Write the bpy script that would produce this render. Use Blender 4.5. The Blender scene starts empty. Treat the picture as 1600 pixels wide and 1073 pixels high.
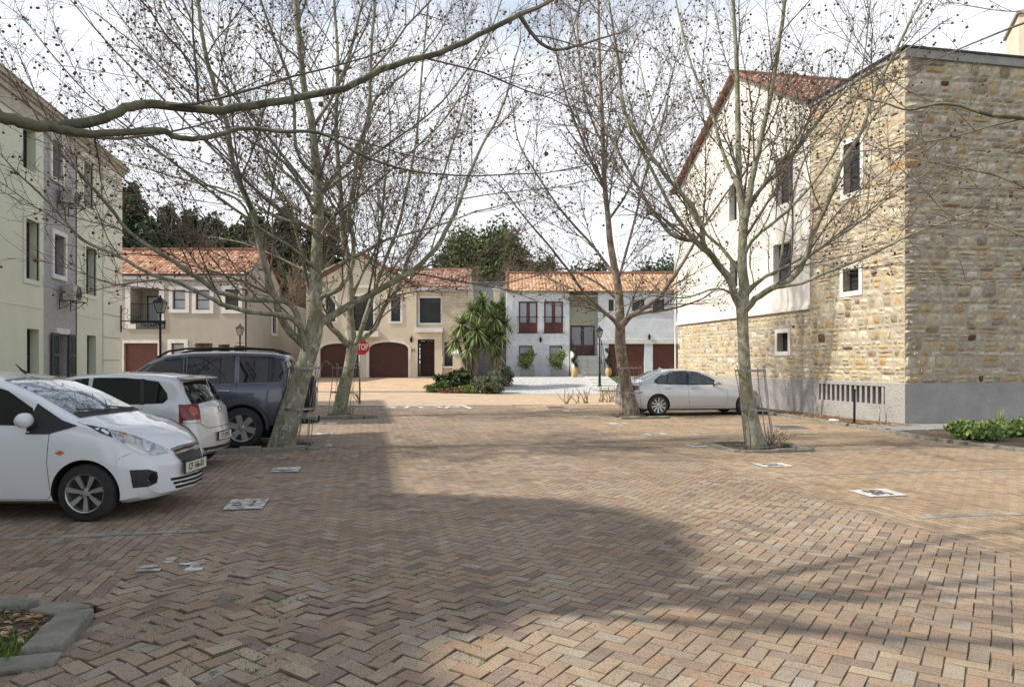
import bpy, bmesh, math, random
import numpy as np
from mathutils import Vector, Matrix
from mathutils.bvhtree import BVHTree
from mathutils.geometry import delaunay_2d_cdt
S = bpy.context.scene
COL = S.collection
R = math.radians
PI = math.pi
# ---------------------------------------------------------------- camera
H = 1.6; F = 1150.0; TH = R(11.17)
cT, sT = math.cos(TH), math.sin(TH)
cd = bpy.data.cameras.new("camera"); cam = bpy.data.objects.new("camera", cd); COL.objects.link(cam)
cam.location = (0, 0, H); cam.rotation_euler = (R(90), 0, -TH)
cd.sensor_width = 36; cd.lens = F/1600*36; cd.shift_y = 30.5/1600
cd.clip_start = 0.05; cd.clip_end = 3000
S.camera = cam
# ---------------------------------------------------------------- light
SUN_EL = R(43); SUNH = Vector((-1.0, 0.035, 0)).normalized()
w = bpy.data.worlds.new("World"); S.world = w; w.use_nodes = True
nt = w.node_tree; nt.nodes.clear()
out = nt.nodes.new('ShaderNodeOutputWorld'); bg = nt.nodes.new('ShaderNodeBackground')
sky = nt.nodes.new('ShaderNodeTexSky'); sky.sky_type = 'NISHITA'; sky.sun_disc = False
sky.sun_elevation = SUN_EL; sky.sun_rotation = math.atan2(SUNH.x, SUNH.y)
sky.air_density = 1.0; sky.dust_density = 2.0; sky.ozone_density = 1.0
tc = nt.nodes.new('ShaderNodeTexCoord'); mp = nt.nodes.new('ShaderNodeMapping')
mp.inputs['Scale'].default_value = (1, 1, 2.6)
nz = nt.nodes.new('ShaderNodeTexNoise'); nz.inputs['Scale'].default_value = 1.7; nz.inputs['Detail'].default_value = 6; nz.inputs['Roughness'].default_value = .55
cr = nt.nodes.new('ShaderNodeValToRGB'); cr.color_ramp.elements[0].position = .34; cr.color_ramp.elements[1].position = .50
mx = nt.nodes.new('ShaderNodeMixRGB'); mx.inputs['Color2'].default_value = (9.3, 9.5, 9.9, 1)
mul = nt.nodes.new('ShaderNodeMath'); mul.operation = 'MULTIPLY_ADD'; mul.inputs[1].default_value = .60; mul.inputs[2].default_value = .36
nt.links.new(tc.outputs['Generated'], mp.inputs['Vector']); nt.links.new(mp.outputs['Vector'], nz.inputs['Vector'])
sep = nt.nodes.new('ShaderNodeSeparateXYZ'); nt.links.new(tc.outputs['Generated'], sep.inputs['Vector'])
el = nt.nodes.new('ShaderNodeMath'); el.operation = 'MULTIPLY_ADD'; el.inputs[1].default_value = -.95; el.inputs[2].default_value = .30
nt.links.new(sep.outputs['Z'], el.inputs[0])
ad = nt.nodes.new('ShaderNodeMath'); ad.operation = 'ADD'; nt.links.new(nz.outputs['Fac'], ad.inputs[0]); nt.links.new(el.outputs[0], ad.inputs[1])
nt.links.new(ad.outputs[0], cr.inputs['Fac']); nt.links.new(cr.outputs['Color'], mul.inputs[0])
nt.links.new(mul.outputs[0], mx.inputs['Fac']); gn = nt.nodes.new('ShaderNodeMixRGB'); gn.blend_type = 'MULTIPLY'; gn.inputs['Fac'].default_value = 1; gn.inputs['Color2'].default_value = (1.5, 1.5, 1.42, 1)
nt.links.new(sky.outputs['Color'], gn.inputs['Color1']); nt.links.new(gn.outputs['Color'], mx.inputs['Color1'])
nt.links.new(mx.outputs['Color'], bg.inputs['Color']); bg.inputs['Strength'].default_value = .115
nt.links.new(bg.outputs['Background'], out.inputs['Surface'])
sl = bpy.data.lights.new("sun", 'SUN'); sl.energy = 4.6; sl.angle = R(1.1); sl.color = (1.0, .93, .82)
so = bpy.data.objects.new("sun", sl); COL.objects.link(so)
sd = Vector((SUNH.x*math.cos(SUN_EL), SUNH.y*math.cos(SUN_EL), math.sin(SUN_EL)))
so.rotation_euler = sd.to_track_quat('Z', 'Y').to_euler(); so.location = (-20, 0, 30)
S.render.engine = 'CYCLES'
S.view_settings.view_transform = 'Standard'; S.view_settings.look = 'None'; S.view_settings.gamma = 1
S.view_settings.exposure = 0.18
S.cycles.max_bounces = 6; S.cycles.diffuse_bounces = 3; S.cycles.glossy_bounces = 3; S.cycles.transparent_max_bounces = 6
S.render.resolution_x = 1024; S.render.resolution_y = 686

# ---------------------------------------------------------------- frames
def PX(u, v, d):                       # pixel + forward distance -> point in the street frame
    l = (u-800)/F*d
    return Vector((cT*l + sT*d, -sT*l + cT*d, H + (567-v)/F*d))
def LD(l, d, z=0): return Vector((cT*l + sT*d, -sT*l + cT*d, z))
def GR(u, v):
    p = PX(u, v, H*F/(v-567)); p.z = 0
    return p
def gz(x, y):                          # ground height
    d = x*sT + y*cT
    if d < 29: return 0.0
    if d < 36: return .17*(d-29)/7
    if d < 43: return .17 + .58*(d-36)/7
    return .75
def onX(u, v, X):                      # where the pixel meets the plane x = X
    a = math.atan((u-800)/F) + TH
    Y = X/math.tan(a); d = X*sT + Y*cT
    return Y, H + (567-v)*d/F
def onY(u, v, Y):
    a = math.atan((u-800)/F) + TH
    X = Y*math.tan(a); d = X*sT + Y*cT
    return X, H + (567-v)*d/F

# ---------------------------------------------------------------- materials
MATS = {}
def hexc(c): return (c[0], c[1], c[2], 1)
def mat(name, c, rough=.8, metal=0.0, c2=None, ns=3.0, detail=6, bump=0.0, bs=40.0, bd=.01, coat=0.0, ior=1.45, lo=.35, hi=.65, attr=None, ramp=None, attrmix=None, spec=.5, sx=(1,1,1)):
    if name in MATS: return MATS[name]
    m = bpy.data.materials.new(name); m.use_nodes = True; t = m.node_tree; b = t.nodes['Principled BSDF']
    b.inputs['Roughness'].default_value = rough; b.inputs['Metallic'].default_value = metal
    b.inputs['Coat Weight'].default_value = coat; b.inputs['Coat Roughness'].default_value = .04
    b.inputs['IOR'].default_value = ior; b.inputs['Specular IOR Level'].default_value = spec
    b.inputs['Base Color'].default_value = hexc(c)
    co = t.nodes.new('ShaderNodeTexCoord'); mpn = t.nodes.new('ShaderNodeMapping'); mpn.inputs['Scale'].default_value = sx
    t.links.new(co.outputs['Object'], mpn.inputs['Vector'])
    cur = None
    if ramp:                           # colour by a per-piece random number
        at = t.nodes.new('ShaderNodeAttribute'); at.attribute_name = attr or 'rnd'
        rp = t.nodes.new('ShaderNodeValToRGB'); els = rp.color_ramp.elements
        while len(els) < len(ramp): els.new(.5)
        for e, (p, col) in zip(els, ramp): e.position = p; e.color = hexc(col)
        t.links.new(at.outputs['Fac'], rp.inputs['Fac']); cur = rp.outputs['Color']
    if c2 is not None:
        n = t.nodes.new('ShaderNodeTexNoise'); n.inputs['Scale'].default_value = ns; n.inputs['Detail'].default_value = detail
        n.inputs['Roughness'].default_value = .6
        t.links.new(mpn.outputs['Vector'], n.inputs['Vector'])
        mr = t.nodes.new('ShaderNodeMapRange'); mr.inputs['From Min'].default_value = lo; mr.inputs['From Max'].default_value = hi
        t.links.new(n.outputs['Fac'], mr.inputs['Value'])
        x = t.nodes.new('ShaderNodeMixRGB'); t.links.new(mr.outputs['Result'], x.inputs['Fac'])
        if ramp:
            x.blend_type = 'MULTIPLY'; t.links.new(cur, x.inputs['Color1']); x.inputs['Color2'].default_value = hexc(c2)
        else:
            x.inputs['Color1'].default_value = hexc(c); x.inputs['Color2'].default_value = hexc(c2)
        cur = x.outputs['Color']
    if cur is not None: t.links.new(cur, b.inputs['Base Color'])
    if bump:
        n2 = t.nodes.new('ShaderNodeTexNoise'); n2.inputs['Scale'].default_value = bs; n2.inputs['Detail'].default_value = 5
        t.links.new(mpn.outputs['Vector'], n2.inputs['Vector'])
        bp = t.nodes.new('ShaderNodeBump'); bp.inputs['Strength'].default_value = bump; bp.inputs['Distance'].default_value = bd
        t.links.new(n2.outputs['Fac'], bp.inputs['Height']); t.links.new(bp.outputs['Normal'], b.inputs['Normal'])
    MATS[name] = m; return m

def brickmat(name, c1, c2, mortar, bw, rh, msz=.01, bump=.5, rough=.85, vert=False, off=.5, noise=None):
    m = bpy.data.materials.new(name); m.use_nodes = True; t = m.node_tree; b = t.nodes['Principled BSDF']; b.inputs['Roughness'].default_value = rough
    co = t.nodes.new('ShaderNodeTexCoord'); sp = t.nodes.new('ShaderNodeSeparateXYZ'); cb = t.nodes.new('ShaderNodeCombineXYZ')
    t.links.new(co.outputs['Object'], sp.inputs['Vector'])
    if vert:
        ad = t.nodes.new('ShaderNodeMath'); t.links.new(sp.outputs['X'], ad.inputs[0]); t.links.new(sp.outputs['Y'], ad.inputs[1])
        t.links.new(ad.outputs[0], cb.inputs['X']); t.links.new(sp.outputs['Z'], cb.inputs['Y'])
    else:
        t.links.new(sp.outputs['X'], cb.inputs['X']); t.links.new(sp.outputs['Y'], cb.inputs['Y'])
    bt = t.nodes.new('ShaderNodeTexBrick'); bt.offset = off
    for k, v in (('Color1', c1), ('Color2', c2), ('Mortar', mortar)): bt.inputs[k].default_value = hexc(v)
    bt.inputs['Scale'].default_value = 1; bt.inputs['Brick Width'].default_value = bw; bt.inputs['Row Height'].default_value = rh
    bt.inputs['Mortar Size'].default_value = msz; bt.inputs['Mortar Smooth'].default_value = .3
    t.links.new(cb.outputs['Vector'], bt.inputs['Vector'])
    n = t.nodes.new('ShaderNodeTexNoise'); n.inputs['Scale'].default_value = 1.3; n.inputs['Detail'].default_value = 8; n.inputs['Roughness'].default_value = .7
    t.links.new(co.outputs['Object'], n.inputs['Vector'])
    mr = t.nodes.new('ShaderNodeMapRange'); mr.inputs['From Min'].default_value = .3; mr.inputs['From Max'].default_value = .7
    mr.inputs['To Min'].default_value = .78; mr.inputs['To Max'].default_value = 1.08
    t.links.new(n.outputs['Fac'], mr.inputs['Value'])
    x = t.nodes.new('ShaderNodeMixRGB'); x.blend_type = 'MULTIPLY'; x.inputs['Fac'].default_value = 1
    t.links.new(bt.outputs['Color'], x.inputs['Color1']); t.links.new(mr.outputs['Result'], x.inputs['Color2'])
    t.links.new(x.outputs['Color'], b.inputs['Base Color'])
    iv = t.nodes.new('ShaderNodeMath'); iv.operation = 'SUBTRACT'; iv.inputs[0].default_value = 1; t.links.new(bt.outputs['Fac'], iv.inputs[1])
    n2 = t.nodes.new('ShaderNodeTexNoise'); n2.inputs['Scale'].default_value = 25; t.links.new(co.outputs['Object'], n2.inputs['Vector'])
    a2 = t.nodes.new('ShaderNodeMath'); a2.operation = 'MULTIPLY_ADD'; a2.inputs[1].default_value = .5; t.links.new(n2.outputs['Fac'], a2.inputs[0]); t.links.new(iv.outputs[0], a2.inputs[2])
    bp = t.nodes.new('ShaderNodeBump'); bp.inputs['Strength'].default_value = bump; bp.inputs['Distance'].default_value = .012
    t.links.new(a2.outputs[0], bp.inputs['Height']); t.links.new(bp.outputs['Normal'], b.inputs['Normal'])
    MATS[name] = m; return m

W_ = mat('white_trim', (.74,.73,.70), .7, c2=(.62,.61,.57), ns=2.5, bump=.15)
m_green = mat('green_plaster', (.68,.71,.56), .9, c2=(.62,.65,.51), ns=.7, bump=.25, bs=60)
m_cream = mat('cream_plaster', (.72,.71,.59), .9, c2=(.65,.64,.53), ns=1.2, bump=.2, bs=60)
m_greyp = mat('rough_grey_plaster', (.44,.435,.43), .95, c2=(.35,.345,.34), ns=9, bump=.8, bs=45, bd=.02)
m_taupe = mat('taupe_plaster', (.42,.39,.335), .9, c2=(.375,.345,.30), ns=.8, bump=.2, bs=50)
m_beige = mat('beige_plaster', (.68,.60,.47), .9, c2=(.60,.53,.41), ns=.9, bump=.2, bs=50)
m_stucco = mat('white_plaster', (.74,.72,.66), .9, c2=(.62,.59,.53), ns=1.5, bump=.2, bs=40, lo=.45, hi=.8, sx=(1,1,.35))
m_plinth = mat('grey_plinth', (.36,.355,.34), .92, c2=(.30,.29,.28), ns=1.6, bump=1.0, bs=16, bd=.03)
m_whbrick = brickmat('white_painted_brick', (.80,.83,.86), (.75,.78,.81), (.66,.69,.72), .23, .085, .012, .6, vert=True)
m_block = brickmat('grey_block_wall', (.30,.30,.29), (.26,.26,.255), (.2,.2,.2), .4, .2, .01, .4, vert=True)
m_fence = brickmat('stone_cladding', (.55,.47,.36), (.62,.55,.44), (.40,.35,.28), .34, .15, .012, .7, vert=True)
m_step = brickmat('grey_step_block', (.36,.36,.34), (.42,.42,.40), (.25,.25,.24), .4, .2, .008, .4, vert=True)
m_black = mat('black_metal', (.016,.016,.018), .45, .3)
m_alu = mat('dark_window_metal', (.03,.032,.036), .4, .4)
m_galv = mat('galvanised_wire', (.33,.34,.35), .45, .8, c2=(.2,.19,.18), ns=20)
m_glass = mat('window_glass', (.035,.04,.045), .06, ior=1.6, spec=.6)
m_blind = mat('blind_behind_glass', (.42,.45,.48), .25, c2=(.36,.39,.42), ns=3)
m_wood = mat('stained_wood', (.145,.045,.026), .55, c2=(.085,.027,.016), ns=3, sx=(1,1,14), coat=.2)
m_dwood = mat('dark_stained_wood', (.085,.026,.018), .5, c2=(.05,.016,.012), ns=3, sx=(1,1,14), coat=.2)
m_shut = mat('green_shutter_paint', (.028,.055,.045), .5)
m_kerb = mat('kerb_stone', (.27,.25,.205), .95, c2=(.17,.165,.135), ns=6, bump=.9, bs=45, bd=.015)
m_conc = mat('old_concrete', (.36,.35,.32), .95, c2=(.27,.26,.235), ns=4, bump=.4)
m_paintw = mat('worn_white_paint', (.72,.71,.68), .8, c2=(.34,.31,.27), ns=14, lo=.50, hi=.62)
m_paintb = mat('worn_black_paint', (.09,.09,.09), .85, c2=(.32,.30,.27), ns=18, lo=.5, hi=.7)
m_soil = mat('bed_soil', (.085,.06,.042), 1, c2=(.15,.11,.075), ns=14, bump=1, bs=30, bd=.03)
m_mulch = mat('bark_mulch', (.22,.125,.07), 1, c2=(.11,.065,.04), ns=22, bump=1, bs=40, bd=.03)
TILE = [(0,(.26,.11,.07)),(.3,(.42,.20,.12)),(.6,(.55,.32,.20)),(.85,(.62,.44,.30)),(1,(.50,.27,.17))]
m_tileA = mat('red_clay_tile', (1,1,1), .85, ramp=TILE, c2=(.72,.68,.66), ns=5)
m_tileB = mat('yellow_clay_tile', (1,1,1), .85, ramp=[(0,(.44,.23,.13)),(.3,(.56,.35,.20)),(.6,(.64,.46,.29)),(.85,(.68,.55,.40)),(1,(.54,.29,.18))], c2=(.75,.7,.68), ns=5)
m_tileC = mat('brown_clay_tile', (1,1,1), .85, ramp=[(0,(.22,.115,.085)),(.4,(.32,.18,.13)),(.75,(.41,.26,.19)),(1,(.50,.38,.30))], c2=(.8,.75,.72), ns=5)
m_ridge = mat('red_ridge_tile', (.29,.18,.135), .85, c2=(.22,.07,.04), ns=6)

# ---------------------------------------------------------------- builders
ROOTS = {}
def tag(o, label=None, cat=None, group=None, kind=None):
    if label: o['label'] = label
    if cat: o['category'] = cat
    if group: o['group'] = group
    if kind: o['kind'] = kind
    return o
def thing(name, label, cat, loc=(0,0,0), rz=0.0, group=None):
    o = bpy.data.objects.new(name, None); o.empty_display_size = .3; COL.objects.link(o)
    o.location = loc; o.rotation_euler = (0, 0, rz)
    ROOTS[o.name] = (Vector(loc), rz)
    return tag(o, label, cat, group)
def rootof(p):
    while p.parent: p = p.parent
    return p
class MB:
    def __init__(s): s.v = []; s.f = []; s.mi = []; s.r = []
    def add(s, vs, fs, mi=0, r=0.0):
        b = len(s.v); s.v += [tuple(p) for p in vs]
        for f in fs: s.f.append(tuple(b+i for i in f)); s.mi.append(mi); s.r.append(r)
        return s
    def box(s, x0, x1, y0, y1, z0, z1, mi=0, r=0.0):
        return s.add([(x0,y0,z0),(x1,y0,z0),(x1,y1,z0),(x0,y1,z0),(x0,y0,z1),(x1,y0,z1),(x1,y1,z1),(x0,y1,z1)],
            [(0,3,2,1),(4,5,6,7),(0,1,5,4),(1,2,6,5),(2,3,7,6),(3,0,4,7)], mi, r)
    def obox(s, c, ax, ay, az, hx, hy, hz, mi=0, r=0.0):
        c = Vector(c); ax = Vector(ax).normalized()*hx; ay = Vector(ay).normalized()*hy; az = Vector(az).normalized()*hz
        vs = [c-ax-ay-az, c+ax-ay-az, c+ax+ay-az, c-ax+ay-az, c-ax-ay+az, c+ax-ay+az, c+ax+ay+az, c-ax+ay+az]
        return s.add(vs, [(0,3,2,1),(4,5,6,7),(0,1,5,4),(1,2,6,5),(2,3,7,6),(3,0,4,7)], mi, r)
    def bar(s, a, b, t, mi=0):
        a = Vector(a); b = Vector(b); d = b-a
        u = d.orthogonal().normalized(); w2 = d.cross(u)
        return s.obox((a+b)/2, d, u, w2, d.length/2, t/2, t/2, mi)
    def tube(s, pts, rad, n=6, caps=True, mi=0, r=0.0):
        pts = [Vector(p) for p in pts]; m = len(pts)
        if not hasattr(rad, '__len__'): rad = [rad]*m
        b = len(s.v); up = None
        for i, p in enumerate(pts):
            t = (pts[min(i+1,m-1)]-pts[max(i-1,0)])
            if t.length < 1e-9: t = Vector((0,0,1))
            t.normalize()
            if up is None: up = t.orthogonal().normalized()
            up = (up - t*up.dot(t))
            if up.length < 1e-6: up = t.orthogonal()
            up.normalize(); sd_ = t.cross(up)
            for k in range(n):
                a = 2*PI*k/n; s.v.append(tuple(p + (up*math.cos(a)+sd_*math.sin(a))*rad[i]))
        for i in range(m-1):
            for k in range(n):
                k2 = (k+1) % n
                s.f.append((b+i*n+k, b+i*n+k2, b+(i+1)*n+k2, b+(i+1)*n+k)); s.mi.append(mi); s.r.append(r)
        if caps:
            s.f.append(tuple(b+k for k in range(n))[::-1]); s.mi.append(mi); s.r.append(r)
            s.f.append(tuple(b+(m-1)*n+k for k in range(n))); s.mi.append(mi); s.r.append(r)
        return s
    def lathe(s, prof, n=24, c=(0,0,0), ax='z', mi=0, close=False):     # prof: (radius, height)
        b = len(s.v); m = len(prof)
        for (r_, h_) in prof:
            for k in range(n):
                a = 2*PI*k/n; q = (r_*math.cos(a), r_*math.sin(a), h_)
                if ax == 'y': q = (q[0], q[2], q[1])
                if ax == 'x': q = (q[2], q[0], q[1])
                s.v.append((q[0]+c[0], q[1]+c[1], q[2]+c[2]))
        for i in range(m-1):
            for k in range(n):
                k2 = (k+1) % n; s.f.append((b+i*n+k, b+i*n+k2, b+(i+1)*n+k2, b+(i+1)*n+k)); s.mi.append(mi); s.r.append(0)
        if close:
            s.f.append(tuple(b+k for k in range(n))); s.mi.append(mi); s.r.append(0)
            s.f.append(tuple(b+(m-1)*n+k for k in range(n))); s.mi.append(mi); s.r.append(0)
        return s
    def prism(s, poly, a, b, ax='y', mi=0):         # 2D polygon extruded a..b along the axis
        def P(q, t):
            return {'y': (q[0], t, q[1]), 'x': (t, q[0], q[1]), 'z': (q[0], q[1], t)}[ax]
        n = len(poly); vs = [P(q, a) for q in poly] + [P(q, b) for q in poly]
        fs = [tuple(range(n))[::-1], tuple(range(n, 2*n))] + [(i, (i+1) % n, n+(i+1) % n, n+i) for i in range(n)]
        return s.add(vs, fs, mi)
    def ico(s, c, r_, mi=0, sub=0):
        bm = bmesh.new(); bmesh.ops.create_icosphere(bm, subdivisions=sub+1, radius=r_)
        vs = [v.co+Vector(c) for v in bm.verts]; fs = [tuple(v.index for v in f.verts) for f in bm.faces]; bm.free()
        return s.add(vs, fs, mi)
    def build(s, name, mats, parent=None, smooth=False, world=False, loc=None, fix=False, bevel=0):
        me = bpy.data.meshes.new(name)
        V = s.v
        if world and parent is not None:
            L, rz = ROOTS[rootof(parent).name]; c, q = math.cos(-rz), math.sin(-rz)
            V = [((x-L.x)*c-(y-L.y)*q, (x-L.x)*q+(y-L.y)*c, z-L.z) for x, y, z in V]
        elif loc is not None:
            V = [(x-loc[0], y-loc[1], z-loc[2]) for x, y, z in V]
        me.from_pydata(V, [], s.f)
        if not isinstance(mats, (list, tuple)): mats = [mats]
        for m in mats: me.materials.append(m)
        if any(s.mi): me.polygons.foreach_set('material_index', s.mi)
        if any(s.r): a = me.attributes.new('rnd', 'FLOAT', 'FACE'); a.data.foreach_set('value', s.r)
        if smooth: me.polygons.foreach_set('use_smooth', [True]*len(s.f))
        me.update()
        if fix:
            bm = bmesh.new(); bm.from_mesh(me); bmesh.ops.recalc_face_normals(bm, faces=bm.faces); bm.to_mesh(me); bm.free()
        o = bpy.data.objects.new(name, me); COL.objects.link(o)
        if parent is not None: o.parent = parent
        if loc is not None: o.location = loc
        if bevel:
            bv = o.modifiers.new('bevel', 'BEVEL'); bv.width = bevel; bv.segments = 2; bv.limit_method = 'ANGLE'; bv.angle_limit = R(40)
        return o
def npmesh(name, V, Fq, mats, rnd=None, parent=None, smooth=False, mi=None):    # numpy quads or tris
    V = np.asarray(V, dtype=np.float32); Fq = np.asarray(Fq, dtype=np.int32); k = Fq.shape[1]
    me = bpy.data.meshes.new(name); me.vertices.add(len(V)); me.vertices.foreach_set('co', V.ravel())
    me.loops.add(Fq.size); me.loops.foreach_set('vertex_index', Fq.ravel())
    me.polygons.add(len(Fq)); me.polygons.foreach_set('loop_start', np.arange(0, Fq.size, k, dtype=np.int32))
    try: me.polygons.foreach_set('loop_total', np.full(len(Fq), k, dtype=np.int32))
    except Exception: pass
    if not isinstance(mats, (list, tuple)): mats = [mats]
    for m in mats: me.materials.append(m)
    if mi is not None: me.polygons.foreach_set('material_index', np.asarray(mi, dtype=np.int32))
    me.polygons.foreach_set('use_smooth', np.full(len(Fq), smooth))
    if rnd is not None: a = me.attributes.new('rnd', 'FLOAT', 'FACE'); a.data.foreach_set('value', np.asarray(rnd, dtype=np.float32))
    me.update(calc_edges=True); me.validate()
    o = bpy.data.objects.new(name, me); COL.objects.link(o)
    if parent is not None: o.parent = parent
    return o
def text_mesh(txt, size, mtl, name, parent, M4, ext=.002, sx=1.0, bold=0.0):
    cu = bpy.data.curves.new('txt', 'FONT'); cu.body = txt; cu.size = size; cu.extrude = ext; cu.align_x = 'CENTER'; cu.align_y = 'CENTER'
    cu.offset = bold
    ob = bpy.data.objects.new('txt', cu); COL.objects.link(ob)
    dg = bpy.context.evaluated_depsgraph_get(); me = bpy.data.meshes.new_from_object(ob.evaluated_get(dg))
    COL.objects.unlink(ob); bpy.data.objects.remove(ob)
    me.transform(Matrix.Diagonal((sx, 1, 1, 1))); me.transform(M4); me.materials.clear(); me.materials.append(mtl)
    o = bpy.data.objects.new(name, me); COL.objects.link(o)
    if parent is not None: o.parent = parent
    return o
# ================================================================ GROUND
_lat = np.random.RandomState(5).rand(256, 256)
def vn(x, y, s, o=0):
    x = np.asarray(x)/s + 31.7 + o*17.3; y = np.asarray(y)/s + 57.1 + o*9.1
    i = np.floor(x).astype(int); j = np.floor(y).astype(int); fx = x-i; fy = y-j
    fx = fx*fx*(3-2*fx); fy = fy*fy*(3-2*fy); g = lambda a, b: _lat[a % 256, b % 256]
    return (g(i,j)*(1-fx)+g(i+1,j)*fx)*(1-fy) + (g(i,j+1)*(1-fx)+g(i+1,j+1)*fx)*fy
def gauss(x, y, cx, cy, r): return np.exp(-((x-cx)**2+(y-cy)**2)/(r*r))
def rough_at(x, y):                     # how disturbed the paving is
    return np.clip(1.1*gauss(x, y, -.9, 4.6, 1.3)+.8*gauss(x, y, .2, 4.2, .9)+.6*gauss(x, y, -1.6, 6.2, 1.2)+.9*gauss(x, y, -1.3, 13.0, 1.2)+.5*gauss(x, y, -.1, 13.4, .9)+.35*gauss(x, y, 5.2, 8.6, 1.3)+.2, 0, 1.2)
def hf(x, y):
    return (vn(x, y, 2.2)-.5)*.035 + (vn(x, y, .55, 1)-.5)*.045*rough_at(x, y) + .035*gauss(x, y, -.9, 4.7, .7) + .05*gauss(x, y, -1.3, 13.1, .5)
def pavers(name, cx, cy, ang, hl, hw, mtl, seed=0, tint=None, lift=0.0, kind='structure'):
    n = len(cx); rs = np.random.RandomState(seed); rg = rough_at(cx, cy)
    ang = ang + rs.randn(n)*.012*(1+3*rg); hl = hl-.0014-rs.rand(n)*.0012; hw = hw-.0016-rs.rand(n)*.0014
    ca, sa = np.cos(ang), np.sin(ang)
    z0 = hf(cx, cy) + np.abs(rs.randn(n))*(.0006+.0035*rg*rg) + lift
    gx = (hf(cx+.05, cy)-hf(cx-.05, cy))/.1 + rs.randn(n)*(.004+.019*rg*rg); gy = (hf(cx, cy+.05)-hf(cx, cy-.05))/.1 + rs.randn(n)*(.004+.019*rg*rg)
    V = np.zeros((n, 12, 3)); q = [(-1,-1),(1,-1),(1,1),(-1,1)]
    for lay, (ins, dz) in enumerate(((0,-.035),(0,-.003),(.0034,0))):
        for k, (a, b) in enumerate(q):
            j = rs.randn(n)*.0008*(lay > 0)
            lx = a*(hl-ins)+j; ly = b*(hw-ins)+j
            x = lx*ca-ly*sa; y = lx*sa+ly*ca
            V[:, lay*4+k, 0] = cx+x; V[:, lay*4+k, 1] = cy+y; V[:, lay*4+k, 2] = z0+gx*x+gy*y+dz
    f = []
    for k in range(4):
        k2 = (k+1) % 4; f += [(k,k2,4+k2,4+k), (4+k,4+k2,8+k2,8+k)]
    f.append((8,9,10,11)); f = np.array(f)
    Fq = (np.arange(n)[:, None, None]*12 + f[None]).reshape(-1, 4)
    rnd = rs.rand(n) if tint is None else np.clip(tint+rs.randn(n)*.18, 0, 1)
    o = npmesh(name, V.reshape(-1, 3), Fq, [mtl, m_edge], np.repeat(rnd, 9), mi=np.tile([1]*8+[0], n)); return tag(o, kind=kind)
m_edge = mat('dirty_brick_edge', (.13,.098,.07), .95, c2=(.22,.165,.115), ns=7, lo=.4, hi=.65)
def pavemat(name, ramp, k=1.0):
    m = mat(name, (1,1,1), .92, ramp=ramp, c2=(.30,.27,.24), ns=120, detail=3, lo=.53, hi=.66, bump=.6, bs=110, bd=.005)
    t = m.node_tree; b = t.nodes['Principled BSDF']; src = b.inputs['Base Color'].links[0].from_socket
    co = [n for n in t.nodes if n.type == 'TEX_COORD'][0]
    for sc, lo, hi, a, col in ((.55, .38, .68, .62, (.58,.52,.44)), (4.0, .5, .75, .45, (.52,.50,.42))):
        n = t.nodes.new('ShaderNodeTexNoise'); n.inputs['Scale'].default_value = sc; n.inputs['Detail'].default_value = 7; n.inputs['Roughness'].default_value = .65
        t.links.new(co.outputs['Object'], n.inputs['Vector'])
        mr = t.nodes.new('ShaderNodeMapRange'); mr.inputs['From Min'].default_value = lo; mr.inputs['From Max'].default_value = hi; mr.inputs['To Max'].default_value = a*k
        x = t.nodes.new('ShaderNodeMixRGB'); x.blend_type = 'MULTIPLY'; x.inputs['Color2'].default_value = hexc(col)
        t.links.new(n.outputs['Fac'], mr.inputs['Value']); t.links.new(mr.outputs['Result'], x.inputs['Fac']); t.links.new(src, x.inputs['Color1']); src = x.outputs['Color']
    t.links.new(src, b.inputs['Base Color']); return m
PR = [(0,(.215,.17,.14)),(.14,(.29,.225,.175)),(.34,(.34,.25,.18)),(.5,(.37,.29,.205)),(.66,(.33,.275,.215)),(.8,(.37,.25,.17)),(.93,(.42,.345,.25)),(1,(.33,.295,.25))]
m_pave = pavemat('clay_paver', PR)
m_pavey = pavemat('bay_paver', [(0,(.30,.225,.16)),(.3,(.40,.295,.19)),(.6,(.45,.35,.235)),(.85,(.46,.32,.205)),(1,(.37,.32,.25))])
m_paveg = pavemat('grey_paver', [(0,(.24,.235,.215)),(.5,(.33,.315,.285)),(1,(.39,.37,.33))])
def vis(x, y, m=2.6):
    l = x*cT-y*sT; d = x*sT+y*cT
    return (d > 2.6) & (np.abs(l) < .71*d+m)
def free(x, y):                         # holes for the planted pits
    k = np.ones(len(x), bool)
    k &= ~((x > -9) & (x < -1.75) & (y > 4.3) & (y < 5.3))
    k &= ~((np.abs(x-7.25) < .62) & (np.abs(y-12.75) < .62))
    k &= ~((np.abs(x+1.75) < .55) & (np.abs(y-14.65) < .55))
    k &= ~((np.abs(x+.55) < .5) & (np.abs(y-22.35) < .5))
    k &= ~((np.abs(x-7.85) < .5) & (np.abs(y-20.75) < .5))
    return k
BP = .102; XR = 5.2; XL = -1.75; DMAX = 28.0
# herringbone
N = 260; ii, jj = np.meshgrid(np.arange(-N, N), np.arange(-N, N), indexing='ij'); c = (ii-jj) % 4
hx = np.concatenate([(ii+1.0)[c == 0], (ii+.5)[c == 3]]); hy = np.concatenate([(jj+.5)[c == 0], (jj+1.0)[c == 3]])
ha = np.concatenate([np.zeros((c == 0).sum()), np.full((c == 3).sum(), PI/2)])
A0 = R(45); X = (hx*math.cos(A0)-hy*math.sin(A0))*BP+1.5; Y = (hx*math.sin(A0)+hy*math.cos(A0))*BP+14
k = (X > XL-.10) & (X < XR+.04) & (X*sT+Y*cT < DMAX) & vis(X, Y) & free(X, Y)
pavers('paving_herringbone', X[k], Y[k], ha[k]+A0, BP, BP/2, m_pave, 1)
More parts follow.
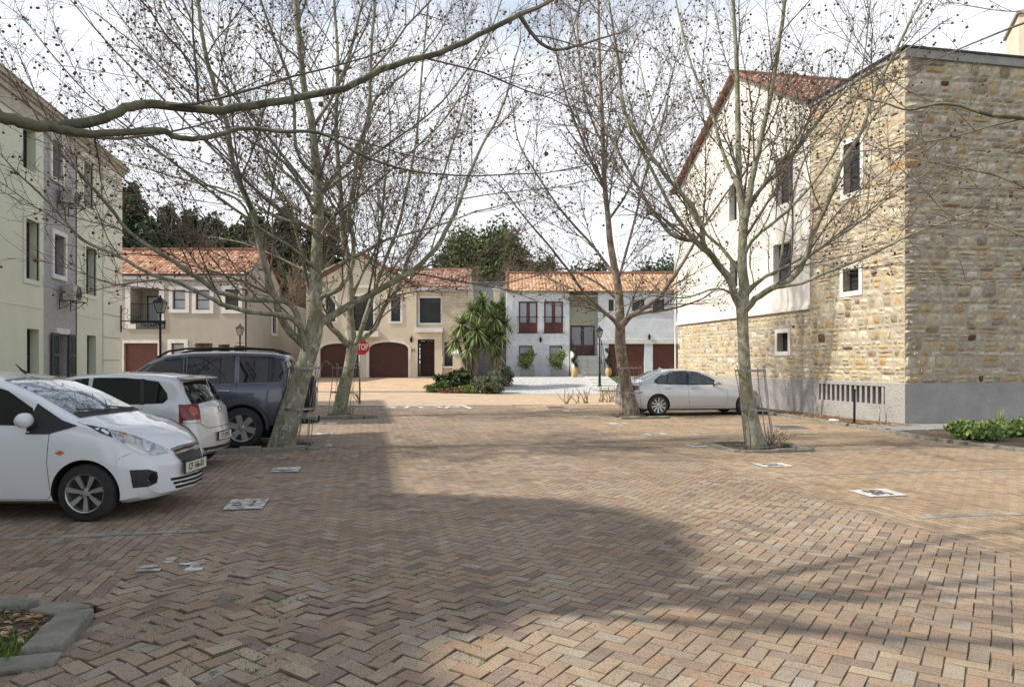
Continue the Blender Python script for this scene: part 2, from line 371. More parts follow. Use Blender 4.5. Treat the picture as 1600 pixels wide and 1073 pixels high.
# border courses and bays (running bond, long side along the street)
def running(x0, x1, y0, y1, seed, name, mtl, along=True):
    L, Wd = 2*BP, BP
    nx = int((x1-x0)/Wd); ny = int((y1-y0)/L)+2
    a, b = np.meshgrid(np.arange(nx), np.arange(ny), indexing='ij')
    X = (x0+(a+.5)*Wd) if x0 > 0 else (x1-(a+.5)*Wd); Y = y0+(b+.5*(a % 2)-.5)*L
    X = X.ravel(); Y = Y.ravel(); kk = vis(X, Y) & free(X, Y) & (X*sT+Y*cT < DMAX)
    pavers(name, X[kk], Y[kk], np.full(kk.sum(), PI/2), BP, BP/2, mtl, seed, lift=.004)
GL_R = [3.85, 6.6, 9.4, 12.15, 15.0, 17.7, 20.4, 23.1]; GL_L = [7.45, 10.45, 13.3, 16.2, 19.1, 22, 24.8]
yy = np.arange(2.0, 28, 2*BP)
bx = np.concatenate([np.full(len(yy), XR+.05), np.full(len(yy), XR+.152)]); by = np.concatenate([yy, yy+BP]); kk = vis(bx, by) & (bx*sT+by*cT < DMAX)
pavers('paving_border', bx[kk], by[kk], np.full(kk.sum(), PI/2), BP, BP/2, m_pave, 7, lift=.004)
running(XR+.21, 12.05, 3.0, 27.0, 3, 'paving_bays_right', m_pavey)
running(-9.2, XL-.02, 2.6, 28.0, 4, 'paving_bays_left', m_pave)
gx_, gy_ = [], []
for yl in GL_R:
    xs = np.arange(XR+.45, 12.0, 2*BP)
    gx_ += [xs]; gy_ += [np.full(len(xs), yl)]
for yl in GL_L:
    xs = np.arange(-9, -1.35 if yl < 8 else -1.8, 2*BP)
    gx_ += [xs]; gy_ += [np.full(len(xs), yl)]
gx_ = np.concatenate(gx_); gy_ = np.concatenate(gy_); kk = vis(gx_, gy_) & free(gx_, gy_)
pavers('paving_bay_lines', gx_[kk], gy_[kk], np.zeros(kk.sum()), BP, BP*.62, m_paveg, 9, lift=.009)
# the sheet under everything, out to the horizon, with the rise of the ground beyond the cross road
m_base = mat('sandy_joint_soil', (.062,.052,.036), 1, c2=(.045,.060,.022), ns=1.6, bump=.6, bs=90, lo=.5, hi=.66)
def strip(name, d0s, l0, l1, off, mtl, kind='structure', nl=2, lab=None, shape=None):
    b = MB()
    for a in range(len(d0s)-1):
        for i in range(nl):
            la, lb = l0+(l1-l0)*i/nl, l0+(l1-l0)*(i+1)/nl
            q = [LD(la, d0s[a]), LD(lb, d0s[a]), LD(lb, d0s[a+1]), LD(la, d0s[a+1])]
            b.add([(p.x, p.y, gz(p.x, p.y)+off) for p in q], [(0,1,2,3)])
    return tag(b.build(name, mtl), kind=kind)
strip('ground', [-80, 10, 27.9, 29, 36, 43, 60, 200, 1500], -900, 900, -.03, m_base)
m_road = brickmat('road_brick', (.55,.42,.29), (.47,.34,.23), (.36,.29,.20), .21, .105, .006, .4)
m_drive = brickmat('driveway_brick', (.62,.44,.29), (.54,.37,.24), (.40,.30,.2), .21, .105, .006, .4)
strip('cross_road', [27.98, 29, 36.1], -26, 40, .004, m_road)
strip('driveway', [36.1, 43.2], -15.8, -1.0, .008, m_drive)
strip('forecourt', [36.1, 43, 47], -40, -15.8, .006, m_road)
strip('garden_ground', [36.1, 43, 60], -1.0, 40, .002, m_soil)
b = MB()                                # row of pale cobbles across the foot of the drives
rr = random.Random(3); l = -12.0
while l < -3.0:
    wv = rr.uniform(.13, .2); p = LD(l, 36.0); q = LD(l+wv*.9, 36.14)
    c0 = LD(l+wv/2, 36.05); b.obox((c0.x, c0.y, gz(c0.x, c0.y)+.02), (cT,-sT,0), (sT,cT,0), (0,0,1), wv*.44, .07, .03); l += wv
tag(b.build('cobble_edge', m_conc), kind='structure')
# painted markings ------------------------------------------------
b = MB()
def gquad(b, pts, off):
    b.add([(p.x, p.y, gz(p.x, p.y)+hf(p.x, p.y)*0+off) for p in pts], [(0,1,2,3)])
for l0, l1, d0, d1 in ((-7.3,-1.86,27.55,27.75),):
    gquad(b, [LD(l0,d0), LD(l1,d0), LD(l1,d1), LD(l0,d1)], .020)
gquad(b, [LD(-1.5,25.6), LD(-1.36,25.6), LD(-1.80,27.56), LD(-1.94,27.56)], .020)
line = b.build('stop_line', m_paintw); tag(line, kind='structure')
js = np.arange(-10, 13, .16), np.arange(2.4, 30, .16); b = MB(); gi, gj = np.meshgrid(js[0], js[1], indexing='ij'); gi, gj = gi.ravel(), gj.ravel(); kk = vis(gi+.08, gj+.08, 1.6) & ((gi*sT+gj*cT) < 27.7) & free(gi, gj) & free(gi+.16, gj+.16) & free(gi+.16, gj) & free(gi, gj+.16) & (gi < 11.9)
gi, gj = gi[kk], gj[kk]; V = np.stack([np.stack([gi+a, gj+c_, hf(gi+a, gj+c_)-.0045-.02*rough_at(gi+a, gj+c_)**2], 1) for a, c_ in ((0,0),(.16,0),(.16,.16),(0,.16))], 1).reshape(-1, 3)
tag(npmesh('joint_sand', V, np.arange(len(V)).reshape(-1, 4), m_base), kind='structure')
M4 = Matrix.Translation(LD(-3.25, 26.35, .023)) @ Matrix.Rotation(-TH, 4, 'Z') @ Matrix.Diagonal((1.0, 1.5, 1, 1))
t = text_mesh('STOP', 1.15, m_paintw, 'road_word', None, M4, ext=.0006, bold=.012); tag(t, kind='structure')
m_plate = brickmat('painted_bay_plate', (.64,.63,.60), (.52,.50,.46), (.26,.23,.19), .204, .102, .006, .3)
m_plateworn = mat('worn_bay_plate', (.60,.59,.56), .85, c2=(.25,.22,.18), ns=9, lo=.42, hi=.58)
bays = []
for (x, y, sx_, sy_, txt, worn) in ((6.12,7.95,.52,.44,'38',0),(6.2,10.45,.52,.42,'37',0),(6.3,13.2,.5,.42,'',0),(6.33,15.5,.5,.42,'',0),(6.5,18.5,.5,.42,'',0),(6.6,21.2,.5,.42,'',0),(6.65,23.6,.5,.42,'',0),
                         (-1.33,8.75,.42,.62,'',1),(-1.18,11.4,.40,.55,'',1),(-.90,14.6,.48,.55,'',1),(-.98,17.1,.45,.5,'',1),(-1.0,20.0,.45,.5,'',1),(-1.5,6.2,.5,.5,'',2)):
    b = MB(); n = 8; hx_, hy_ = sx_/2, sy_/2
    rr = random.Random(int(y*10)); z = .013
    if worn == 2:                       # the faded near one: paint left on a few bricks only
        for q in range(9):
            cx = x+rr.uniform(-.22,.22); cy = y+rr.uniform(-.2,.2); a = rr.choice((0, PI/2))+rr.uniform(-.05,.05)
            b.obox((cx, cy, hf(cx, cy)+.011), (math.cos(a),math.sin(a),0), (-math.sin(a),math.cos(a),0), (0,0,1), rr.uniform(.05,.09), rr.uniform(.025,.045), .0025)
    else:
        vs = []; 
        for i in range(n+1):
            for j in range(n+1):
                px = x-hx_+2*hx_*i/n; py = y-hy_+2*hy_*j/n; vs.append((px, py, float(hf(px, py))+z))
        b.add(vs, [(i*(n+1)+j, (i+1)*(n+1)+j, (i+1)*(n+1)+j+1, i*(n+1)+j+1) for i in range(n) for j in range(n)])
    o = b.build('bay_marking', m_plateworn if worn else m_plate); tag(o, kind='structure')
    if txt:
        M4 = Matrix.Translation((x, y, float(hf(x, y))+z+.005)) @ Matrix.Rotation(R(90), 4, 'Z')
        t = text_mesh(txt, .34, m_paintb, 'bay_number', None, M4, ext=.0006, bold=.008); tag(t, kind='structure')
    elif worn < 2:
        b = MB()
        for q in range(5):
            cx = x+rr.uniform(-.14,.14); cy = y+rr.uniform(-.13,.13); a = rr.uniform(0, PI)
            b.obox((cx, cy, float(hf(cx, cy))+z+.0045), (math.cos(a),math.sin(a),0), (-math.sin(a),math.cos(a),0), (0,0,1), rr.uniform(.03,.08), .016, .0012)
        tag(b.build('bay_number', m_paintb), kind='structure')
# kerbs ------------------------------------------------------------
def kerbline(pts, wd=.15, h=.10, ln=.33, seed=0, name='kerb', jit=.006, mtl=None, z0=0.0):
    rr = random.Random(seed); b = MB(); pts = [Vector((p[0], p[1], 0)) for p in pts]
    for a, c in zip(pts[:-1], pts[1:]):
        L = (c-a).length; n = max(1, round(L/ln)); d = (c-a).normalized(); s = Vector((-d.y, d.x, 0))
        for i in range(n):
            m = a+d*(L*(i+.5)/n); m.z = gz(m.x, m.y)+h/2-.04+rr.uniform(-jit, jit)*2+z0
            up = Vector((rr.uniform(-.05,.05), rr.uniform(-.05,.05), 1)); dd = (d+s*rr.uniform(-.04,.04)).normalized()
            b.obox(m, dd, up.cross(dd), up, L/n/2-.002, wd/2, h/2+.04, r=rr.random())
    o = b.build(name, mtl or m_kerb, bevel=.012); return tag(o, kind='structure')
kerbline([(12.3,26.8),(12.3,22.0),(12.15,19),(11.95,16.6)], seed=1, h=.09)
kerbline([(11.95,16.5),(11.9,15.1),(11.55,13.9),(11.45,12.6),(11.62,11),(11.7,8)], seed=2, h=.07)
kerbline([(6.55,12.05),(7.9,12.05)], seed=3, h=.05); kerbline([(6.5,12.1),(6.5,13.45)], seed=4, h=.05); kerbline([(7.95,12.1),(7.95,13.45)], seed=5, h=.05); kerbline([(6.55,13.5),(7.9,13.5)], seed=6, h=.05)
kerbline([(-3.6,13.35),(-2.6,13.75),(-1.1,13.95)], wd=.2, h=.09, seed=7, ln=.34, jit=.010); kerbline([(-1.0,14.0),(-.85,14.6)], wd=.2, h=.05, seed=8)
kerbline([(-2.0,21.3),(-1.2,21.7),(-.1,21.65),(.25,21.9)], wd=.2, h=.09, seed=9)
kerbline([(7.1,20.0),(8.6,20.05)], wd=.18, h=.06, seed=10)
b = MB(); 
kerbline([(-4.2,5.42),(-2.12,5.3)], wd=.16, h=.05, ln=.5, seed=12, jit=.008); kerbline([(-2.05,5.25),(-1.8,5.1),(-1.74,4.45)], wd=.21, h=.055, ln=.26, seed=13, jit=.010); kerbline([(-1.62,4.33),(-4.2,4.12)], wd=.19, h=.045, ln=.42, seed=14, jit=.01)
def pit(x0, x1, y0, y1, mtl, name='planting_pit', z=-.012, amp=.02):
    n = 14; vs = [(x0+(x1-x0)*i/n, y0+(y1-y0)*j/n, z+gz(x0, y0)+amp*float(vn(x0+(x1-x0)*i/n, y0+(y1-y0)*j/n, .15, 3))) for i in range(n+1) for j in range(n+1)]
    b = MB(); b.add(vs, [(i*(n+1)+j, (i+1)*(n+1)+j, (i+1)*(n+1)+j+1, i*(n+1)+j+1) for i in range(n) for j in range(n)])
    return tag(b.build(name, mtl, smooth=True), kind='structure')
pit(-4.3, -1.75, 4.2, 5.35, m_soil, z=.0); pit(6.58, 7.88, 12.12, 13.42, m_soil, z=-.02, amp=.012)
pit(-3.4, -1.05, 14.0, 15.3, m_soil, z=.0); pit(-1.3, .1, 21.8, 23.0, m_soil, z=0.0); pit(7.25, 8.5, 20.15, 21.3, m_soil, z=0)
pit(12.35, 13.5, 15.9, 30.4, m_mulch, 'mulch_strip', z=.02, amp=.05)
pit(11.75, 17.5, 8, 14.9, m_soil, 'garden_bed', z=.0, amp=.05)
m_slab = mat('grey_path_slab', (.30,.295,.28), .9, c2=(.22,.215,.2), ns=3, bump=.4)
b = MB()
for i in range(9):
    x = 12.0+i*.9
    for j in range(2): b.box(x, x+.88, 15.02+j*.74, 15.02+j*.74+.72, -.03, .045+.003*((i+j) % 3))
tag(b.build('path_slabs', m_slab, bevel=.008), kind='structure')
# grass, litter and leaves -------------------------------------------------
def tufts(name, spots, hmin, hmax, mtl, seed=0, wid=.006, lean=.6):
    rs = np.random.RandomState(seed); V = []; Fc = []
    for (x, y, z) in spots:
        for q in range(rs.randint(3, 7)):
            a = rs.rand()*2*PI; h = rs.uniform(hmin, hmax); ln = h*lean*rs.rand(); b_ = len(V); bx_ = x+rs.randn()*.012; by_ = y+rs.randn()*.012
            dx, dy = math.cos(a), math.sin(a)
            V += [(bx_-dy*wid, by_+dx*wid, z), (bx_+dy*wid, by_-dx*wid, z), (bx_+dx*ln, by_+dy*ln, z+h)]; Fc.append((b_, b_+1, b_+2))
    o = npmesh(name, V, Fc, mtl, rnd=rs.rand(len(Fc))); return tag(o, kind='stuff')
m_grass = mat('grass_blades', (1,1,1), .8, ramp=[(0,(.07,.13,.02)),(.6,(.12,.20,.035)),(1,(.20,.24,.06))])
rs = np.random.RandomState(8); sp = []
for q in range(1100):
    x = rs.uniform(-3.6, -1.85); y = rs.uniform(4.3, 4.75) if rs.rand() < .85 else rs.uniform(4.7, 5.2); sp.append((x, y, .01))
tufts('grass_patch', sp, .015, .05, m_grass, 1); tag(bpy.data.objects['grass_patch'], 'short green grass growing in the near planting pit behind its kerb', 'grass')
sp = []
for q in range(17000):                   # moss and seedlings in the joints
    x = rs.uniform(-2.4, 1.6); y = rs.uniform(3.3, 5.7)
    if vn(x, y, .35, 6) > .58 and rough_at(np.array(x), np.array(y)) > .35:
        a, b2 = (x-1.5)*math.cos(A0)+(y-14)*math.sin(A0), -(x-1.5)*math.sin(A0)+(y-14)*math.cos(A0)
        if (x < XL and rs.rand() < .10) or (x > XL and max(abs((a/BP) % 1-.5), abs((b2/BP) % 1-.5)) > .42): sp.append((x, y, float(hf(x, y))-.010))
tufts('joint_weeds', sp, .011, .024, m_grass, 2, wid=.008); tag(bpy.data.objects['joint_weeds'], 'bright green moss and seedlings in the joints of the near paving', 'weeds')
m_leaf = mat('dead_leaf', (1,1,1), .8, ramp=[(0,(.14,.07,.035)),(.5,(.30,.17,.09)),(1,(.50,.38,.26))])
def litter(name, boxes, n, size, label, seed=0, zf=None):
    rs = np.random.RandomState(seed); V = []; Fc = []; rnd = []
    for q in range(n):
        x0, x1, y0, y1, z = boxes[rs.randint(len(boxes))]; x, y = rs.uniform(x0, x1), rs.uniform(y0, y1); a = rs.rand()*2*PI; s = size*rs.uniform(.4, 1.2)
        z = z if zf is None else float(hf(x, y))+.006; e = [Vector((math.cos(a), math.sin(a), rs.uniform(-.3,.3))), Vector((-math.sin(a), math.cos(a), rs.uniform(-.5,.5)))]
        c = Vector((x, y, z+s*.25)); b_ = len(V)
        V += [c-e[0]*s, c+e[1]*s*.5+Vector((0,0,s*.2)), c+e[0]*s, c-e[1]*s*.5+Vector((0,0,s*.2))]; Fc.append((b_, b_+1, b_+2, b_+3)); rnd.append(rs.rand())
    o = npmesh(name, [tuple(v) for v in V], Fc, m_leaf, rnd=rnd); return tag(o, label, 'leaf litter', kind='stuff')
litter('leaf_litter', [(-4.2,-1.9,4.6,5.22,.02)], 900, .035, 'dead brown leaves and bark lying in the near planting pit', 1)
litter('leaf_litter', [(12.4,13.4,16,30,.06),(12.4,13.4,16,22,.06)], 1500, .03, 'dry brown leaves on the strip below the stone wall', 2)
litter('leaf_litter', [(6.6,7.9,12.1,13.4,.0),(-3,-1.1,14,15.2,.02)], 260, .03, 'dry leaves caught in the two nearer tree pits', 3)
litter('leaf_litter', [(-1.5,12,4,26,.0)], 420, .018, 'small dry leaves and seed fluff strewn over the brick paving', 4, zf=1)
m_bark_litter = mat('curled_bark', (.30,.22,.15), .9, c2=(.16,.1,.06), ns=12)
b = MB()
for (x, y, a, L) in ((-2.75,5.1,.2,.35),(-2.35,4.95,-.9,.28),(-2.9,4.9,.7,.3)):
    pts = [Vector((x+math.cos(a)*L*(t-.5), y+math.sin(a)*L*(t-.5), .05+.04*math.sin(t*3))) for t in (0,.3,.6,1)]; b.tube(pts, [.01,.016,.014,.006], 5)
tag(b.build('fallen_bark', m_bark_litter), 'curled strips of bark on the soil of the near planting pit', 'bark', kind='stuff')
# drain covers
def cover(name, p, w2, d2, lab, z=.0):
    e = thing(name, lab, 'drain cover', (p.x, p.y, z), 0)
    b = MB(); b.box(-w2, w2, -d2, d2, .0, .018); b.build('frame', m_conc, e)
    b = MB(); b.box(-w2+.05, w2-.05, -d2+.05, d2-.05, .019, .024)
    for i in range(6): b.box(-w2+.1, w2-.1, -d2+.09+i*(2*d2-.18)/6, -d2+.12+i*(2*d2-.18)/6, .024, .03)
    b.build('lid', m_galv, e)
cover('drain_cover', GR(1229, 668), .42, .36, 'dark metal drain cover in the sunlit bay beside the wire tree guard')
cover('drain_cover', GR(868, 637), .38, .38, 'small dark drain cover in the middle of the far road')
# ================================================================ BUILDINGS
class Pl:                               # a wall plane: s along, z up, n inward
    def __init__(s, O, S, N): s.O = Vector(O); s.S = Vector(S); s.N = Vector(N)
    def __call__(s, a, z, n=0.0): p = s.O+s.S*a+s.N*n; return (p.x, p.y, p.z+z)
def wb(b, P, s0, s1, z0, z1, n0, n1, mi=0):
    vs = [P(s0,z0,n0),P(s1,z0,n0),P(s1,z0,n1),P(s0,z0,n1),P(s0,z1,n0),P(s1,z1,n0),P(s1,z1,n1),P(s0,z1,n1)]
    return b.add(vs, [(0,3,2,1),(4,5,6,7),(0,1,5,4),(1,2,6,5),(2,3,7,6),(3,0,4,7)], mi)
def wallface(b, P, s0, s1, z0, z1, holes=(), t=.2, top=None, mi=0, n=0.0):
    holes = [h for h in holes if h[0] < s1 and h[1] > s0 and h[2] < z1 and h[3] > z0]
    ss = sorted({s0, s1} | {min(max(q, s0), s1) for h in holes for q in h[:2]}); zs = sorted({z0, z1} | {min(max(q, z0), z1) for h in holes for q in h[2:4]})
    for a in range(len(ss)-1):
        for c in range(len(zs)-1):
            ms, mz = (ss[a]+ss[a+1])/2, (zs[c]+zs[c+1])/2
            if any(h[0] < ms < h[1] and h[2] < mz < h[3] for h in holes): continue
            b.add([P(ss[a],zs[c],n),P(ss[a+1],zs[c],n),P(ss[a+1],zs[c+1],n),P(ss[a],zs[c+1],n)], [(0,1,2,3)], mi)
    for h in holes:
        q = h[:4]; a, c, d, e = q
        for (x0, y0), (x1, y1) in (((a,d),(c,d)),((c,d),(c,e)),((c,e),(a,e)),((a,e),(a,d))):
            b.add([P(x0,y0,n),P(x1,y1,n) ,P(x1,y1,n+t),P(x0,y0,n+t)], [(0,1,2,3)], mi)
def surround(par, P, h, w_=.12, proud=.03, m=None, sill=True, inner=.0, name='window_surround'):
    a, c, d, e = h; b = MB()
    wb(b, P, a-w_, a, d-w_, e+w_, -proud, .04); wb(b, P, c, c+w_, d-w_, e+w_, -proud, .04); wb(b, P, a, c, e, e+w_, -proud, .04)
    if sill: wb(b, P, a-.0, c+.0, d-w_, d, -proud-.0, .04)
    return b.build(name, m or W_, par)
def window(par, P, h, dep=.16, fw=.045, mull=(), trans=(), fm=None, gm=None, name='window', blind=None):
    a, c, d, e = h; b = MB(); n0, n1 = dep, dep+.05
    wb(b,P,a,a+fw,d,e,n0,n1); wb(b,P,c-fw,c,d,e,n0,n1); wb(b,P,a+fw,c-fw,d,d+fw,n0,n1); wb(b,P,a+fw,c-fw,e-fw,e,n0,n1)
    for q in mull: s = a+(c-a)*q; wb(b,P,s-fw/2,s+fw/2,d+fw,e-fw,n0+.003,n1-.003)
    for q in trans: z = d+(e-d)*q; wb(b,P,a+fw,c-fw,z-fw/2,z+fw/2,n0+.006,n1-.006)
    o = b.build(name, fm or m_alu, par)
    b = MB(); wb(b,P,a+fw*.5,c-fw*.5,d+fw*.5,e-fw*.5,n0+.022,n0+.03); b.build('pane', gm or m_glass, o)
    return o
def door(par, P, h, m, dep=.12, planks=8, name='garage_door', arch=0.0, horiz=True):
    a, c, d, e = h; b = MB(); k = (e+arch-d)/planks
    for i in range(planks):
        z0, z1 = d+i*k, d+(i+1)*k-.012
        wb(b, P, a, c, z0, z1, dep+.002*(i % 2), dep+.05)
    wb(b, P, a, c, d, e+arch, dep+.02, dep+.06)
    return b.build(name, m, par)
def tile_roof(name, par, P0, U, V, width, length, mtl, tw=.22, cl=.34, seed=0, amp=.035):
    # P0 lower corner, U along the eave, V up the slope
    P0, U, V = Vector(P0), Vector(U).normalized(), Vector(V).normalized(); Nn = U.cross(V).normalized()
    if Nn.z < 0: Nn = -Nn
    nx = int(round(width/tw)); tw = width/nx; ny = int(math.ceil(length/cl)); cl = length/ny; k = 5; rs = np.random.RandomState(seed)
    VV = []; FF = []; rnd = []
    P0 = np.array(P0); U = np.array(U); V = np.array(V); Nn = np.array(Nn)
    for j in range(ny):
        for i in range(nx):
            r_ = rs.rand(); b_ = len(VV); ji = rs.randn()*.006
            for t, lift in ((0, .03), (1.06, .0)):
                for q in range(k):
                    f = q/(k-1); h = amp*math.sin(PI*f) if True else 0
                    VV.append(P0+U*(tw*(i+f))+V*(cl*(j+t)+ji)+Nn*(h+lift+.004*(j % 2)))
            for q in range(k): VV.append(P0+U*(tw*(i+q/(k-1)))+V*(cl*j+ji)+Nn*(-.004))
            for q in range(k-1):
                FF.append((b_+q, b_+q+1, b_+k+q+1, b_+k+q)); rnd.append(r_); FF.append((b_+2*k+q, b_+2*k+q+1, b_+q+1, b_+q)); rnd.append(r_)
    return npmesh(name, VV, FF, mtl, rnd=rnd, parent=par, smooth=False)
def ridge_caps(par, a, b_, r_=.11, L=.36, m=None, name='ridge_tiles'):
    a, b_ = Vector(a), Vector(b_); n = max(1, int((b_-a).length/L)); b = MB()
    for i in range(n):
        p, q = a.lerp(b_, i/n), a.lerp(b_, (i+1.06)/n); b.tube([p, q], [r_*1.08, r_*.92], 10)
    return b.build(name, m or m_ridge, par)
def stonework(name, par, P, s0, s1, z0, z1, holes, mtl, seed=0, clip=None, rough=1.0):
    rs = np.random.RandomState(seed); V = []; Fc = []; rnd = []; gs, gz_ = 5, 4
    z = z0
    while z < z1-.02:
        h = float(rs.choice([.12,.16,.19,.22,.26,.31], p=[.12,.2,.24,.2,.16,.08])); 
        if z+h > z1-.07: h = z1-z
        s = s0
        while s < s1-.01:
            wd = float(np.clip(rs.gamma(4.5, .075), .13, .66)); 
            if s+wd > s1-.09: wd = s1-s
            parts = [(s, s+wd, z, z+h)]
            if h > .18 and rs.rand() < .30: parts = [(s, s+wd, z, z+h*.5), (s, s+wd, z+h*.5, z+h)]
            for (a, c, d, e) in parts:
                segs = [(a, c)]
                for hh in holes:
                    if hh[2] < e-.005 and hh[3] > d+.005:
                        if hh[2] > d+.03 or hh[3] < e-.03: pass
                        ns = []
                        for (p, q) in segs:
                            if q <= hh[0] or p >= hh[1]: ns.append((p, q))
                            else:
                                if p < hh[0]: ns.append((p, hh[0]))
                                if q > hh[1]: ns.append((hh[1], q))
                        segs = ns
                for (p, q) in segs:
                    if q-p < .02: continue
                    g = .008; p += g; q -= g; d2, e2 = d+g, e-g; b_ = len(V); ph = rs.uniform(.009, .026)*rough; r_ = rs.rand(); tx, tz = rs.randn(2)*.012
                    dark = rs.rand() < .007
                    for i in range(gs):
                        for j in range(gz_):
                            fx, fz = i/(gs-1), j/(gz_-1); edge = i in (0, gs-1) or j in (0, gz_-1)
                            n = .004 if edge else -(ph+tx*(fx-.5)*2+tz*(fz-.5)*2+rs.randn()*.0055*rough)
                            px = p+(q-p)*(fx if edge else min(max(fx+rs.randn()*.05, .1), .9)); pz = d2+(e2-d2)*(fz if edge else min(max(fz+rs.randn()*.05, .12), .88))
                            V.append(P(px, pz, n))
                    for i in range(gs-1):
                        for j in range(gz_-1):
                            Fc.append((b_+i*gz_+j, b_+(i+1)*gz_+j, b_+(i+1)*gz_+j+1, b_+i*gz_+j+1)); rnd.append(0 if dark else .06+.94*r_)
            s += wd
        z += h
    return npmesh(name, V, Fc, mtl, rnd=rnd, parent=par)
m_stone = mat('split_sandstone', (1,1,1), .95, ramp=[(0,(.14,.08,.05)),(.055,(.22,.13,.08)),(.07,(.42,.29,.15)),(.12,(.57,.46,.28)),(.26,(.62,.56,.41)),(.42,(.40,.35,.27)),(.56,(.68,.63,.50)),(.70,(.30,.245,.18)),(.80,(.60,.52,.36)),(.90,(.48,.33,.15)),(1,(.74,.71,.62))], c2=(.66,.60,.52), ns=9, bump=.45, bs=26, bd=.02, lo=.35, hi=.7)
m_mortar = mat('pale_mortar', (.46,.42,.34), .95, c2=(.34,.31,.25), ns=8, bump=.4)

# ---- the stone and plaster house at the right --------------------------------
SB = thing('stone_house', 'tall house at the right in rough yellow sandstone with a white gable', 'house', (13.5, 16.5, 0))
PF = Pl((0,0,0), (0,1,0), (1,0,0)); PC = Pl((0,0,0), (1,0,0), (0,1,0))
def pw(u0, u1, v0, v1):
    Ya, _ = onX(u0, 0, 13.5); Yb, _ = onX(u1, 0, 13.5); um = (u0+u1)/2; _, zt = onX(um, v0, 13.5); _, zb = onX(um, v1, 13.5)
    return (Yb-16.5, Ya-16.5, zb, zt)
w1 = pw(1319,1345,222,301); w2 = pw(1318,1343,420,455); w3 = pw(1215,1232,520,549)
w4 = pw(1213,1240,243,318); w5 = pw(1209,1237,380,441); w6 = pw(1140,1152,288,345); w7 = pw(1141,1153,408,448)
vent = pw(1282,1385,597,627); vent = (vent[0], vent[1], .5, .98)
TOPT = 9.62; YT = 4.1; YE = 14.0; LEDGE = 3.36
hs = [w1, w2, w3, w4, w5, w6, w7]
b = MB(); wallface(b, PF, 0, YT, 1.09, TOPT, hs, .28); wallface(b, PF, YT, YE, 1.09, LEDGE, hs, .28); wallface(b, PC, 0, 9, 1.09, TOPT)
b.add([PF(0,TOPT,0),PF(YT,TOPT,0),PF(YT,TOPT,9),PF(0,TOPT,9)], [(0,1,2,3)]); b.add([PF(YT,0,0),PF(YT,TOPT,0),PF(YT,TOPT,9),PF(YT,0,9)], [(0,1,2,3)])
b.build('mortar_backing', m_mortar, SB)
tr = lambda h, w_=.13: (h[0]-w_, h[1]+w_, h[2]-w_, h[3]+w_)
stonework('stone_cladding', SB, PF, .02, YT, 1.09, TOPT-.12, [tr(h) for h in (w1, w2)], m_stone, 1, rough=1.2)
stonework('stone_cladding', SB, PF, YT, YE, 1.09, LEDGE-.02, [tr(w3)], m_stone, 2)
stonework('stone_cladding', SB, PC, -.02, 9, 1.09, TOPT-.22, [], m_stone, 3, rough=1.9)
AP = 8.6; ZA = 12.25
b = MB(); zsl = lambda s: ZA-abs(s-AP)*.57
ww = [w4, w5, w6, w7]
wallface(b, PF, YT+.002, YE, LEDGE, 8.9, ww, .25, n=-.02)
b.add([PF(YT+.002,8.9,-.02), PF(YE,8.9,-.02), PF(YE,zsl(YE),-.02), PF(AP,ZA,-.02), PF(YT+.002,zsl(YT),-.02)], [(0,1,2,3,4)])
b.add([PF(YE,0,0),PF(YE,zsl(YE),0),PF(YE,zsl(YE),12),PF(YE,0,12)], [(0,1,2,3)])
b.build('plaster_wall', m_stucco, SB)
b = MB(); wallface(b, PF, -.05, YE+.03, -.1, 1.07, [vent], .25, n=-.05); wallface(b, PC, -.05, 9, -.1, 1.07, [], n=-.05)
b.add([PF(-.05,1.07,-.05), PF(YE+.03,1.07,-.05), PF(YE+.03,1.095,.01), PF(.01,1.095,.01)], [(0,1,2,3)]); b.add([PC(-.05,1.07,-.05), PC(9,1.07,-.05), PC(9,1.095,.01), PC(.01,1.095,.01)], [(0,1,2,3)])
b.build('plinth', m_plinth, SB)
b = MB(); wb(b, PF, YT-.0, YE+.03, LEDGE-.09, LEDGE+.02, -.09, -.0); wb(b, PF, YT, YE+.02, LEDGE+.02, LEDGE+.07, -.055, -.0); b.build('ledge', m_stucco, SB)
vb = MB(); nb_ = 13
for i in range(nb_):
    s = vent[0]+(vent[1]-vent[0])*(i+.5)/nb_; wb(vb, PF, s-.045, s+.045, vent[2], vent[3], -.03, .06)
vb.build('vent_grille', m_plinth, SB); b = MB(); wb(b, PF, vent[0], vent[1], vent[2], vent[3], .19, .2); b.build('vent_recess', m_alu, SB)
for h, o_, tr_ in ((w1,1,1),(w2,1,1),(w3,1,1),(w4,0,0),(w5,0,0),(w6,0,0),(w7,0,0)):
    wn = window(SB, Pl((0,0,0),(0,1,0),(1,0,0)), h, .2, .05, mull=(.5,) if h[1]-h[0] > .5 else (), trans=(.5,) if h[3]-h[2] < .8 else (.35,.7))
    if tr_:
        b = MB(); a, c, d, e = h
        for q in ((a-.13,a,d-.14,e+.13),(c,c+.13,d-.14,e+.13),(a,c,e,e+.13),(a,c,d-.14,d)): wb(b, PF, *q, -.03, .02)
        b.build('window_surround', m_stucco, SB)
b = MB(); wb(b, PF, -.06, YT+.02, TOPT-.12, TOPT+.0, -.06, .1); wb(b, PC, -.06, 9, TOPT-.22, TOPT+.0, -.08, .1, 0); b.build('parapet_band', m_conc, SB)
b = MB(); wb(b, PF, -.12, YT+.04, TOPT+.002, TOPT+.05, -.12, .25); wb(b, PC, .26, 9, TOPT+.002, TOPT+.05, -.12, .25); b.build('coping', m_alu, SB)
sl_ = math.hypot(1, .57); up1 = (0, 1/sl_, .57/sl_); up2 = (0, -1/sl_, .57/sl_)
L1 = (AP-YT+.05)*sl_; L2 = (YE+.25-AP)*sl_
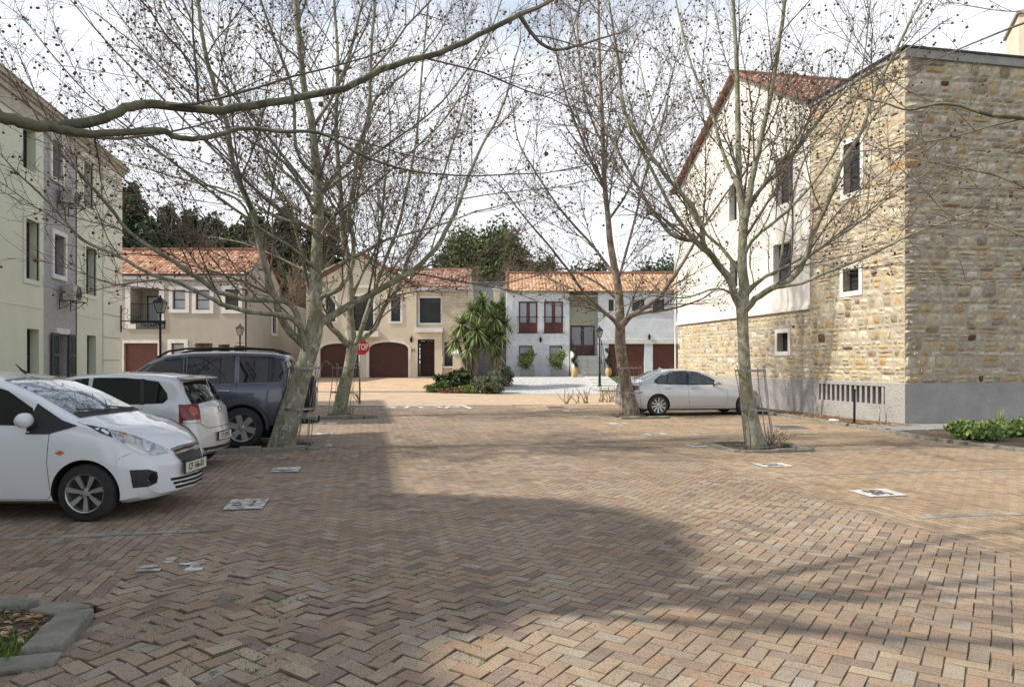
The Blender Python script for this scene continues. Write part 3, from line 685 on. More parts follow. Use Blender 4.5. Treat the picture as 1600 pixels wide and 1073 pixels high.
tile_roof('roof', SB, (-.28, YT-.05, zsl(YT-.05)+.05), (1,0,0), up1, 12, L1, m_tileC, seed=1)
tile_roof('roof', SB, (-.28, YE+.25, zsl(YE+.25)+.05), (1,0,0), up2, 12, L2, m_tileC, seed=2)
ridge_caps(SB, (-.3,AP,ZA+.08), (12,AP,ZA+.08)); ridge_caps(SB, (-.22, YT-.1, zsl(YT-.1)+.09), (-.22, AP, ZA+.09), .075, name='verge_tiles'); ridge_caps(SB, (-.22, YE+.3, zsl(YE+.3)+.09), (-.22, AP, ZA+.09), .075, name='verge_tiles')
b = MB(); b.tube([(-.1, YE+.05, 9.0), (-.1, YE+.05, .1)], .04, 8); b.build('downpipe', W_, SB)
PB = thing('pale_house', 'pale cream upper wall rising behind the flat top of the stone house', 'house', tuple(PX(1592, 567, 34))[:2]+(0,), -TH-R(24))
b = MB(); b.box(0, 5, 0, 3, 0, 17.7); b.build('wall', m_beige, PB); b = MB(); b.box(-.1, 5.1, -.1, 3.1, 17.7, 17.85); b.build('roof', m_conc, PB)
# things at the foot of the wall
p = GR(1335, 663); e = thing('steel_stake', 'dark rusty steel stake standing before the vent grille', 'stake', (p.x, p.y, 0)); b = MB(); b.obox((0,0,.44), (1,0,0), (0,1,0), (.01,0,1), .022, .022, .46); b.build('post', m_black, e, bevel=.004); b = MB(); b.obox((.006,0,.9), (1,0,0), (0,1,0), (0,0,1), .027, .027, .02); b.build('cap', m_black, e)
p = GR(1366, 662); e = thing('conduit_stub', 'short grey pipe stub against the plinth near the corner', 'pipe', (p.x+.15, p.y, 0)); b = MB(); b.tube([(0,0,0),(0,0,.42)], .018, 8); b.build('pipe', m_conc, e, smooth=True); b = MB(); b.tube([(0,0,.42),(0,0,.45)], .024, 8); b.build('cap', m_conc, e)
p = GR(1303, 661); e = thing('ground_light', 'round white ground light on the bark strip by the wall', 'ground light', (p.x, p.y, .03)); b = MB(); b.lathe([(.13,0),(.15,.03),(.14,.05)], 20); b.build('housing', m_conc, e, smooth=True); b = MB(); b.lathe([(.135,.05),(.11,.075),(.0,.085)], 20); b.build('lens', W_, e, smooth=True)

# ---- the green apartment block at the left ------------------------------------
GB = thing('apartment_block', 'three storey pale green plastered apartment block at the left edge', 'apartment block', (-9.5, 20.2, 0))
PG = Pl((0,0,0), (0,1,0), (-1,0,0)); LG = 11.25; HG = 9.0
def pg(u0, u1, v0, v1):
    Ya, _ = onX(u0, 0, -9.5); Yb, _ = onX(u1, 0, -9.5); um = (u0+u1)/2
    return (Ya-20.2, Yb-20.2, onX(um, v1, -9.5)[1], onX(um, v0, -9.5)[1])
gw = [pg(39,60,345,437), pg(84,101,368,430), pg(133,149,387,461), pg(36,56,200,266), pg(81,97,222,279), pg(130,144,248,325), pg(42,61,514,590), pg(90,105,522,588), pg(136,150,524,590)]
ga, gb = pg(68,69,400,410)[0], pg(120,121,400,410)[0]; gq = pg(160,161,400,410)[0]
for s0, s1 in ((.7, ga), (gb, gq)): b = MB(); wallface(b, PG, s0, s1, 0, HG, gw, .3); b.build('green_wall', m_green, GB)
b = MB(); wallface(b, PG, ga, gb, 0, HG, gw, .3, n=.03); b.build('grey_wall_panel', m_greyp, GB)
for s0, s1 in ((-.02, .7), (gq, LG+.02)):
    b = MB(); z = 0
    while z < HG: wb(b, PG, s0, s1, z+.015, min(z+.85, HG)-.015, -.04, .1); z += .85
    b.build('quoins', m_cream, GB)
b = MB(); wallface(b, PG, -.0, .7, 0, HG, [], n=.02); wallface(b, PG, gq, LG, 0, HG, [], n=.02)
b.box(-8, -.02, LG-.02, LG-.0, 0, HG); b.box(-8, -.02, 0, .02, 0, HG); b.box(-8.02, -8, 0, LG, 0, HG); b.box(-8, 0, 0, LG, HG-.1, HG-.02); b.build('end_wall', m_cream, GB)
b = MB()
for z0, z1, pr in ((8.5,8.62,.05),(8.62,8.92,.02),(8.92,9.06,.10),(9.06,9.14,.17),(9.14,9.26,.25),(9.26,9.30,.28)): wb(b, PG, -.2-pr*.4, LG+pr, z0, z1, -pr, .3)
b.build('cornice', mat('cornice_plaster', (.50,.48,.40), .9, c2=(.38,.36,.30), ns=3, sx=(1,1,3)), GB)
b = MB()
zs1 = onX(95, 487, -9.5)[1]; wb(b, PG, .7, ga, zs1-.02, zs1+.02, -.012, .0); b.build('string_course', m_green, GB); b = MB(); wb(b, PG, gb, gq, zs1-.02, zs1+.02, -.012, .0); b.build('string_course', m_green, GB)
for i, h in enumerate(gw):
    wn = window(GB, PG, h, .24, .06, mull=(.5,) if i in (6,) else (), trans=(.45,))
    if i < 6 and i != 3: surround(GB, PG, h, .14, .035, W_ if i in (1,4) else m_cream)
    if i == 7: b = MB(); wb(b, PG, h[0]-.15, h[1]+.15, h[3], h[3]+.18, -.035, .03); b.build('lintel', W_, GB)
for a, c in ((pg(79,90.5,0,1)[:2]), (pg(105.5,117,0,1)[:2])):
    h = gw[7]; b = MB(); z0, z1 = h[2]-.02, h[3]+.02
    for q in ((a,a+.07,z0,z1),(c-.07,c,z0,z1),(a+.07,c-.07,z0,z0+.09),(a+.07,c-.07,z1-.09,z1),(a+.07,c-.07,(z0+z1)/2-.04,(z0+z1)/2+.04)): wb(b, PG, *q, -.06, -.02)
    z = z0+.1
    while z < z1-.11:
        b.obox(PG((a+c)/2, z+.02, -.04), (0,1,0), (-1,0,.9), (0.9,0,1), (c-a)/2-.07, .026, .004); z += .05
    b.build('shutter', m_shut, GB)
def aircon(loc, label):
    e = thing('air_conditioner', label, 'air conditioner', loc, group=None)
    b = MB(); b.box(.06, .38, -.38, .38, .0, .5); b.build('casing', mat('aircon_casing', (.50,.49,.45), .6, c2=(.4,.39,.36), ns=4), e, bevel=.012)
    b = MB(); b.lathe([(.2,0),(.2,.012),(.17,.014)], 20, (.382,.08,.25), 'x'); 
    for i in range(5): b.lathe([(.04*i,.0),(.04*i,.01),(.04*i+.008,.01)], 18, (.384,.08,.25), 'x')
    b.build('fan_grille', m_black, e)
    b = MB()
    for y in (-.45, .45): b.tube([(0,y,-.3),(.0,y,.02),(0,y,-.02),(.5,y,-.02),(.5,y,.14)], .014, 6); b.tube([(.0,y,-.28),(.2,y,-.2),(.42,y,-.03)], .01, 6); b.tube([(.42+.09*math.cos(t*.7), y, -.12+.09*math.sin(t*.7)) for t in range(8)], .008, 5)
    b.tube([(.5,-.45,-.02),(.5,.45,-.02)], .012, 6); b.tube([(.5,-.45,.14),(.5,.45,.14)], .01, 6); b.build('bracket', m_black, e)
s, z = (gw[1][0]+gw[1][1])/2+.35, gw[1][2]-.78; aircon((-9.46, 20.2+s, z), 'wall mounted air conditioner below the middle window of the green block')
s, z = (gw[4][0]+gw[4][1])/2+.35, gw[4][2]-.75; aircon((-9.46, 20.2+s, z), 'wall mounted air conditioner below the top floor window of the green block')
# house name board on its wrought bracket
zc = onX(188, 497, -9.5)[1]
NS = thing('name_sign', 'wrought iron bracket with hanging name board on the corner of the green block', 'sign', (-9.46, 31.3, zc))
b = MB(); b.bar((.03,-.06,-.55), (.03,-.06,.5), .035); b.bar((.03,-.06,-.12), (1.75,-.42,-.12), .03)
for (cx, cz, r0, t0, t1) in ((.17,.28,.13,-1.6,3.6),(.17,-.32,.12,-3.4,1.4),(.35,.02,.12,0,5.2),(.55,-.01,.09,-3,2.6),(.72,-.03,.07,0,5)):
    b.tube([(cx+r0*math.cos(t0+(t1-t0)*i/12)*(1-.03*i), -.06-cx*.2, cz+r0*math.sin(t0+(t1-t0)*i/12)*(1-.03*i)) for i in range(13)], .011, 5)
b.build('bracket', m_black, NS)
ax = Vector((1.72,-.36,0)).normalized()
ce = Vector((.03,-.06,0))+ax*1.16; b = MB(); b.obox((ce.x, ce.y, -.30), ax, ax.cross(Vector((0,0,1))), (0,0,1), .57, .025, .125); b.obox((ce.x, ce.y, -.15), ax, ax.cross(Vector((0,0,1))), (0,0,1), .57, .03, .02)
bd = b.build('board', m_black, NS)
ny_ = Vector((ax.y, -ax.x, 0))           # faces the camera side
b = MB(); c2 = ce+ny_*.028; b.obox((c2.x, c2.y, -.30), ax, ny_, (0,0,1), .54, .003, .095); b.build('panel', mat('sign_grey', (.36,.37,.38), .5), bd)
c3 = ce+ny_*.034; M4 = Matrix.Translation((c3.x, c3.y, -.30)) @ Matrix(((ax.x,0,ny_.x,0),(ax.y,0,ny_.y,0),(0,1,0,0),(0,0,0,1))); text_mesh('TREBBIA', .165, m_black, 'lettering', bd, M4, sx=1.32, bold=.004)

# ---- the block out of the picture at the left, whose shade lies on the paving ----
SBK = thing('apartment_block', 'green apartment block with a rounded gable standing left of the view', 'apartment block', (-9.5, -8, 0))
PS = Pl((0,0,0), (0,1,0), (-1,0,0)); hz = []
for i in range(7):
    for z in (.9, 3.9, 6.8): hz.append((1.4+3.5*i, 2.5+3.5*i, z, z+1.6))
b = MB(); wallface(b, PS, 0, 25.4, 0, 9.0, hz, .3); b.box(-9, -.02, 25.36, 25.4, 0, 9); b.box(-9, -.02, 0, .04, 0, 9); b.box(-9.04, -9, 0, 25.4, 0, 9); b.box(-9, 0, 0, 25.4, 8.9, 8.98); b.build('wall', m_green, SBK)
b = MB(); wb(b, PS, -.1, 25.55, 8.75, 9.05, -.22, .3); b.build('cornice', m_cream, SBK)
gp = [(12.3,9.05),(12.55,9.5),(12.95,10.0),(13.4,11.0),(14.2,11.5),(15.2,11.7),(16.1,11.5),(16.85,11.05),(17.15,10.2),(17.5,9.3),(17.6,9.05)]
b = MB(); b.prism(gp, -2.5, -.01, 'x'); b.build('gable', m_green, SBK)
for h in hz: window(SBK, PS, h, .22, .06, mull=(.5,))
# ---- houses beyond the cross road -------------------------------------------
def local(root):                        # helpers in a camera-square frame: x right, y away
    l0, d0, z0 = root
    def r4(u0, u1, v0, v1, dd=0.0):
        d = d0+dd; return ((u0-800)/F*d-l0, (u1-800)/F*d-l0, H+(567-v1)/F*d-z0, H+(567-v0)/F*d-z0)
    return r4
def front(y=0.0): return Pl((0,y,0), (1,0,0), (0,1,0))
def side(x, sgn=1): return Pl((x,0,0), (0,1,0), (-sgn,0,0))
def hthing(name, label, cat, l0, d0, z0): p = LD(l0, d0); return thing(name, label, cat, (p.x, p.y, z0), -TH)
def railing(par, P, s0, s1, z0, z1, n, sp=.1, name='railing', m=None, bow=0.0):
    b = MB(); k = max(2, int((s1-s0)/sp))
    for i in range(k+1):
        s = s0+(s1-s0)*i/k; f = 4*(i/k)*(1-i/k)*0+1
        if bow: pts = [P(s, z0, n), P(s, z0+(z1-z0)*.25, n-bow), P(s, z0+(z1-z0)*.6, n-bow*.3), P(s, z1, n)]
        else: pts = [P(s, z0, n), P(s, z1, n)]
        b.tube(pts, .009, 4)
    for z in (z0, z1): b.bar(P(s0,z,n), P(s1,z,n), .03); 
    for s in (s0, s1):
        for z in (z0, z1): b.bar(P(s,z,n), P(s,z,0.02), .022)
    return b.build(name, m or m_black, par)
def walllamp(par, P, s, z, name='wall_lamp'):
    b = MB(); c = P(s, z, -.14); b.lathe([(.03,-.2),(.07,-.12),(.09,.06),(.0,.16)], 8, c); b.bar(P(s,z+.2,0), P(s,z+.16,-.14), .025); b.bar(P(s,z-.1,.0), P(s,z+.2,0), .03)
    return b.build(name, m_black, par)

# taupe house, left
l0, d0 = -14.4, 40.0; z0 = gz(*LD(l0, d0)[:2]); r4 = local((l0, d0, z0)); PFr = front()
TH_ = hthing('taupe_house', 'two storey taupe plastered house with white window surrounds and an orange tiled roof', 'house', l0, d0, z0)
ez = H+(567-431)/F*d0-z0
bal = r4(204,249,450,506); win = [r4(270,290,453,483), r4(306,328,453,484), r4(352,373,452,484)]; gar = r4(194,247,536,600); gar = (gar[0],gar[1],0,gar[3])
lw = r4(268,288,536,560); por = [r4(304,332,536,600), r4(341,359,538,600), r4(366,382,540,600)]; por = [(a,c,0,e) for a,c,d,e in por]
b = MB(); wallface(b, PFr, -9.5, 0, 0, ez, [bal, gar, lw]+win+por, .2)
PSd = side(0.0); sw = [(4.2,4.9,2.9,4.1),(8.4,9.0,2.7,4.0),(5.2,5.6,.5,.9),(7.0,7.4,.5,.9)]
wallface(b, PSd, 0, 5.6, 0, ez, sw, .15); b.add([PSd(0,ez), PSd(5.6,ez), PSd(2.8,ez+1.65)], [(0,1,2)]); wallface(b, PSd, 5.6, 11.5, 0, 4.9, sw, .15)
b.box(-9.5,-.05,5.55,5.6,0,ez); b.box(-9.52,-9.5,0,5.6,0,ez); b.box(-9.5,-.01,5.6,11.5,4.8,4.88)
# inside of the balcony and porches
a, c, d, e = bal; b.box(a-.3, c+.3, 1.3, 1.35, d-.3, e+.1); b.box(a-.06,a,.2,1.3,d,e); b.box(c,c+.06,.2,1.3,d,e); b.box(a,c,.2,1.3,d-.06,d); b.box(a,c,.2,1.3,e,e+.06)
for a, c, d, e in por: b.box(a-.1, c+.1, 1.2, 1.25, 0, e+.1); b.box(a-.05,a,.2,1.2,0,e); b.box(c,c+.05,.2,1.2,0,e)
b.build('wall', m_taupe, TH_)
a, c, d, e = bal; surround(TH_, PFr, bal, .27, .05); window(TH_, front(1.05), (a+.28, c-.02, d+.02, e-.32), .2, .07, mull=(.55,), gm=m_blind, name='balcony_door')
railing(TH_, PFr, a+.02, c-.02, d+.1, d+1.1, .06, .09, 'balcony_railing')
for h in win: surround(TH_, PFr, h, .2, .05); window(TH_, PFr, h, .12, .05, trans=(.5,), gm=m_blind if h != win[2] else m_glass)
surround(TH_, PFr, lw, .2, .05); window(TH_, PFr, lw, .12, .05, gm=m_blind)
surround(TH_, PFr, gar, .16, .05, sill=False, name='garage_surround'); door(TH_, PFr, gar, m_wood, .15, 14)
for h in sw[:2]: surround(TH_, PSd, h, .18, .04); window(TH_, PSd, h, .12, .05)
for h in sw[2:]: window(TH_, PSd, h, .03, .09, fm=W_)
b = MB(); b.box(-9.6,.05,-.1,-.0,ez-.2,ez+.0); b.build('fascia', W_, TH_)
b = MB(); b.tube([(-9.6,-.17,ez+.05),(.1,-.17,ez+.05)], .06, 8); b.tube([(-.02,-.12,ez), (-.02,-.12,.1)], .045, 8); b.build('gutter', m_black, TH_)
sq = math.hypot(2.95, 1.75); tile_roof('roof', TH_, (-9.6,-.15,ez+.05), (1,0,0), (0,2.95,1.75), 9.7, sq, m_tileA, seed=3)
tile_roof('roof', TH_, (-9.6,5.75,ez+.05), (1,0,0), (0,-2.95,1.75), 9.7, sq, m_tileA, seed=4); ridge_caps(TH_, (-9.6,2.8,ez+1.85), (.1,2.8,ez+1.85), m=m_tileA)

# beige house with the number, centre left
l0, d0 = -2.43, 43.0; z0 = gz(*LD(l0, d0)[:2]); r4 = local((l0, d0, z0)); P_ = front(); P2 = front(-.0)
BH = hthing('beige_house', 'two storey beige house with two arched garage doors and a pale clad porch wing', 'house', l0, d0, z0)
uu = lambda u: (u-800)/F*d0-l0; zz = lambda v: H+(567-v)/F*d0-z0
g1 = (uu(500), uu(561), 0, zz(546)); g2 = (uu(576.5), uu(638), 0, zz(544)); ar = .36
w_a = r4(509,524,463,502); bd_ = r4(552,583,463,517); w_b = r4(611,625.5,463,502)
xg0, xg1 = uu(478), uu(651); xa = (xg0+xg1)/2; ezg = zz(449); za = zz(399)
b = MB(); wallface(b, P_, xg0, xg1, 0, ezg, [(g1[0],g1[1],0,g1[3]+ar),(g2[0],g2[1],0,g2[3]+ar),w_a,bd_,w_b], .2)
for g in (g1, g2):                       # spandrels over the arched tops
    n = 12; cx = (g[0]+g[1])/2; hw = (g[1]-g[0])/2
    for i in range(n):
        xa_, xb_ = g[0]+2*hw*i/n, g[0]+2*hw*(i+1)/n; f = lambda x: g[3]+ar*math.sqrt(max(0, 1-((x-cx)/hw)**2))
        b.add([P_(xa_,f(xa_)),P_(xb_,f(xb_)),P_(xb_,g[3]+ar),P_(xa_,g[3]+ar),P_(xa_,f(xa_),.2),P_(xb_,f(xb_),.2)], [(0,1,2,3),(0,1,5,4)])
b.add([P_(xg0,ezg),P_(xg1,ezg),P_((xg0+xg1)/2,za)], [(0,1,2)])
b.box(xg0,xg0+.03,.0,8,0,ezg)
dr = (uu(652.5), uu(679), 0, zz(530)); wv = r4(655,688,465,504); wr = r4(694,708,534,572)
wallface(b, P_, xg1, uu(691), 0, zz(517), [dr], .35); wallface(b, front(.0), xg1, uu(691), zz(517), zz(449), [wv], .2, n=.28)
b.box(xg1-.02,xg1,0,.28,zz(517),ezg)
b.build('wall', m_beige, BH)
b = MB(); wallface(b, P_, uu(691), uu(731), 0, zz(449), [wr], .25, n=.12); b.build('cladding', m_fence, BH)
b = MB(); b.box(uu(731)-.03, uu(731), .12, 7, 0, zz(449)); b.build('end_wall', m_beige, BH)
for g in (g1, g2):
    door(BH, P_, g, m_dwood, .18, 13, arch=ar); n = 14; cx = (g[0]+g[1])/2; hw = (g[1]-g[0])/2; bb = MB(); t_ = .15
    wb(bb, P_, g[0]-t_, g[0], 0, g[3], -.04, .03); wb(bb, P_, g[1], g[1]+t_, 0, g[3], -.04, .03)
    pi_ = [(cx-hw*math.cos(PI*i/n), g[3]+ar*math.sin(PI*i/n)) for i in range(n+1)]; po = [(cx-(hw+t_)*math.cos(PI*i/n), g[3]+(ar+t_)*math.sin(PI*i/n)) for i in range(n+1)]
    for i in range(n):
        q = [pi_[i], pi_[i+1], po[i+1], po[i]]; bb.add([P_(x,z,-.04) for x,z in q]+[P_(x,z,.03) for x,z in q], [(0,1,2,3),(0,1,5,4),(2,3,7,6)])
    bb.build('garage_surround', W_, BH)
for h in (w_a, w_b): surround(BH, P_, h, .13, .04); window(BH, P_, h, .12, .05)
surround(BH, P_, bd_, .13, .04, sill=False); window(BH, P_, bd_, .12, .06, mull=(.5,), name='balcony_door')
b = MB(); wb(b, P_, bd_[0]-.35, bd_[1]+.4, bd_[2]-.36, bd_[2]-.02, -.55, .0); b.build('balcony_slab', W_, BH)
railing(BH, P_, bd_[0]-.25, bd_[1]+.3, bd_[2]+.02, bd_[2]+.95, -.48, .1, 'balcony_railing', bow=.08)
b = MB(); n = 10; cx = (bd_[0]+bd_[1])/2
for i in range(n):
    t0, t1 = PI*i/n, PI*(i+1)/n; hw = .95
    q = [(cx-hw*math.cos(t0), bd_[3]+.28+.22*math.sin(t0)), (cx-hw*math.cos(t1), bd_[3]+.28+.22*math.sin(t1)), (cx-hw*math.cos(t1), bd_[3]+.40+.22*math.sin(t1)), (cx-hw*math.cos(t0), bd_[3]+.40+.22*math.sin(t0))]
    b.add([P_(x,z,-.05) for x,z in q]+[P_(x,z,.0) for x,z in q], [(0,1,2,3),(0,1,5,4),(2,3,7,6)])
b.build('window_moulding', W_, BH)
surround(BH, front(.28), wv, .11, .05); window(BH, front(.28), wv, .08, .05)
b = MB(); wb(b, P_, xg1-.02, uu(692), zz(519), zz(512), -.18, .28); b.build('moulding', W_, BH); b = MB(); wb(b, P_, uu(651), uu(731)+.05, zz(449)-.18, zz(449), -.05, .27); b.build('moulding', W_, BH)
window(BH, P_, wr, .2, .05); b = MB(); wb(b, P_, wr[0]-.1, wr[1]+.1, wr[2]-.1, wr[2], .06, .2); b.build('window_sill', W_, BH)
o = door(BH, P_, (dr[0]+.12, dr[1]-.08, 0, dr[3]-.1), m_dwood, .3, 5, 'front_door')
b = MB(); P3 = front(.1)
for i in range(9): s = dr[0]+.15+(dr[1]-dr[0]-.26)*i/8; b.bar(P3(s,.05), P3(s,dr[3]-.08), .02)
wb(b, P3, dr[0]+.0, dr[0]+.1, 0, dr[3], -.03, .03); wb(b, P3, dr[1]-.1, dr[1], 0, dr[3], -.03, .03); wb(b, P3, dr[0]+.1, dr[1]-.1, dr[3]-.09, dr[3], -.03, .03); wb(b, P3, dr[0]+.1, dr[1]-.1, 1.0, 1.1, -.03, .03); wb(b, P3, dr[0]+.1, dr[1]-.1, 0, .08, -.03, .03)
b.build('security_gate', m_black, BH); b = MB(); wb(b, P_, dr[0]-.1, dr[1]+.1, -.1, .05, -.4, .3); b.build('doorstep', m_conc, BH)
M4 = Matrix.Translation((uu(645.5), -.012, zz(547.5))) @ Matrix.Rotation(R(90), 4, 'X'); text_mesh('16', .26, m_black, 'house_number', BH, M4, ext=.006, bold=.006)
walllamp(BH, P_, uu(643), zz(530))
for s_, sd2 in ((-1, 3), (1, 4)):
    xe = xa+s_*(xa-xg0+.15); zl = ezg-.03; L_ = math.hypot(xa-xe, za-zl)
    tile_roof('roof', BH, (xe,-.15,zl+.04), (0,1,0), (xa-xe,0,za-zl+.05), 8, L_, m_tileC, seed=sd2)
    ridge_caps(BH, (xe,-.12,zl+.1), (xa,-.12,za+.14), .1, name='verge_tiles')
hr = H+(567-423)/F*(d0+3.2)-z0
tile_roof('roof', BH, (xg1-.6,-.1,zz(449)+.03), (1,0,0), (0,3.2,hr-zz(449)), uu(733)-xg1+.6, math.hypot(3.2, hr-zz(449)), m_tileC, seed=6); ridge_caps(BH, (xg1-2.0,3.15,hr+.05), (uu(733),3.15,hr+.05))
b = MB(); b.add([(uu(731),.12,zz(449)),(uu(731),6.2,zz(449)),(uu(731),3.15,hr)], [(0,1,2)]); b.build('end_gable', m_beige, BH)
e = hthing('gate_pillar', 'beige pillar with a white pyramid cap beside the clad porch wing', 'pillar', l0+uu(715.5), d0-.6, z0)
b = MB(); b.box(-.24,.24,-.24,.24,0,1.35); b.build('shaft', m_beige, e); b = MB(); b.box(-.29,.29,-.29,.29,1.35,1.43); b.add([(-.27,-.27,1.43),(.27,-.27,1.43),(.27,.27,1.43),(-.27,.27,1.43),(0,0,1.66)], [(0,1,4),(1,2,4),(2,3,4),(3,0,4)]); b.build('cap', W_, e)

# white painted brick house
l0, d0 = -.28, 46.0; z0 = gz(*LD(l0, d0)[:2]); r4 = local((l0, d0, z0)); P_ = front(); uu = lambda u, dd=0: (u-800)/F*(d0+dd)-l0; zz = lambda v, dd=0: H+(567-v)/F*(d0+dd)-z0
WH = hthing('white_house', 'two storey white painted brick house with yellow roof tiles and red wood doors', 'house', l0, d0, z0)
fd = [r4(810.4,840,470.7,520), r4(850,880,470.7,520)]; lws = [r4(811,832,540,567), r4(858.6,878.7,540,567)]
xr0, xr1, xe = uu(889.6), uu(935), uu(1100); gA = (uu(951), uu(1007), 0, zz(537)); gB = (uu(1020), uu(1077), 0, zz(537))
uw = [r4(951,959,468,486), r4(987.7,1007,468,486), r4(1020,1038,468,486), r4(1056,1072,468,486)]; ezw = zz(455)
b = MB(); wallface(b, P_, 0, xr0, -.2, ezw, fd+lws, .2); wallface(b, P_, xr1, xe, -.2, ezw, [gA,gB]+uw, .22)
b.box(-.02,0,0,8,-.2,ezw); b.add([(-.01,0,ezw),(-.01,8,ezw),(-.01,3.6,zz(428,3.6))], [(0,1,2)])
b.box(xr0-.03,xr0-.001,.2,1.6,0,ezw); b.box(xr1+.001,xr1+.03,.2,1.6,0,ezw); b.build('wall', m_whbrick, WH)
fdr = r4(891.5,930,508,556,1.2)
b = MB(); wallface(b, front(1.4), xr0, xr1, 0, ezw, [fdr], .2); b.box(xr0,xr1,.02,1.4,ezw-.3,ezw-.25); b.build('porch_wall', mat('pale_green_plaster', (.60,.60,.46), .9, c2=(.54,.54,.42), ns=1), WH)
def french(P, h, name, kick=.35, dep=.1):
    a, c, d, e = h; b = MB(); f = .1; m = (a+c)/2; n0 = dep; n1 = dep+.06
    for x0, x1 in ((a,m-.005),(m+.005,c)):
        wb(b,P,x0,x0+f,d,e,n0,n1); wb(b,P,x1-f,x1,d,e,n0,n1); wb(b,P,x0+f,x1-f,e-f,e,n0,n1); wb(b,P,x0+f,x1-f,d,d+(e-d)*kick,n0,n1)
    o = b.build(name, m_wood2, WH); b = MB(); wb(b,P,a+f,c-f,d+(e-d)*kick,e-f,n0+.03,n0+.035); b.build('pane', m_blind, o); b = MB(); wb(b,P,m-.05,m-.03,d+(e-d)*.42,d+(e-d)*.5,n0-.04,n0); b.build('handle', m_galv, o)
m_wood2 = mat('red_wood', (.13,.032,.024), .5, c2=(.085,.022,.017), ns=3, coat=.3)
for h in fd: french(P_, h, 'french_door', .33); railing(WH, P_, h[0]-.08, h[1]+.08, h[2]-.02, h[2]+.98, -.16, .1, 'balconette', bow=.1)
french(front(1.4), fdr, 'front_door', .36)
for h in lws:
    window(WH, P_, h, .12, .06, gm=m_blind, trans=(.5,)); b = MB(); wb(b,P_,h[0]-.15,h[1]+.2,h[3],h[3]+.12,-.03,.04); b.build('lintel', W_, WH); b = MB(); wb(b,P_,h[0]-.12,h[1]+.12,h[2]-.14,h[2],-.08,.1); b.build('window_sill', W_, WH)
for h in uw: window(WH, P_, h, .12, .05, gm=m_glass); b = MB(); wb(b,P_,h[0]-.12,h[1]+.12,h[2]-.12,h[2],-.06,.1); b.build('window_sill', W_, WH)
for g in (gA, gB): door(WH, P_, g, m_wood, .16, 14)
b = MB(); wb(b, P_, xr1+.3, xe, zz(537), zz(530), -.04, .04); b.build('garage_lintel', W_, WH)
walllamp(WH, P_, uu(844.5), zz(530)); walllamp(WH, P_, uu(1014), zz(526))
zd = fdr[2]; b = MB(); ns = 6
for i in range(ns): b.box(xr0+.3, xr1-.0, -1.9+i*.32+.0, 1.42 if i == ns-1 else -1.9+(i+1)*.32, -.2, zd*(i+1)/ns)
b.build('steps', m_step, WH); b = MB(); b.prism([(-1.9,-.2),(1.4,-.2),(1.4,zd+.3),(.0,zd+.3),(-1.9,.35)], xr0+.06, xr0+.28, 'x'); b.build('stair_wall', m_stucco, WH)
for x in (xr0+.2, xr1+.18):
    b = MB(); pts = [(x,-1.85,.95),(x,-.1,zd+.95),(x,.9,zd+.95)]; b.tube(pts, .022, 6)
    for p_ in ((x,-1.85,.0,.95),(x,-.1,zd*.6,zd+.95),(x,.9,zd,zd+.95)): b.tube([(p_[0],p_[1],p_[2]),(p_[0],p_[1],p_[3])], .018, 6)
    b.tube([(x,-1.85,.5),(x,-.1,zd+.5)], .012, 5); b.build('handrail', m_black, WH)
hr = zz(428, 3.6); tile_roof('roof', WH, (-.12,-.25,ezw-.02), (1,0,0), (0,3.85,hr-ezw), xe+.2, math.hypot(3.85, hr-ezw), m_tileB, seed=8); ridge_caps(WH, (-.12,3.6,hr+.06), (xe,3.6,hr+.06)); ridge_caps(WH, (-.06,-.25,ezw+.06), (-.06,3.6,hr+.06), .09, name='verge_tiles')
b = MB(); b.box(-.12,xe,3.65,8,ezw-.3,ezw-.2); b.build('rear_roof', m_tileC, WH)
b = MB(); b.tube([(-.05,-.1,0),(-.05,-.1,ezw)], .04, 6); b.build('downpipe', W_, WH)
# potted plants and urns on its forecourt ------------------------------
m_trough = mat('grey_trough', (.33,.33,.32), .9, c2=(.25,.25,.24), ns=5, bump=.3); m_urn = mat('yellow_glazed_urn', (.55,.37,.15), .5, c2=(.44,.28,.11), ns=4)
m_leafg = mat('leaf_green', (1,1,1), .6, ramp=[(0,(.045,.09,.02)),(.4,(.08,.15,.03)),(.75,(.14,.22,.05)),(1,(.24,.30,.08))])
m_leafy = mat('leaf_yellow_green', (1,1,1), .6, ramp=[(0,(.09,.14,.025)),(.5,(.20,.27,.05)),(1,(.38,.42,.10))])
m_leafd = mat('leaf_dark', (1,1,1), .7, ramp=[(0,(.018,.032,.012)),(.5,(.035,.06,.02)),(.85,(.06,.095,.03)),(1,(.10,.13,.045))])
m_leafgrey = mat('leaf_grey_green', (1,1,1), .8, ramp=[(0,(.07,.085,.055)),(.5,(.12,.145,.095)),(1,(.20,.23,.15))])
m_twig = mat('twig_brown', (.12,.085,.065), .9, c2=(.18,.14,.11), ns=4)
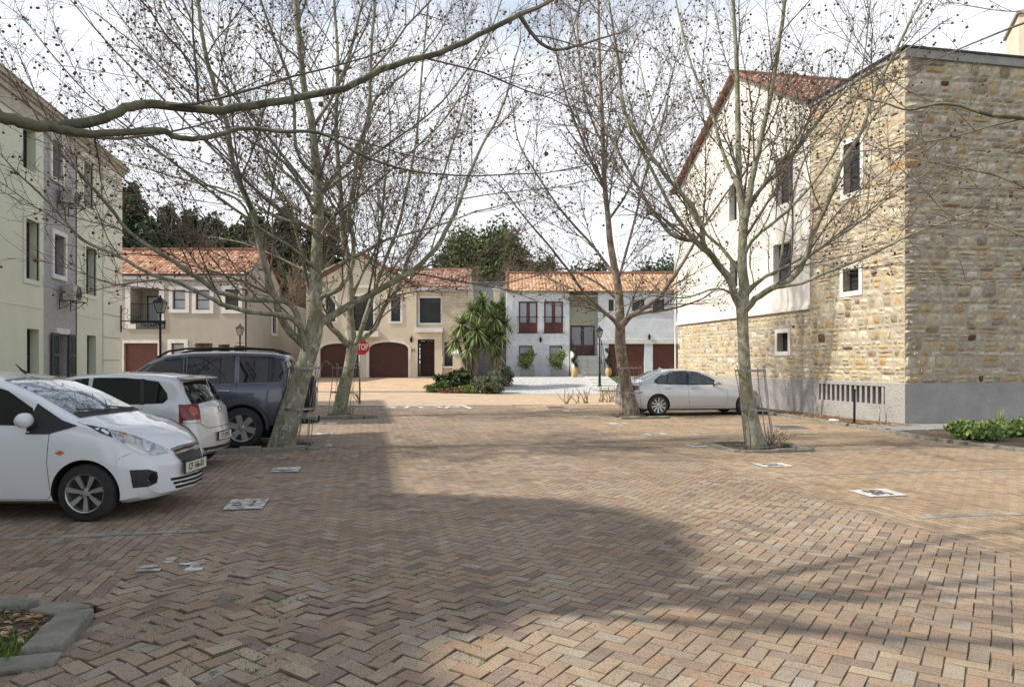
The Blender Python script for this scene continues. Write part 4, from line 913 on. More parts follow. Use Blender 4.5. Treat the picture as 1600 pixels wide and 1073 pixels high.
def leaves(name, par, blobs, n, size, mtl, seed=0, aspect=.45, shell=.55, flat=0.0, local_off=(0,0,0)):
    rs = np.random.RandomState(seed); vol = np.array([b_[3]*b_[4]*b_[5] for b_ in blobs])**.7; pick = rs.choice(len(blobs), n, p=vol/vol.sum()); B = np.array(blobs)[pick]
    d = rs.randn(n, 3); d /= np.linalg.norm(d, axis=1)[:, None]; r_ = shell+(1-shell)*rs.rand(n)
    bump = 1+.22*np.sin(d[:, 0]*5+pick)+.18*np.sin(d[:, 2]*7+d[:, 1]*4+pick*2)
    C = B[:, :3]+d*B[:, 3:6]*(r_*bump)[:, None]; clump = np.sin(C[:, 0]*9/size*.05+seed)+np.sin(C[:, 2]*11/size*.05)+np.sin(C[:, 1]*8/size*.05)
    a = rs.randn(n, 3)+d*.6; a[:, 2] += flat; a /= np.linalg.norm(a, axis=1)[:, None]; q = np.cross(a, rs.randn(n, 3)); q /= np.linalg.norm(q, axis=1)[:, None]
    s = (size*rs.uniform(.6, 1.4, n))[:, None]; V = np.stack([C-a*s, C+q*s*aspect, C+a*s, C-q*s*aspect], 1).reshape(-1, 3)
    rnd = np.clip(.45+.12*clump+rs.randn(n)*.2, 0, 1)
    return npmesh(name, V, np.arange(4*n).reshape(-1, 4), mtl, rnd=rnd, parent=par)
def potted(u, lab, seed):
    l, d = (u-800)/F*45.2, 45.2; e = hthing('potted_shrub', lab, 'potted plant', l, d, .75)
    b = MB(); b.prism([(-.42,0),(.42,0),(.46,.44),(-.46,.44)], -.22, .22, 'y'); b.box(-.47,.47,-.24,.24,.40,.46); b.build('trough', m_trough, e)
    b = MB(); b.box(-.42,.42,-.19,.19,.44,.47); b.build('soil', m_soil, e)
    b = MB(); rr = random.Random(seed)
    for i in range(6): b.tube([(rr.uniform(-.2,.2),0,.45),(rr.uniform(-.3,.3),rr.uniform(-.1,.1),1.0),(rr.uniform(-.45,.45),rr.uniform(-.2,.2),1.5)], [.02,.015,.008], 5)
    b.build('stems', m_twig, e); leaves('foliage', e, [(-.1,0,1.05,.48,.3,.5),(.2,0,1.35,.38,.28,.35),(-.2,0,.8,.35,.25,.3)], 900, .07, m_leafy, seed)
potted(824, 'leafy yellow green shrub in a grey trough by the leftmost window of the white house', 1); potted(872.5, 'leafy yellow green shrub in a grey trough beside the entrance steps of the white house', 2)
def urn(u, lab, seed):
    d = 43.2; l = (u-800)/F*d; e = hthing('urn', lab, 'urn', l, d, .75); b = MB(); b.lathe([(q_*.80, h_*.84) for q_, h_ in [(.0,.0),(.13,.0),(.2,.16),(.25,.36),(.24,.5),(.17,.64),(.16,.66),(.19,.69),(.15,.67)]], 20); b.build('vase', m_urn, e, smooth=True)
    b = MB(); b.tube([(0,0,.6),(0,0,1.75)], .02, 6); b.build('stem', m_twig, e)
    bl = [(0.11*math.cos(i*.9),.11*math.sin(i*.9),.68+i*.095,.13,.13,.1) for i in range(11)]; leaves('foliage', e, bl, 1400, .035, m_leafd, seed, shell=.3)
urn(898, 'ochre urn with a clipped dark spiral shrub, left of the entrance steps', 3); urn(950.5, 'ochre urn with a clipped dark spiral shrub, right of the entrance steps', 4)
# forecourt surfaces
m_gravel = mat('white_gravel', (.62,.62,.60), .9, c2=(.34,.34,.33), ns=9, detail=8, lo=.40, hi=.62, bump=1, bs=30, bd=.04); m_lawn = mat('short_lawn', (.06,.105,.03), .95, c2=(.035,.07,.02), ns=20, bump=1, bs=60, bd=.02)
strip('gravel_drive', [34.3, 36, 43, 46.3], -.7, 4.35, .022, m_gravel, nl=2); strip('lawn_strip', [36.2, 43, 44.2], 3.7, 6.3, .018, m_lawn); strip('garage_drive', [36.1, 43, 46.2], 6.3, 11.5, .02, m_slab)
b = MB()
for i in range(9): 
    p = LD(4.95, 36.9+i*.75); b.obox((p.x, p.y, gz(p.x, p.y)+.04), (cT,-sT,0), (sT,cT,.0833), (0,-.08,1), .68, .2, .02)
tag(b.build('stepping_slabs', W_), kind='structure')
kerbline([LD(3.95,37.0)[:2], LD(4.3,36.2)[:2], LD(6.6,36.2)[:2]], wd=.12, h=.08, seed=21, mtl=m_conc, name='garden_edging')
# retaining wall, pillars and hedge between the two houses
p = LD(-3.1, 50.5); RW = thing('retaining_wall', 'grey block retaining wall between the beige and the white house', 'wall', (p.x, p.y, .75), -TH)
b = MB(); b.box(0,3.6,0,.25,0,6.35); b.box(0.2,2.9,-3.4,-3.15,0,1.8); b.build('wall', m_block, RW); b = MB(); b.box(-.02,3.62,-.05,.3,6.35,6.42); b.build('coping', m_conc, RW)
p = LD((776-800)/F*48, 48); e = thing('gate_pillar', 'slender cream pillar with a stepped cap in front of the grey retaining wall', 'pillar', (p.x, p.y, .75), -TH); b = MB(); b.box(-.2,.2,-.2,.2,0,5.6); b.build('shaft', m_beige, e); b = MB(); b.box(-.27,.27,-.27,.27,4.3,4.45); b.box(-.26,.26,-.26,.26,5.6,5.7); b.box(-.14,.0,-.14,.14,5.7,5.85); b.build('cap', W_, e)
p = LD(-1.55, 47.2); b = MB(); e = thing('iron_gate', 'low black iron gate beside the white house wall', 'gate', (p.x, p.y, 2.55), -TH)
for i in range(9): b.bar((i*.13,0,0), (i*.13,0,1.0), .02)
b.build('bars', m_black, e); b = MB(); b.bar((0,0,.05), (1.04,0,.05), .03); b.bar((0,0,.95), (1.04,0,.95), .03); b.build('frame', m_black, e)
# ================================================================ PLANE TREES
def barkmat(name, a, b_, c, d):         # mottled plane bark
    m = mat(name, a, .85, bump=.6, bs=26, bd=.012); t = m.node_tree; bs = t.nodes['Principled BSDF']; co = [n for n in t.nodes if n.type == 'TEX_COORD'][0]
    mp_ = t.nodes.new('ShaderNodeMapping'); mp_.inputs['Scale'].default_value = (1, 1, .6); t.links.new(co.outputs['Object'], mp_.inputs['Vector'])
    src = None
    for sc, col, lo, hi, dist in ((5, b_, .48, .52, .8), (9, c, .55, .58, 1.2), (3, d, .52, .66, .5)):
        n = t.nodes.new('ShaderNodeTexNoise'); n.inputs['Scale'].default_value = sc; n.inputs['Detail'].default_value = 4; n.inputs['Distortion'].default_value = dist; t.links.new(mp_.outputs['Vector'], n.inputs['Vector'])
        mr = t.nodes.new('ShaderNodeMapRange'); mr.inputs['From Min'].default_value = lo; mr.inputs['From Max'].default_value = hi; t.links.new(n.outputs['Fac'], mr.inputs['Value'])
        x = t.nodes.new('ShaderNodeMixRGB'); t.links.new(mr.outputs['Result'], x.inputs['Fac']); x.inputs['Color2'].default_value = hexc(col)
        if src is None: x.inputs['Color1'].default_value = hexc(a)
        else: t.links.new(src, x.inputs['Color1'])
        src = x.outputs['Color']
    t.links.new(src, bs.inputs['Base Color']); return m
m_bark = barkmat('plane_bark', (.27,.265,.19), (.19,.185,.115), (.37,.36,.29), (.155,.15,.085))
m_barkgrey = barkmat('rough_plane_bark', (.24,.195,.15), (.15,.115,.085), (.31,.265,.21), (.12,.095,.07))
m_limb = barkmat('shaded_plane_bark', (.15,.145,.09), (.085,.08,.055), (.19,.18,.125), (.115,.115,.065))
m_ttwig = mat('plane_twig', (.17,.14,.11), .9, c2=(.11,.09,.07), ns=2)
m_ball = mat('plane_seed_ball', (.085,.055,.038), .95, c2=(.17,.105,.065), ns=3)
def smooth(pts, n=4):                   # Catmull-Rom
    P = [Vector(p) for p in pts]; P = [P[0]*2-P[1]]+P+[P[-1]*2-P[-2]]; o = []
    for i in range(1, len(P)-2):
        for k in range(n):
            t = k/n; a, b, c, d = P[i-1], P[i], P[i+1], P[i+2]
            o.append(.5*((2*b)+(c-a)*t+(2*a-5*b+4*c-d)*t*t+(3*b-a-3*c+d)*t**3))
    o.append(P[-2]); return o
def walk(rr, p, d, L, n, wob, up, rad0, rad1):
    pts = [p]; rad = [rad0]; d = d.normalized()
    for i in range(n):
        d = (d+Vector((rr.gauss(0,wob),rr.gauss(0,wob),rr.gauss(0,wob)+up))).normalized(); p = p+d*(L/n); pts.append(p); rad.append(rad0+(rad1-rad0)*(i+1)/n)
    return pts, rad
def kids(rr, pts, rad, nk, f0, ang, lenf, up, wob, rk, minr, seg=5, upb=.14):
    out = []; m = len(pts)
    tot = sum((pts[i+1]-pts[i]).length for i in range(m-1))
    for k in range(nk):
        f = f0+(1-f0)*((k+rr.random())/nk); x = f*(m-1); i = min(int(x), m-2); t = x-i; p = pts[i].lerp(pts[i+1], t); r_ = rad[i]+(rad[i+1]-rad[i])*t
        T = (pts[i+1]-pts[i]).normalized(); q = T.orthogonal().normalized(); q.rotate(Matrix.Rotation(rr.uniform(0, 2*PI), 3, T)); a = R(rr.uniform(*ang))
        d = T*math.cos(a)+q*math.sin(a)+Vector((0,0,upb)); d.z = max(d.z, -.12); L = lenf(tot, f)*rr.uniform(.7, 1.3)
        rk_ = max(minr*1.6, min(r_*rk, r_*.8)); out.append(walk(rr, p, d, L, seg, wob, up, rk_, minr))
    return out
def grow(name, label, trunk, limbs, seed, bark, dens=1.0, group='bare plane trees of the parking court', auto=0, lmb=None, tw=1.0, ballr=.017, balls=1.0, cut=None, twmin=.0022, slim=1.0):
    rr = random.Random(seed); trunk = [t[:3]+(t[3]*(slim if t[2] > .9 else (1+slim)/2),) for t in trunk]; limbs = [[l[:3]+(l[3]*slim,) for l in L] for L in limbs]; base = Vector(trunk[0][:3]); root = thing(name, label, 'tree', (base.x, base.y, 0), 0, group)
    tb = MB(); cb = MB(); bb = MB(); TP = smooth([t[:3] for t in trunk], 4); tr_ = np.interp(np.linspace(0, 1, len(TP)), np.linspace(0, 1, len(trunk)), [t[3] for t in trunk])
    tb.tube(TP, list(tr_), 14); scaff = []
    for L in limbs:
        pts = smooth([l[:3] for l in L], 4); r_ = list(np.interp(np.linspace(0, 1, len(pts)), np.linspace(0, 1, len(L)), [l[3] for l in L])); 
        pts = [p+Vector((rr.gauss(0,.13), rr.gauss(0,.13), rr.gauss(0,.13)))*min(r_[i], .05)*(i > 1) for i, p in enumerate(pts)]
        tb.tube(pts, r_, 9 if r_[0] > .05 else 7); scaff.append((pts, r_))
    for k in range(auto):                # limbs the photograph does not single out, filling the crown's depth
        i = rr.randrange(int(len(TP)*.5), len(TP)-1); a = rr.uniform(0, 2*PI); d = Vector((math.cos(a), math.sin(a), rr.uniform(.35, 1.3)))
        q = walk(rr, TP[i], d, rr.uniform(2.2, 4.2), 9, .10, .05, tr_[i]*.45, .008); tb.tube(q[0], q[1], 7); scaff.append(q)
    lv1 = []
    for pts, r_ in scaff+[(TP[len(TP)//2:], list(tr_[len(TP)//2:]))]:
        tot = sum((pts[i+1]-pts[i]).length for i in range(len(pts)-1)); n = max(2, int(tot*2.1*dens))
        lv1 += kids(rr, pts, r_, n, .15, (22, 52), lambda T, f: .7+.40*T*(1-.5*f), .025, .10, .36, .0042, 7)
        lv1.append(walk(rr, pts[-1], pts[-1]-pts[-2], .9, 5, .12, .03, r_[-1], .004))
    for pts, r_ in lv1: cb.tube(pts, r_, 5, caps=False, r=rr.random())
    lv2 = []
    for pts, r_ in lv1:
        if cut and not cut(pts[len(pts)//2]): continue
        tot = sum((pts[i+1]-pts[i]).length for i in range(len(pts)-1)); lv2 += kids(rr, pts, r_, max(2, int(tot*4.6*dens)), .15, (25, 58), lambda T, f: .28+.28*T*(1-.5*f), .035, .13, .5, .0026, 4)
    for pts, r_ in lv2: cb.tube(pts, [max(q, twmin*1.1)*tw for q in r_], 4, caps=False, r=rr.random())
    nb = 0
    for pts, r_ in lv2+lv1:
        tot = sum((pts[i+1]-pts[i]).length for i in range(len(pts)-1))
        for q in kids(rr, pts, r_, max(1, int(tot*11*dens)), .2, (35, 80), lambda T, f: .10+.13*T, .02, .22, .7, twmin, 3, .12):
            cb.tube(q[0], [max(z, twmin)*tw for z in q[1]], 3, caps=False, r=rr.random())
            if rr.random() < .42*balls:
                e = q[0][-1]; L = rr.uniform(.03, .1); s = e+Vector((rr.gauss(0,.012), rr.gauss(0,.012), -L)); cb.tube([e, s], [.0012, .0012], 3, caps=False); bb.ico(s-Vector((0,0,.01)), ballr*rr.uniform(.75, 1.2)); nb += 1
    for b, nm, mt, sm in ((tb, 'trunk', bark, True), (cb, 'crown', m_ttwig, False), (bb, 'seed_balls', m_ball, False)):
        if not b.v: continue
        V = np.array(b.v)-np.array([base.x, base.y, 0]); Fq = b.f; me = bpy.data.meshes.new(nm); me.from_pydata(V.tolist(), [], Fq); me.materials.append(mt); me.polygons.foreach_set('use_smooth', [sm]*len(Fq)); me.update()
        o = bpy.data.objects.new(nm, me); COL.objects.link(o); o.parent = root
        if nm == 'seed_balls': o['kind'] = 'stuff'
    return root
def LM(d, px, d1, r0, r1):              # limb traced in the photo: pixels, start and end distance, radii
    n = len(px); return [tuple(PX(u, v, d+(d1-d)*(i/(n-1))))+(r0+(r1-r0)*(i/(n-1))**.8,) for i, (u, v) in enumerate(px)]
def TK(px, dd): return [tuple(PX(u, v, d))+(r_,) for (u, v, r_), d in zip(px, dd)]
dA = 13.9
tA = TK([(438,706,.30),(444,680,.255),(455,640,.235),(468,598,.22),(480,560,.195),(490,522,.20),(493,485,.155),(494,417,.135),(496,368,.12),(498,315,.115),(492,242,.09),(486,184,.08),(475,136,.072),(470,87,.064),(464,29,.07),(460,-60,.06),(458,-150,.04)], [dA]*6+[dA]*11)
lA = [LM(dA, [(486,545),(465,530),(443,504),(429,465),(417,427),(407,388),(397,339),(385,310),(368,271),(360,233),(354,194),(339,145),(324,97),(315,48),(310,5),(300,-70)], 12.4, .095, .035),
 LM(dA, [(483,560),(475,535),(467,509),(448,494),(420,490),(390,487),(351,477),(334,468),(278,441),(240,430),(184,400),(128,374),(98,340),(60,300)], 11.3, .075, .02),
 LM(dA, [(478,548),(463,490),(443,470),(390,468),(341,456),(312,436),(259,402),(206,366),(171,323),(124,271),(86,228),(50,170)], 12.2, .08, .02),
 LM(dA, [(498,470),(505,462),(530,451),(550,417),(552,378),(545,339),(552,291),(560,240),(564,218),(577,184),(579,97),(584,24),(590,-50)], 13.0, .06, .03),
 LM(dA, [(492,520),(509,499),(569,465),(618,439),(652,417),(681,388),(700,354),(720,310),(734,271),(758,218),(778,184),(795,136),(805,90)], 15.0, .095, .018),
 LM(dA, [(497,445),(504,427),(530,412),(579,388),(608,373),(647,363),(695,349),(744,330)], 12.6, .05, .015),
 LM(dA, [(500,305),(506,296),(526,271),(550,242),(569,204),(584,160),(613,131),(642,107),(680,60)], 15, .065, .02),
 LM(dA, [(495,360),(487,354),(463,349),(424,334),(395,317),(351,296),(308,286),(254,271),(200,255)], 15.3, .05, .015),
 LM(dA, [(496,320),(487,310),(463,286),(438,262),(409,228),(375,160),(351,97),(317,29)], 15, .05, .018),
 LM(dA, [(492,275),(463,233),(458,145),(438,87),(424,48),(407,0),(390,-60)], 12.8, .045, .02),
 LM(dA, [(494,420),(484,412),(458,388),(400,352),(375,315),(327,291),(250,240),(180,190)], 12.4, .045, .015),
 LM(dA, [(488,362),(462,345),(420,316),(350,250),(270,170),(180,80),(110,0)], 12.0, .045, .012),
 LM(dA, [(470,330),(440,305),(380,250),(300,165),(230,80),(160,-10)], 15.2, .04, .012),
 LM(dA, [(486,300),(400,190),(330,110),(270,30),(240,-40)], 13.4, .04, .014),
 LM(dA, [(505,300),(540,275),(600,230),(690,160),(760,60),(790,-20)], 13.0, .04, .012),
 LM(dA, [(400,350),(330,300),(240,230),(140,150),(60,60)], 13.0, .035, .010),
 LM(dA, [(488,200),(520,150),(545,90),(560,30),(580,-50)], 13.2, .045, .02),
 LM(dA, [(496,340),(470,290),(440,250),(360,200),(280,130),(200,60)], 11.9, .045, .012),
 LM(dA, [(496,380),(520,340),(570,300),(640,240),(700,180),(740,110)], 12.0, .04, .012)]
dB = 22.3
tB = TK([(528,652,.27),(533,630,.23),(538,605,.215),(544,580,.20),(549,555,.21),(550,535,.20),(549,515,.15),(547,488,.13),(548,456,.12),(543,398,.11),(536,370,.10),(532,300,.09),(525,200,.075),(528,100,.06),(522,0,.05),(520,-60,.03)], [dB]*16)
lB = [LM(dB, [(549,545),(529,523),(513,507),(495,480),(480,440),(470,390),(455,340),(430,290),(410,230)], 20.5, .12, .03),
 LM(dB, [(550,540),(556,535),(583,515),(603,476),(622,449),(634,413),(654,370),(673,331),(700,250),(730,150)], 24, .11, .03),
 LM(dB, [(550,540),(560,530),(575,484),(587,449),(603,402),(618,366),(630,323),(650,220),(660,100),(670,0)], 21.3, .11, .03),
 LM(dB, [(548,500),(530,480),(500,440),(470,420),(430,400),(380,380),(330,370)], 24, .07, .02),
 LM(dB, [(548,470),(565,430),(590,380),(600,300),(610,200),(600,100)], 23.6, .07, .02)]
dD = 13.95
tD = TK([(1183,704,.22),(1178,680,.185),(1172,650,.165),(1165,600,.14),(1162,540,.125),(1160,500,.125),(1160,470,.145),(1163,450,.115),(1160,420,.105),(1160,388,.10),(1162,345,.10),(1160,325,.09),(1155,291,.075),(1153,194,.06),(1151,97,.05),(1146,15,.04),(1144,-80,.025)], [dD]*17)
lD = [LM(dD, [(1162,350),(1168,325),(1177,271),(1192,204),(1206,136),(1218,63),(1226,0),(1234,-90)], 13.3, .085, .03),
 LM(dD, [(1160,485),(1148,462),(1139,436),(1114,402),(1100,385),(1097,365),(1095,349),(1076,315),(1037,271),(1008,228),(974,170),(969,120),(960,60),(950,-10)], 12.7, .098, .018),
 LM(dD+-.3, [(1110,398),(1095,383),(1090,378),(1051,368),(1027,339),(993,286),(950,208),(935,170),(900,110)], 14.8, .065, .02),
 LM(dD-.3, [(1112,400),(1083,373),(1051,329),(1017,262),(985,200),(970,140)], 12.9, .06, .02),
 LM(dD, [(1160,495),(1168,480),(1197,455),(1235,436),(1260,402),(1269,368),(1294,315),(1318,252),(1347,204),(1366,145),(1390,97),(1415,48),(1440,0)], 13.2, .085, .022),
 LM(dD-.1, [(1205,450),(1216,449),(1255,441),(1303,421),(1352,402),(1400,378),(1420,368),(1480,345),(1530,330)], 11.8, .05, .012),
 LM(dD, [(1160,470),(1168,458),(1197,431),(1216,421),(1226,363),(1240,300),(1262,240),(1300,190)], 15.2, .055, .015),
 LM(dD, [(1163,345),(1170,322),(1192,291),(1226,262),(1265,204),(1313,150),(1352,116),(1390,97),(1440,60)], 15, .06, .018),
 LM(dD, [(1158,475),(1148,462),(1119,451),(1071,465),(1020,462),(970,480)], 12.6, .035, .01),
 LM(dD, [(1162,400),(1180,370),(1230,330),(1290,260),(1330,180),(1350,90),(1360,0)], 12.3, .045, .012),
 LM(dD, [(1156,300),(1130,240),(1110,170),(1080,100),(1060,20),(1050,-40)], 15.3, .05, .018),
 LM(dD, [(1160,430),(1130,390),(1090,350),(1050,270),(1020,190),(1000,100)], 15.6, .05, .015),
 LM(dD, [(1163,455),(1200,430),(1260,400),(1340,350),(1400,300),(1450,270)], 15.3, .04, .012)]
dC = 22.2
tC = TK([(988,652,.30),(984,630,.245),(978,600,.215),(972,565,.20),(969,535,.20),(969,514,.18),(967,460,.15),(959,412,.13),(953,375,.115),(950,339,.10),(945,291,.09),(942,218,.075),(940,160,.065),(937,97,.05),(935,0,.04),(934,-50,.025)], [dC]*16)
lC = [LM(dC, [(970,520),(974,504),(993,489),(1022,470),(1051,436),(1080,388),(1109,339),(1143,291)], 21, .12, .03),
 LM(dC, [(972,512),(993,492),(1042,484),(1090,470),(1120,452)], 23.5, .07, .02),
 LM(dC, [(969,520),(962,504),(940,484),(911,455),(891,426),(853,378),(819,339),(790,300)], 20.6, .085, .02),
 LM(dC, [(962,430),(954,421),(925,383),(877,329),(838,271),(809,218),(800,150)], 23.6, .07, .02),
 LM(dC, [(963,440),(969,426),(993,339),(1008,271),(1032,204),(1050,120)], 23.8, .065, .02),
 LM(dC, [(947,310),(947,300),(920,242),(896,184),(877,121),(860,40)], 20.8, .06, .02),
 LM(dC, [(967,470),(930,440),(880,420),(840,430),(800,440)], 22.6, .05, .015),
 LM(dC, [(950,345),(980,300),(1010,220),(1040,150),(1060,80)], 21, .05, .015),
 LM(dC, [(943,230),(915,160),(905,90),(890,10)], 23, .045, .02)]
grow('plane_tree', 'thick leaning bare plane tree with mottled bark behind the grey off-road car', tA, lA, 11, m_bark, slim=.84, dens=.76, auto=0, balls=.5, ballr=.024)
grow('plane_tree', 'bare plane tree forking low behind the red stop sign', tB, lB, 12, m_bark, slim=.82, dens=.78, auto=2, balls=.4, tw=1.2, ballr=.028)
grow('plane_tree', 'bare plane tree with rough brown trunk at the tail of the silver sedan', tC, lC, 13, m_barkgrey, slim=.85, dens=.86, auto=3, balls=.4, tw=1.2, ballr=.028)
grow('plane_tree', 'bare plane tree with straight smooth trunk inside a tall wire guard before the stone wall', tD, lD, 14, m_bark, slim=.84, dens=.76, auto=0, balls=.5, ballr=.024)
# the near tree standing out of the picture at the left: its two limbs cross the view
tE = [(-3.05,4.75,-.05,.26),(-3.0,4.75,1.2,.21),(-2.95,4.7,2.2,.2),(-2.9,4.75,3.0,.17),(-2.9,4.8,4.4,.13),(-2.95,4.8,6.0,.09),(-3.0,4.9,8.0,.05)]
lE = [[(-2.95,4.7,2.35,.06)]+LM(4.2, [(-60,165),(0,182),(45,195),(90,197),(150,188),(195,170),(240,163),(330,172),(400,165),(470,152),(540,137),(590,112),(640,95),(700,78),(760,48),(812,24)], 5.6, .044, .022),
 LM(4.35, [(80,197),(110,205),(160,208),(250,205),(275,215),(310,217),(345,210),(385,200),(440,206),(500,208),(560,240),(620,262),(680,272),(740,275)], 5.5, .032, .007),
 LM(5.6, [(812,24),(828,48),(845,68),(870,78),(908,71)], 5.9, .022, .012),
 LM(5.9, [(906,72),(902,40),(908,0),(915,-50)], 6.2, .010, .006),
 LM(4.9, [(310,172),(308,120),(302,60),(300,-10)], 4.6, .012, .006),
 [(-2.9,4.8,4.0,.08),(-1.9,4.6,5.0,.06),(-.4,4.3,6.0,.045),(1.2,4.2,6.9,.02)], [(-2.9,4.8,4.4,.08),(-2.0,5.6,5.6,.06),(-.8,6.4,6.9,.045),(.5,7.2,8.0,.02)],
 [(-2.9,4.8,3.6,.08),(-2.2,3.9,5.0,.06),(-.9,2.9,6.2,.045),(.4,2.0,7.0,.02)], [(-2.9,4.8,4.6,.07),(-3.8,4.2,6,.05),(-4.8,3.6,7.6,.03)], [(-2.9,4.8,4.2,.07),(-3.8,5.8,5.6,.05),(-4.6,6.8,7.0,.03)]]
def cutE(p):
    d = p.x*sT+p.y*cT; l = p.x*cT-p.y*sT
    if d < 1: return True
    u, v = 800+F*l/d, 567-F*(p.z-H)/d
    return not (0 < u < 1600 and 60 < v < 700 and abs(v-190) > 70 and rz_.random() > .25)
rz_ = random.Random(4)
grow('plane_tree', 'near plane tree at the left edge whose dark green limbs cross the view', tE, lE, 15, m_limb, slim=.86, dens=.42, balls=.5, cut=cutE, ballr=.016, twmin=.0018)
pF = PX(1760, 183, 7.6); tF = [(pF.x+.6,pF.y+.2,-.05,.24),(pF.x+.55,pF.y+.2,1.4,.2),(pF.x+.5,pF.y+.1,3.2,.17),(pF.x+.5,pF.y,5.5,.12),(pF.x+.4,pF.y,8.2,.06)]
lF = [[(pF.x+.5,pF.y+.05,3.6,.07)]+LM(7.6, [(1680,190),(1600,184),(1540,178),(1500,165),(1460,163),(1420,172),(1380,160)], 8.0, .032, .009),
 [(pF.x+.5,pF.y+.05,3.4,.07)]+LM(7.6, [(1700,330),(1620,300),(1560,275),(1500,262),(1440,250)], 8.6, .025, .006),
 [(pF.x+.5,pF.y+.1,4.2,.08)]+LM(7.6, [(1700,20),(1620,30),(1540,60),(1480,85)], 8.4, .02, .006),
 [(pF.x+.5,pF.y+.05,3.2,.07)]+LM(7.8, [(1690,420),(1620,380),(1550,350),(1480,340),(1430,320)], 9.4, .02, .006)]
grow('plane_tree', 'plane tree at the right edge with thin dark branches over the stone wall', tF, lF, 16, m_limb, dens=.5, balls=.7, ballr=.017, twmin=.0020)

# tree guards ----------------------------------------------------------------
def guard(name, label, c, lean, r0, h, n, seed, curl=True, wob=.01):
    e = thing(name, label, 'tree guard', (c[0], c[1], 0), 0, 'wire tree guards'); rr = random.Random(seed); lean = Vector(lean)
    axp = lambda t: lean*t
    b = MB()
    for i in range(n):
        a = 2*PI*i/n+rr.uniform(-.12,.12); rad = lambda t: r0*(1+.22*abs(t-.55)); pts = []
        for t in (0,.25,.5,.75,1): o = axp(t*h); pts.append(Vector((o.x+math.cos(a)*rad(t)+rr.gauss(0,wob), o.y+math.sin(a)*rad(t)+rr.gauss(0,wob), t*h)))
        if curl and i % 2 == 0:
            o = pts[-1]; k = Vector((math.cos(a), math.sin(a), 0))
            for t in (.6,1.3,2.0,2.7): pts.append(o+k*(.07*(1-math.cos(t)))+Vector((0,0,.09*math.sin(t))))
        b.tube(pts, .0075, 5)
    b.build('rods', m_galv, e)
    for t in (.03,.48,.97):
        b = MB(); o = axp(t*h); rd = r0*(1+.22*abs(t-.55)); k = 20
        for i in range(k):
            a0, a1 = 2*PI*i/k, 2*PI*(i+1)/k; am = (a0+a1)/2; b.obox((o.x+math.cos(am)*rd, o.y+math.sin(am)*rd, t*h), (-math.sin(am),math.cos(am),0), (math.cos(am),math.sin(am),0), (0,0,1), rd*PI/k*1.03, .0035, .017)
        b.build('band', m_galv, e)
gA_ = PX(448, 703, 13.85); guard('tree_guard', 'leaning wire guard around the thick trunk behind the grey off-road car', (gA_.x+.12, gA_.y), (.13,.0,0), .28, 1.55, 10, 1)
gB_ = PX(531, 650, 22.3); guard('tree_guard', 'wire guard around the trunk behind the stop sign', (gB_.x, gB_.y), (.09,0,0), .33, 1.5, 9, 2)
gD_ = PX(1188, 702, 13.9); guard('tree_guard', 'tall wire guard with curled rod tips around the straight trunk in its square pit', (gD_.x-.02, gD_.y), (-.13,0,0), .25, 1.5, 12, 3)
gC_ = PX(986, 650, 22.1); guard('tree_guard', 'bent wire guard hanging on the rough trunk beside the silver sedan', (gC_.x+.05, gC_.y), (-.08,0,0), .34, 1.5, 7, 4, curl=False, wob=.03)

# ================================================================ OTHER PLANTS
def tree_bg(name, label, u, v_top, d, wpx, v_bot, mtl, n, size, seed, blobs=None, trunk_r=.25, group='trees beyond the houses', zb=.75):
    p = LD((u-800)/F*d, d, 0); e = thing(name, label, 'tree', (p.x, p.y, zb), -TH, group); k = d/F
    top = H+(567-v_top)*k-zb; W2 = wpx*k/2
    b = MB(); b.tube([(0,0,-.3),(.1,0,top*.4),(0,.1,top*.75)], [trunk_r, trunk_r*.7, trunk_r*.3], 8)
    rr = random.Random(seed)
    for i in range(7): a = rr.uniform(0,2*PI); z = top*rr.uniform(.3,.7); b.tube([(0,0,z),(math.cos(a)*W2*.7,math.sin(a)*W2*.7,z+top*.15)], [trunk_r*.35,.03], 5)
    b.build('trunk', m_twig, e)
    bl = [(x*W2, y*W2, z*top, a*W2, a*W2, c*top) for (x,y,z,a,c) in blobs]; leaves('crown', e, bl, n, size, mtl, seed); return e
CON = [(0,0,.93,.42,.08),(.08,0,.84,.75,.11),(-.1,.05,.72,1.0,.13),(.1,0,.56,.95,.14),(-.1,0,.42,1.15,.16),(.1,0,.27,1.3,.16),(0,.1,.12,1.4,.13)]
for i, (u, vt, wp) in enumerate(((205,288,70),(262,322,72),(330,335,90),(398,333,84),(447,322,70),(505,325,80),(232,345,70),(365,352,80),(298,330,66))):
    tree_bg('conifer', ['tallest dark conifer right beside the green block', 'dark conifer, second from the green block', 'dark conifer above the middle of the orange roof', 'dark conifer above the right end of the orange roof', 'dark conifer seen left of the thick plane trunk', 'dark conifer seen right of the thick plane trunk', 'shorter dark conifer between the two tallest', 'shorter conifer standing before the two over the orange roof', 'slim dark conifer left of the roof middle'][i], u, vt, 58+3*(i % 3)-(4 if i > 5 else 0), wp, 590, m_leafd, 15000, .22, 40+i, CON)
BR = [(0,0,.60,.85,.36),(-.5,.1,.55,.62,.34),(.55,0,.52,.62,.32),(.1,-.3,.4,.9,.28),(-.15,.2,.74,.75,.20),(.8,.1,.34,.5,.26),(-.8,0,.36,.5,.28),(.3,0,.78,.4,.16)]
tree_bg('evergreen_tree', 'broad round dark evergreen tree between the beige and the white house', 762, 345, 62, 172, 590, mat('leaf_evergreen', (1,1,1), .7, ramp=[(0,(.03,.05,.015)),(.45,(.075,.11,.03)),(.8,(.13,.16,.05)),(1,(.22,.23,.09))]), 60000, .17, 60, BR, .4)
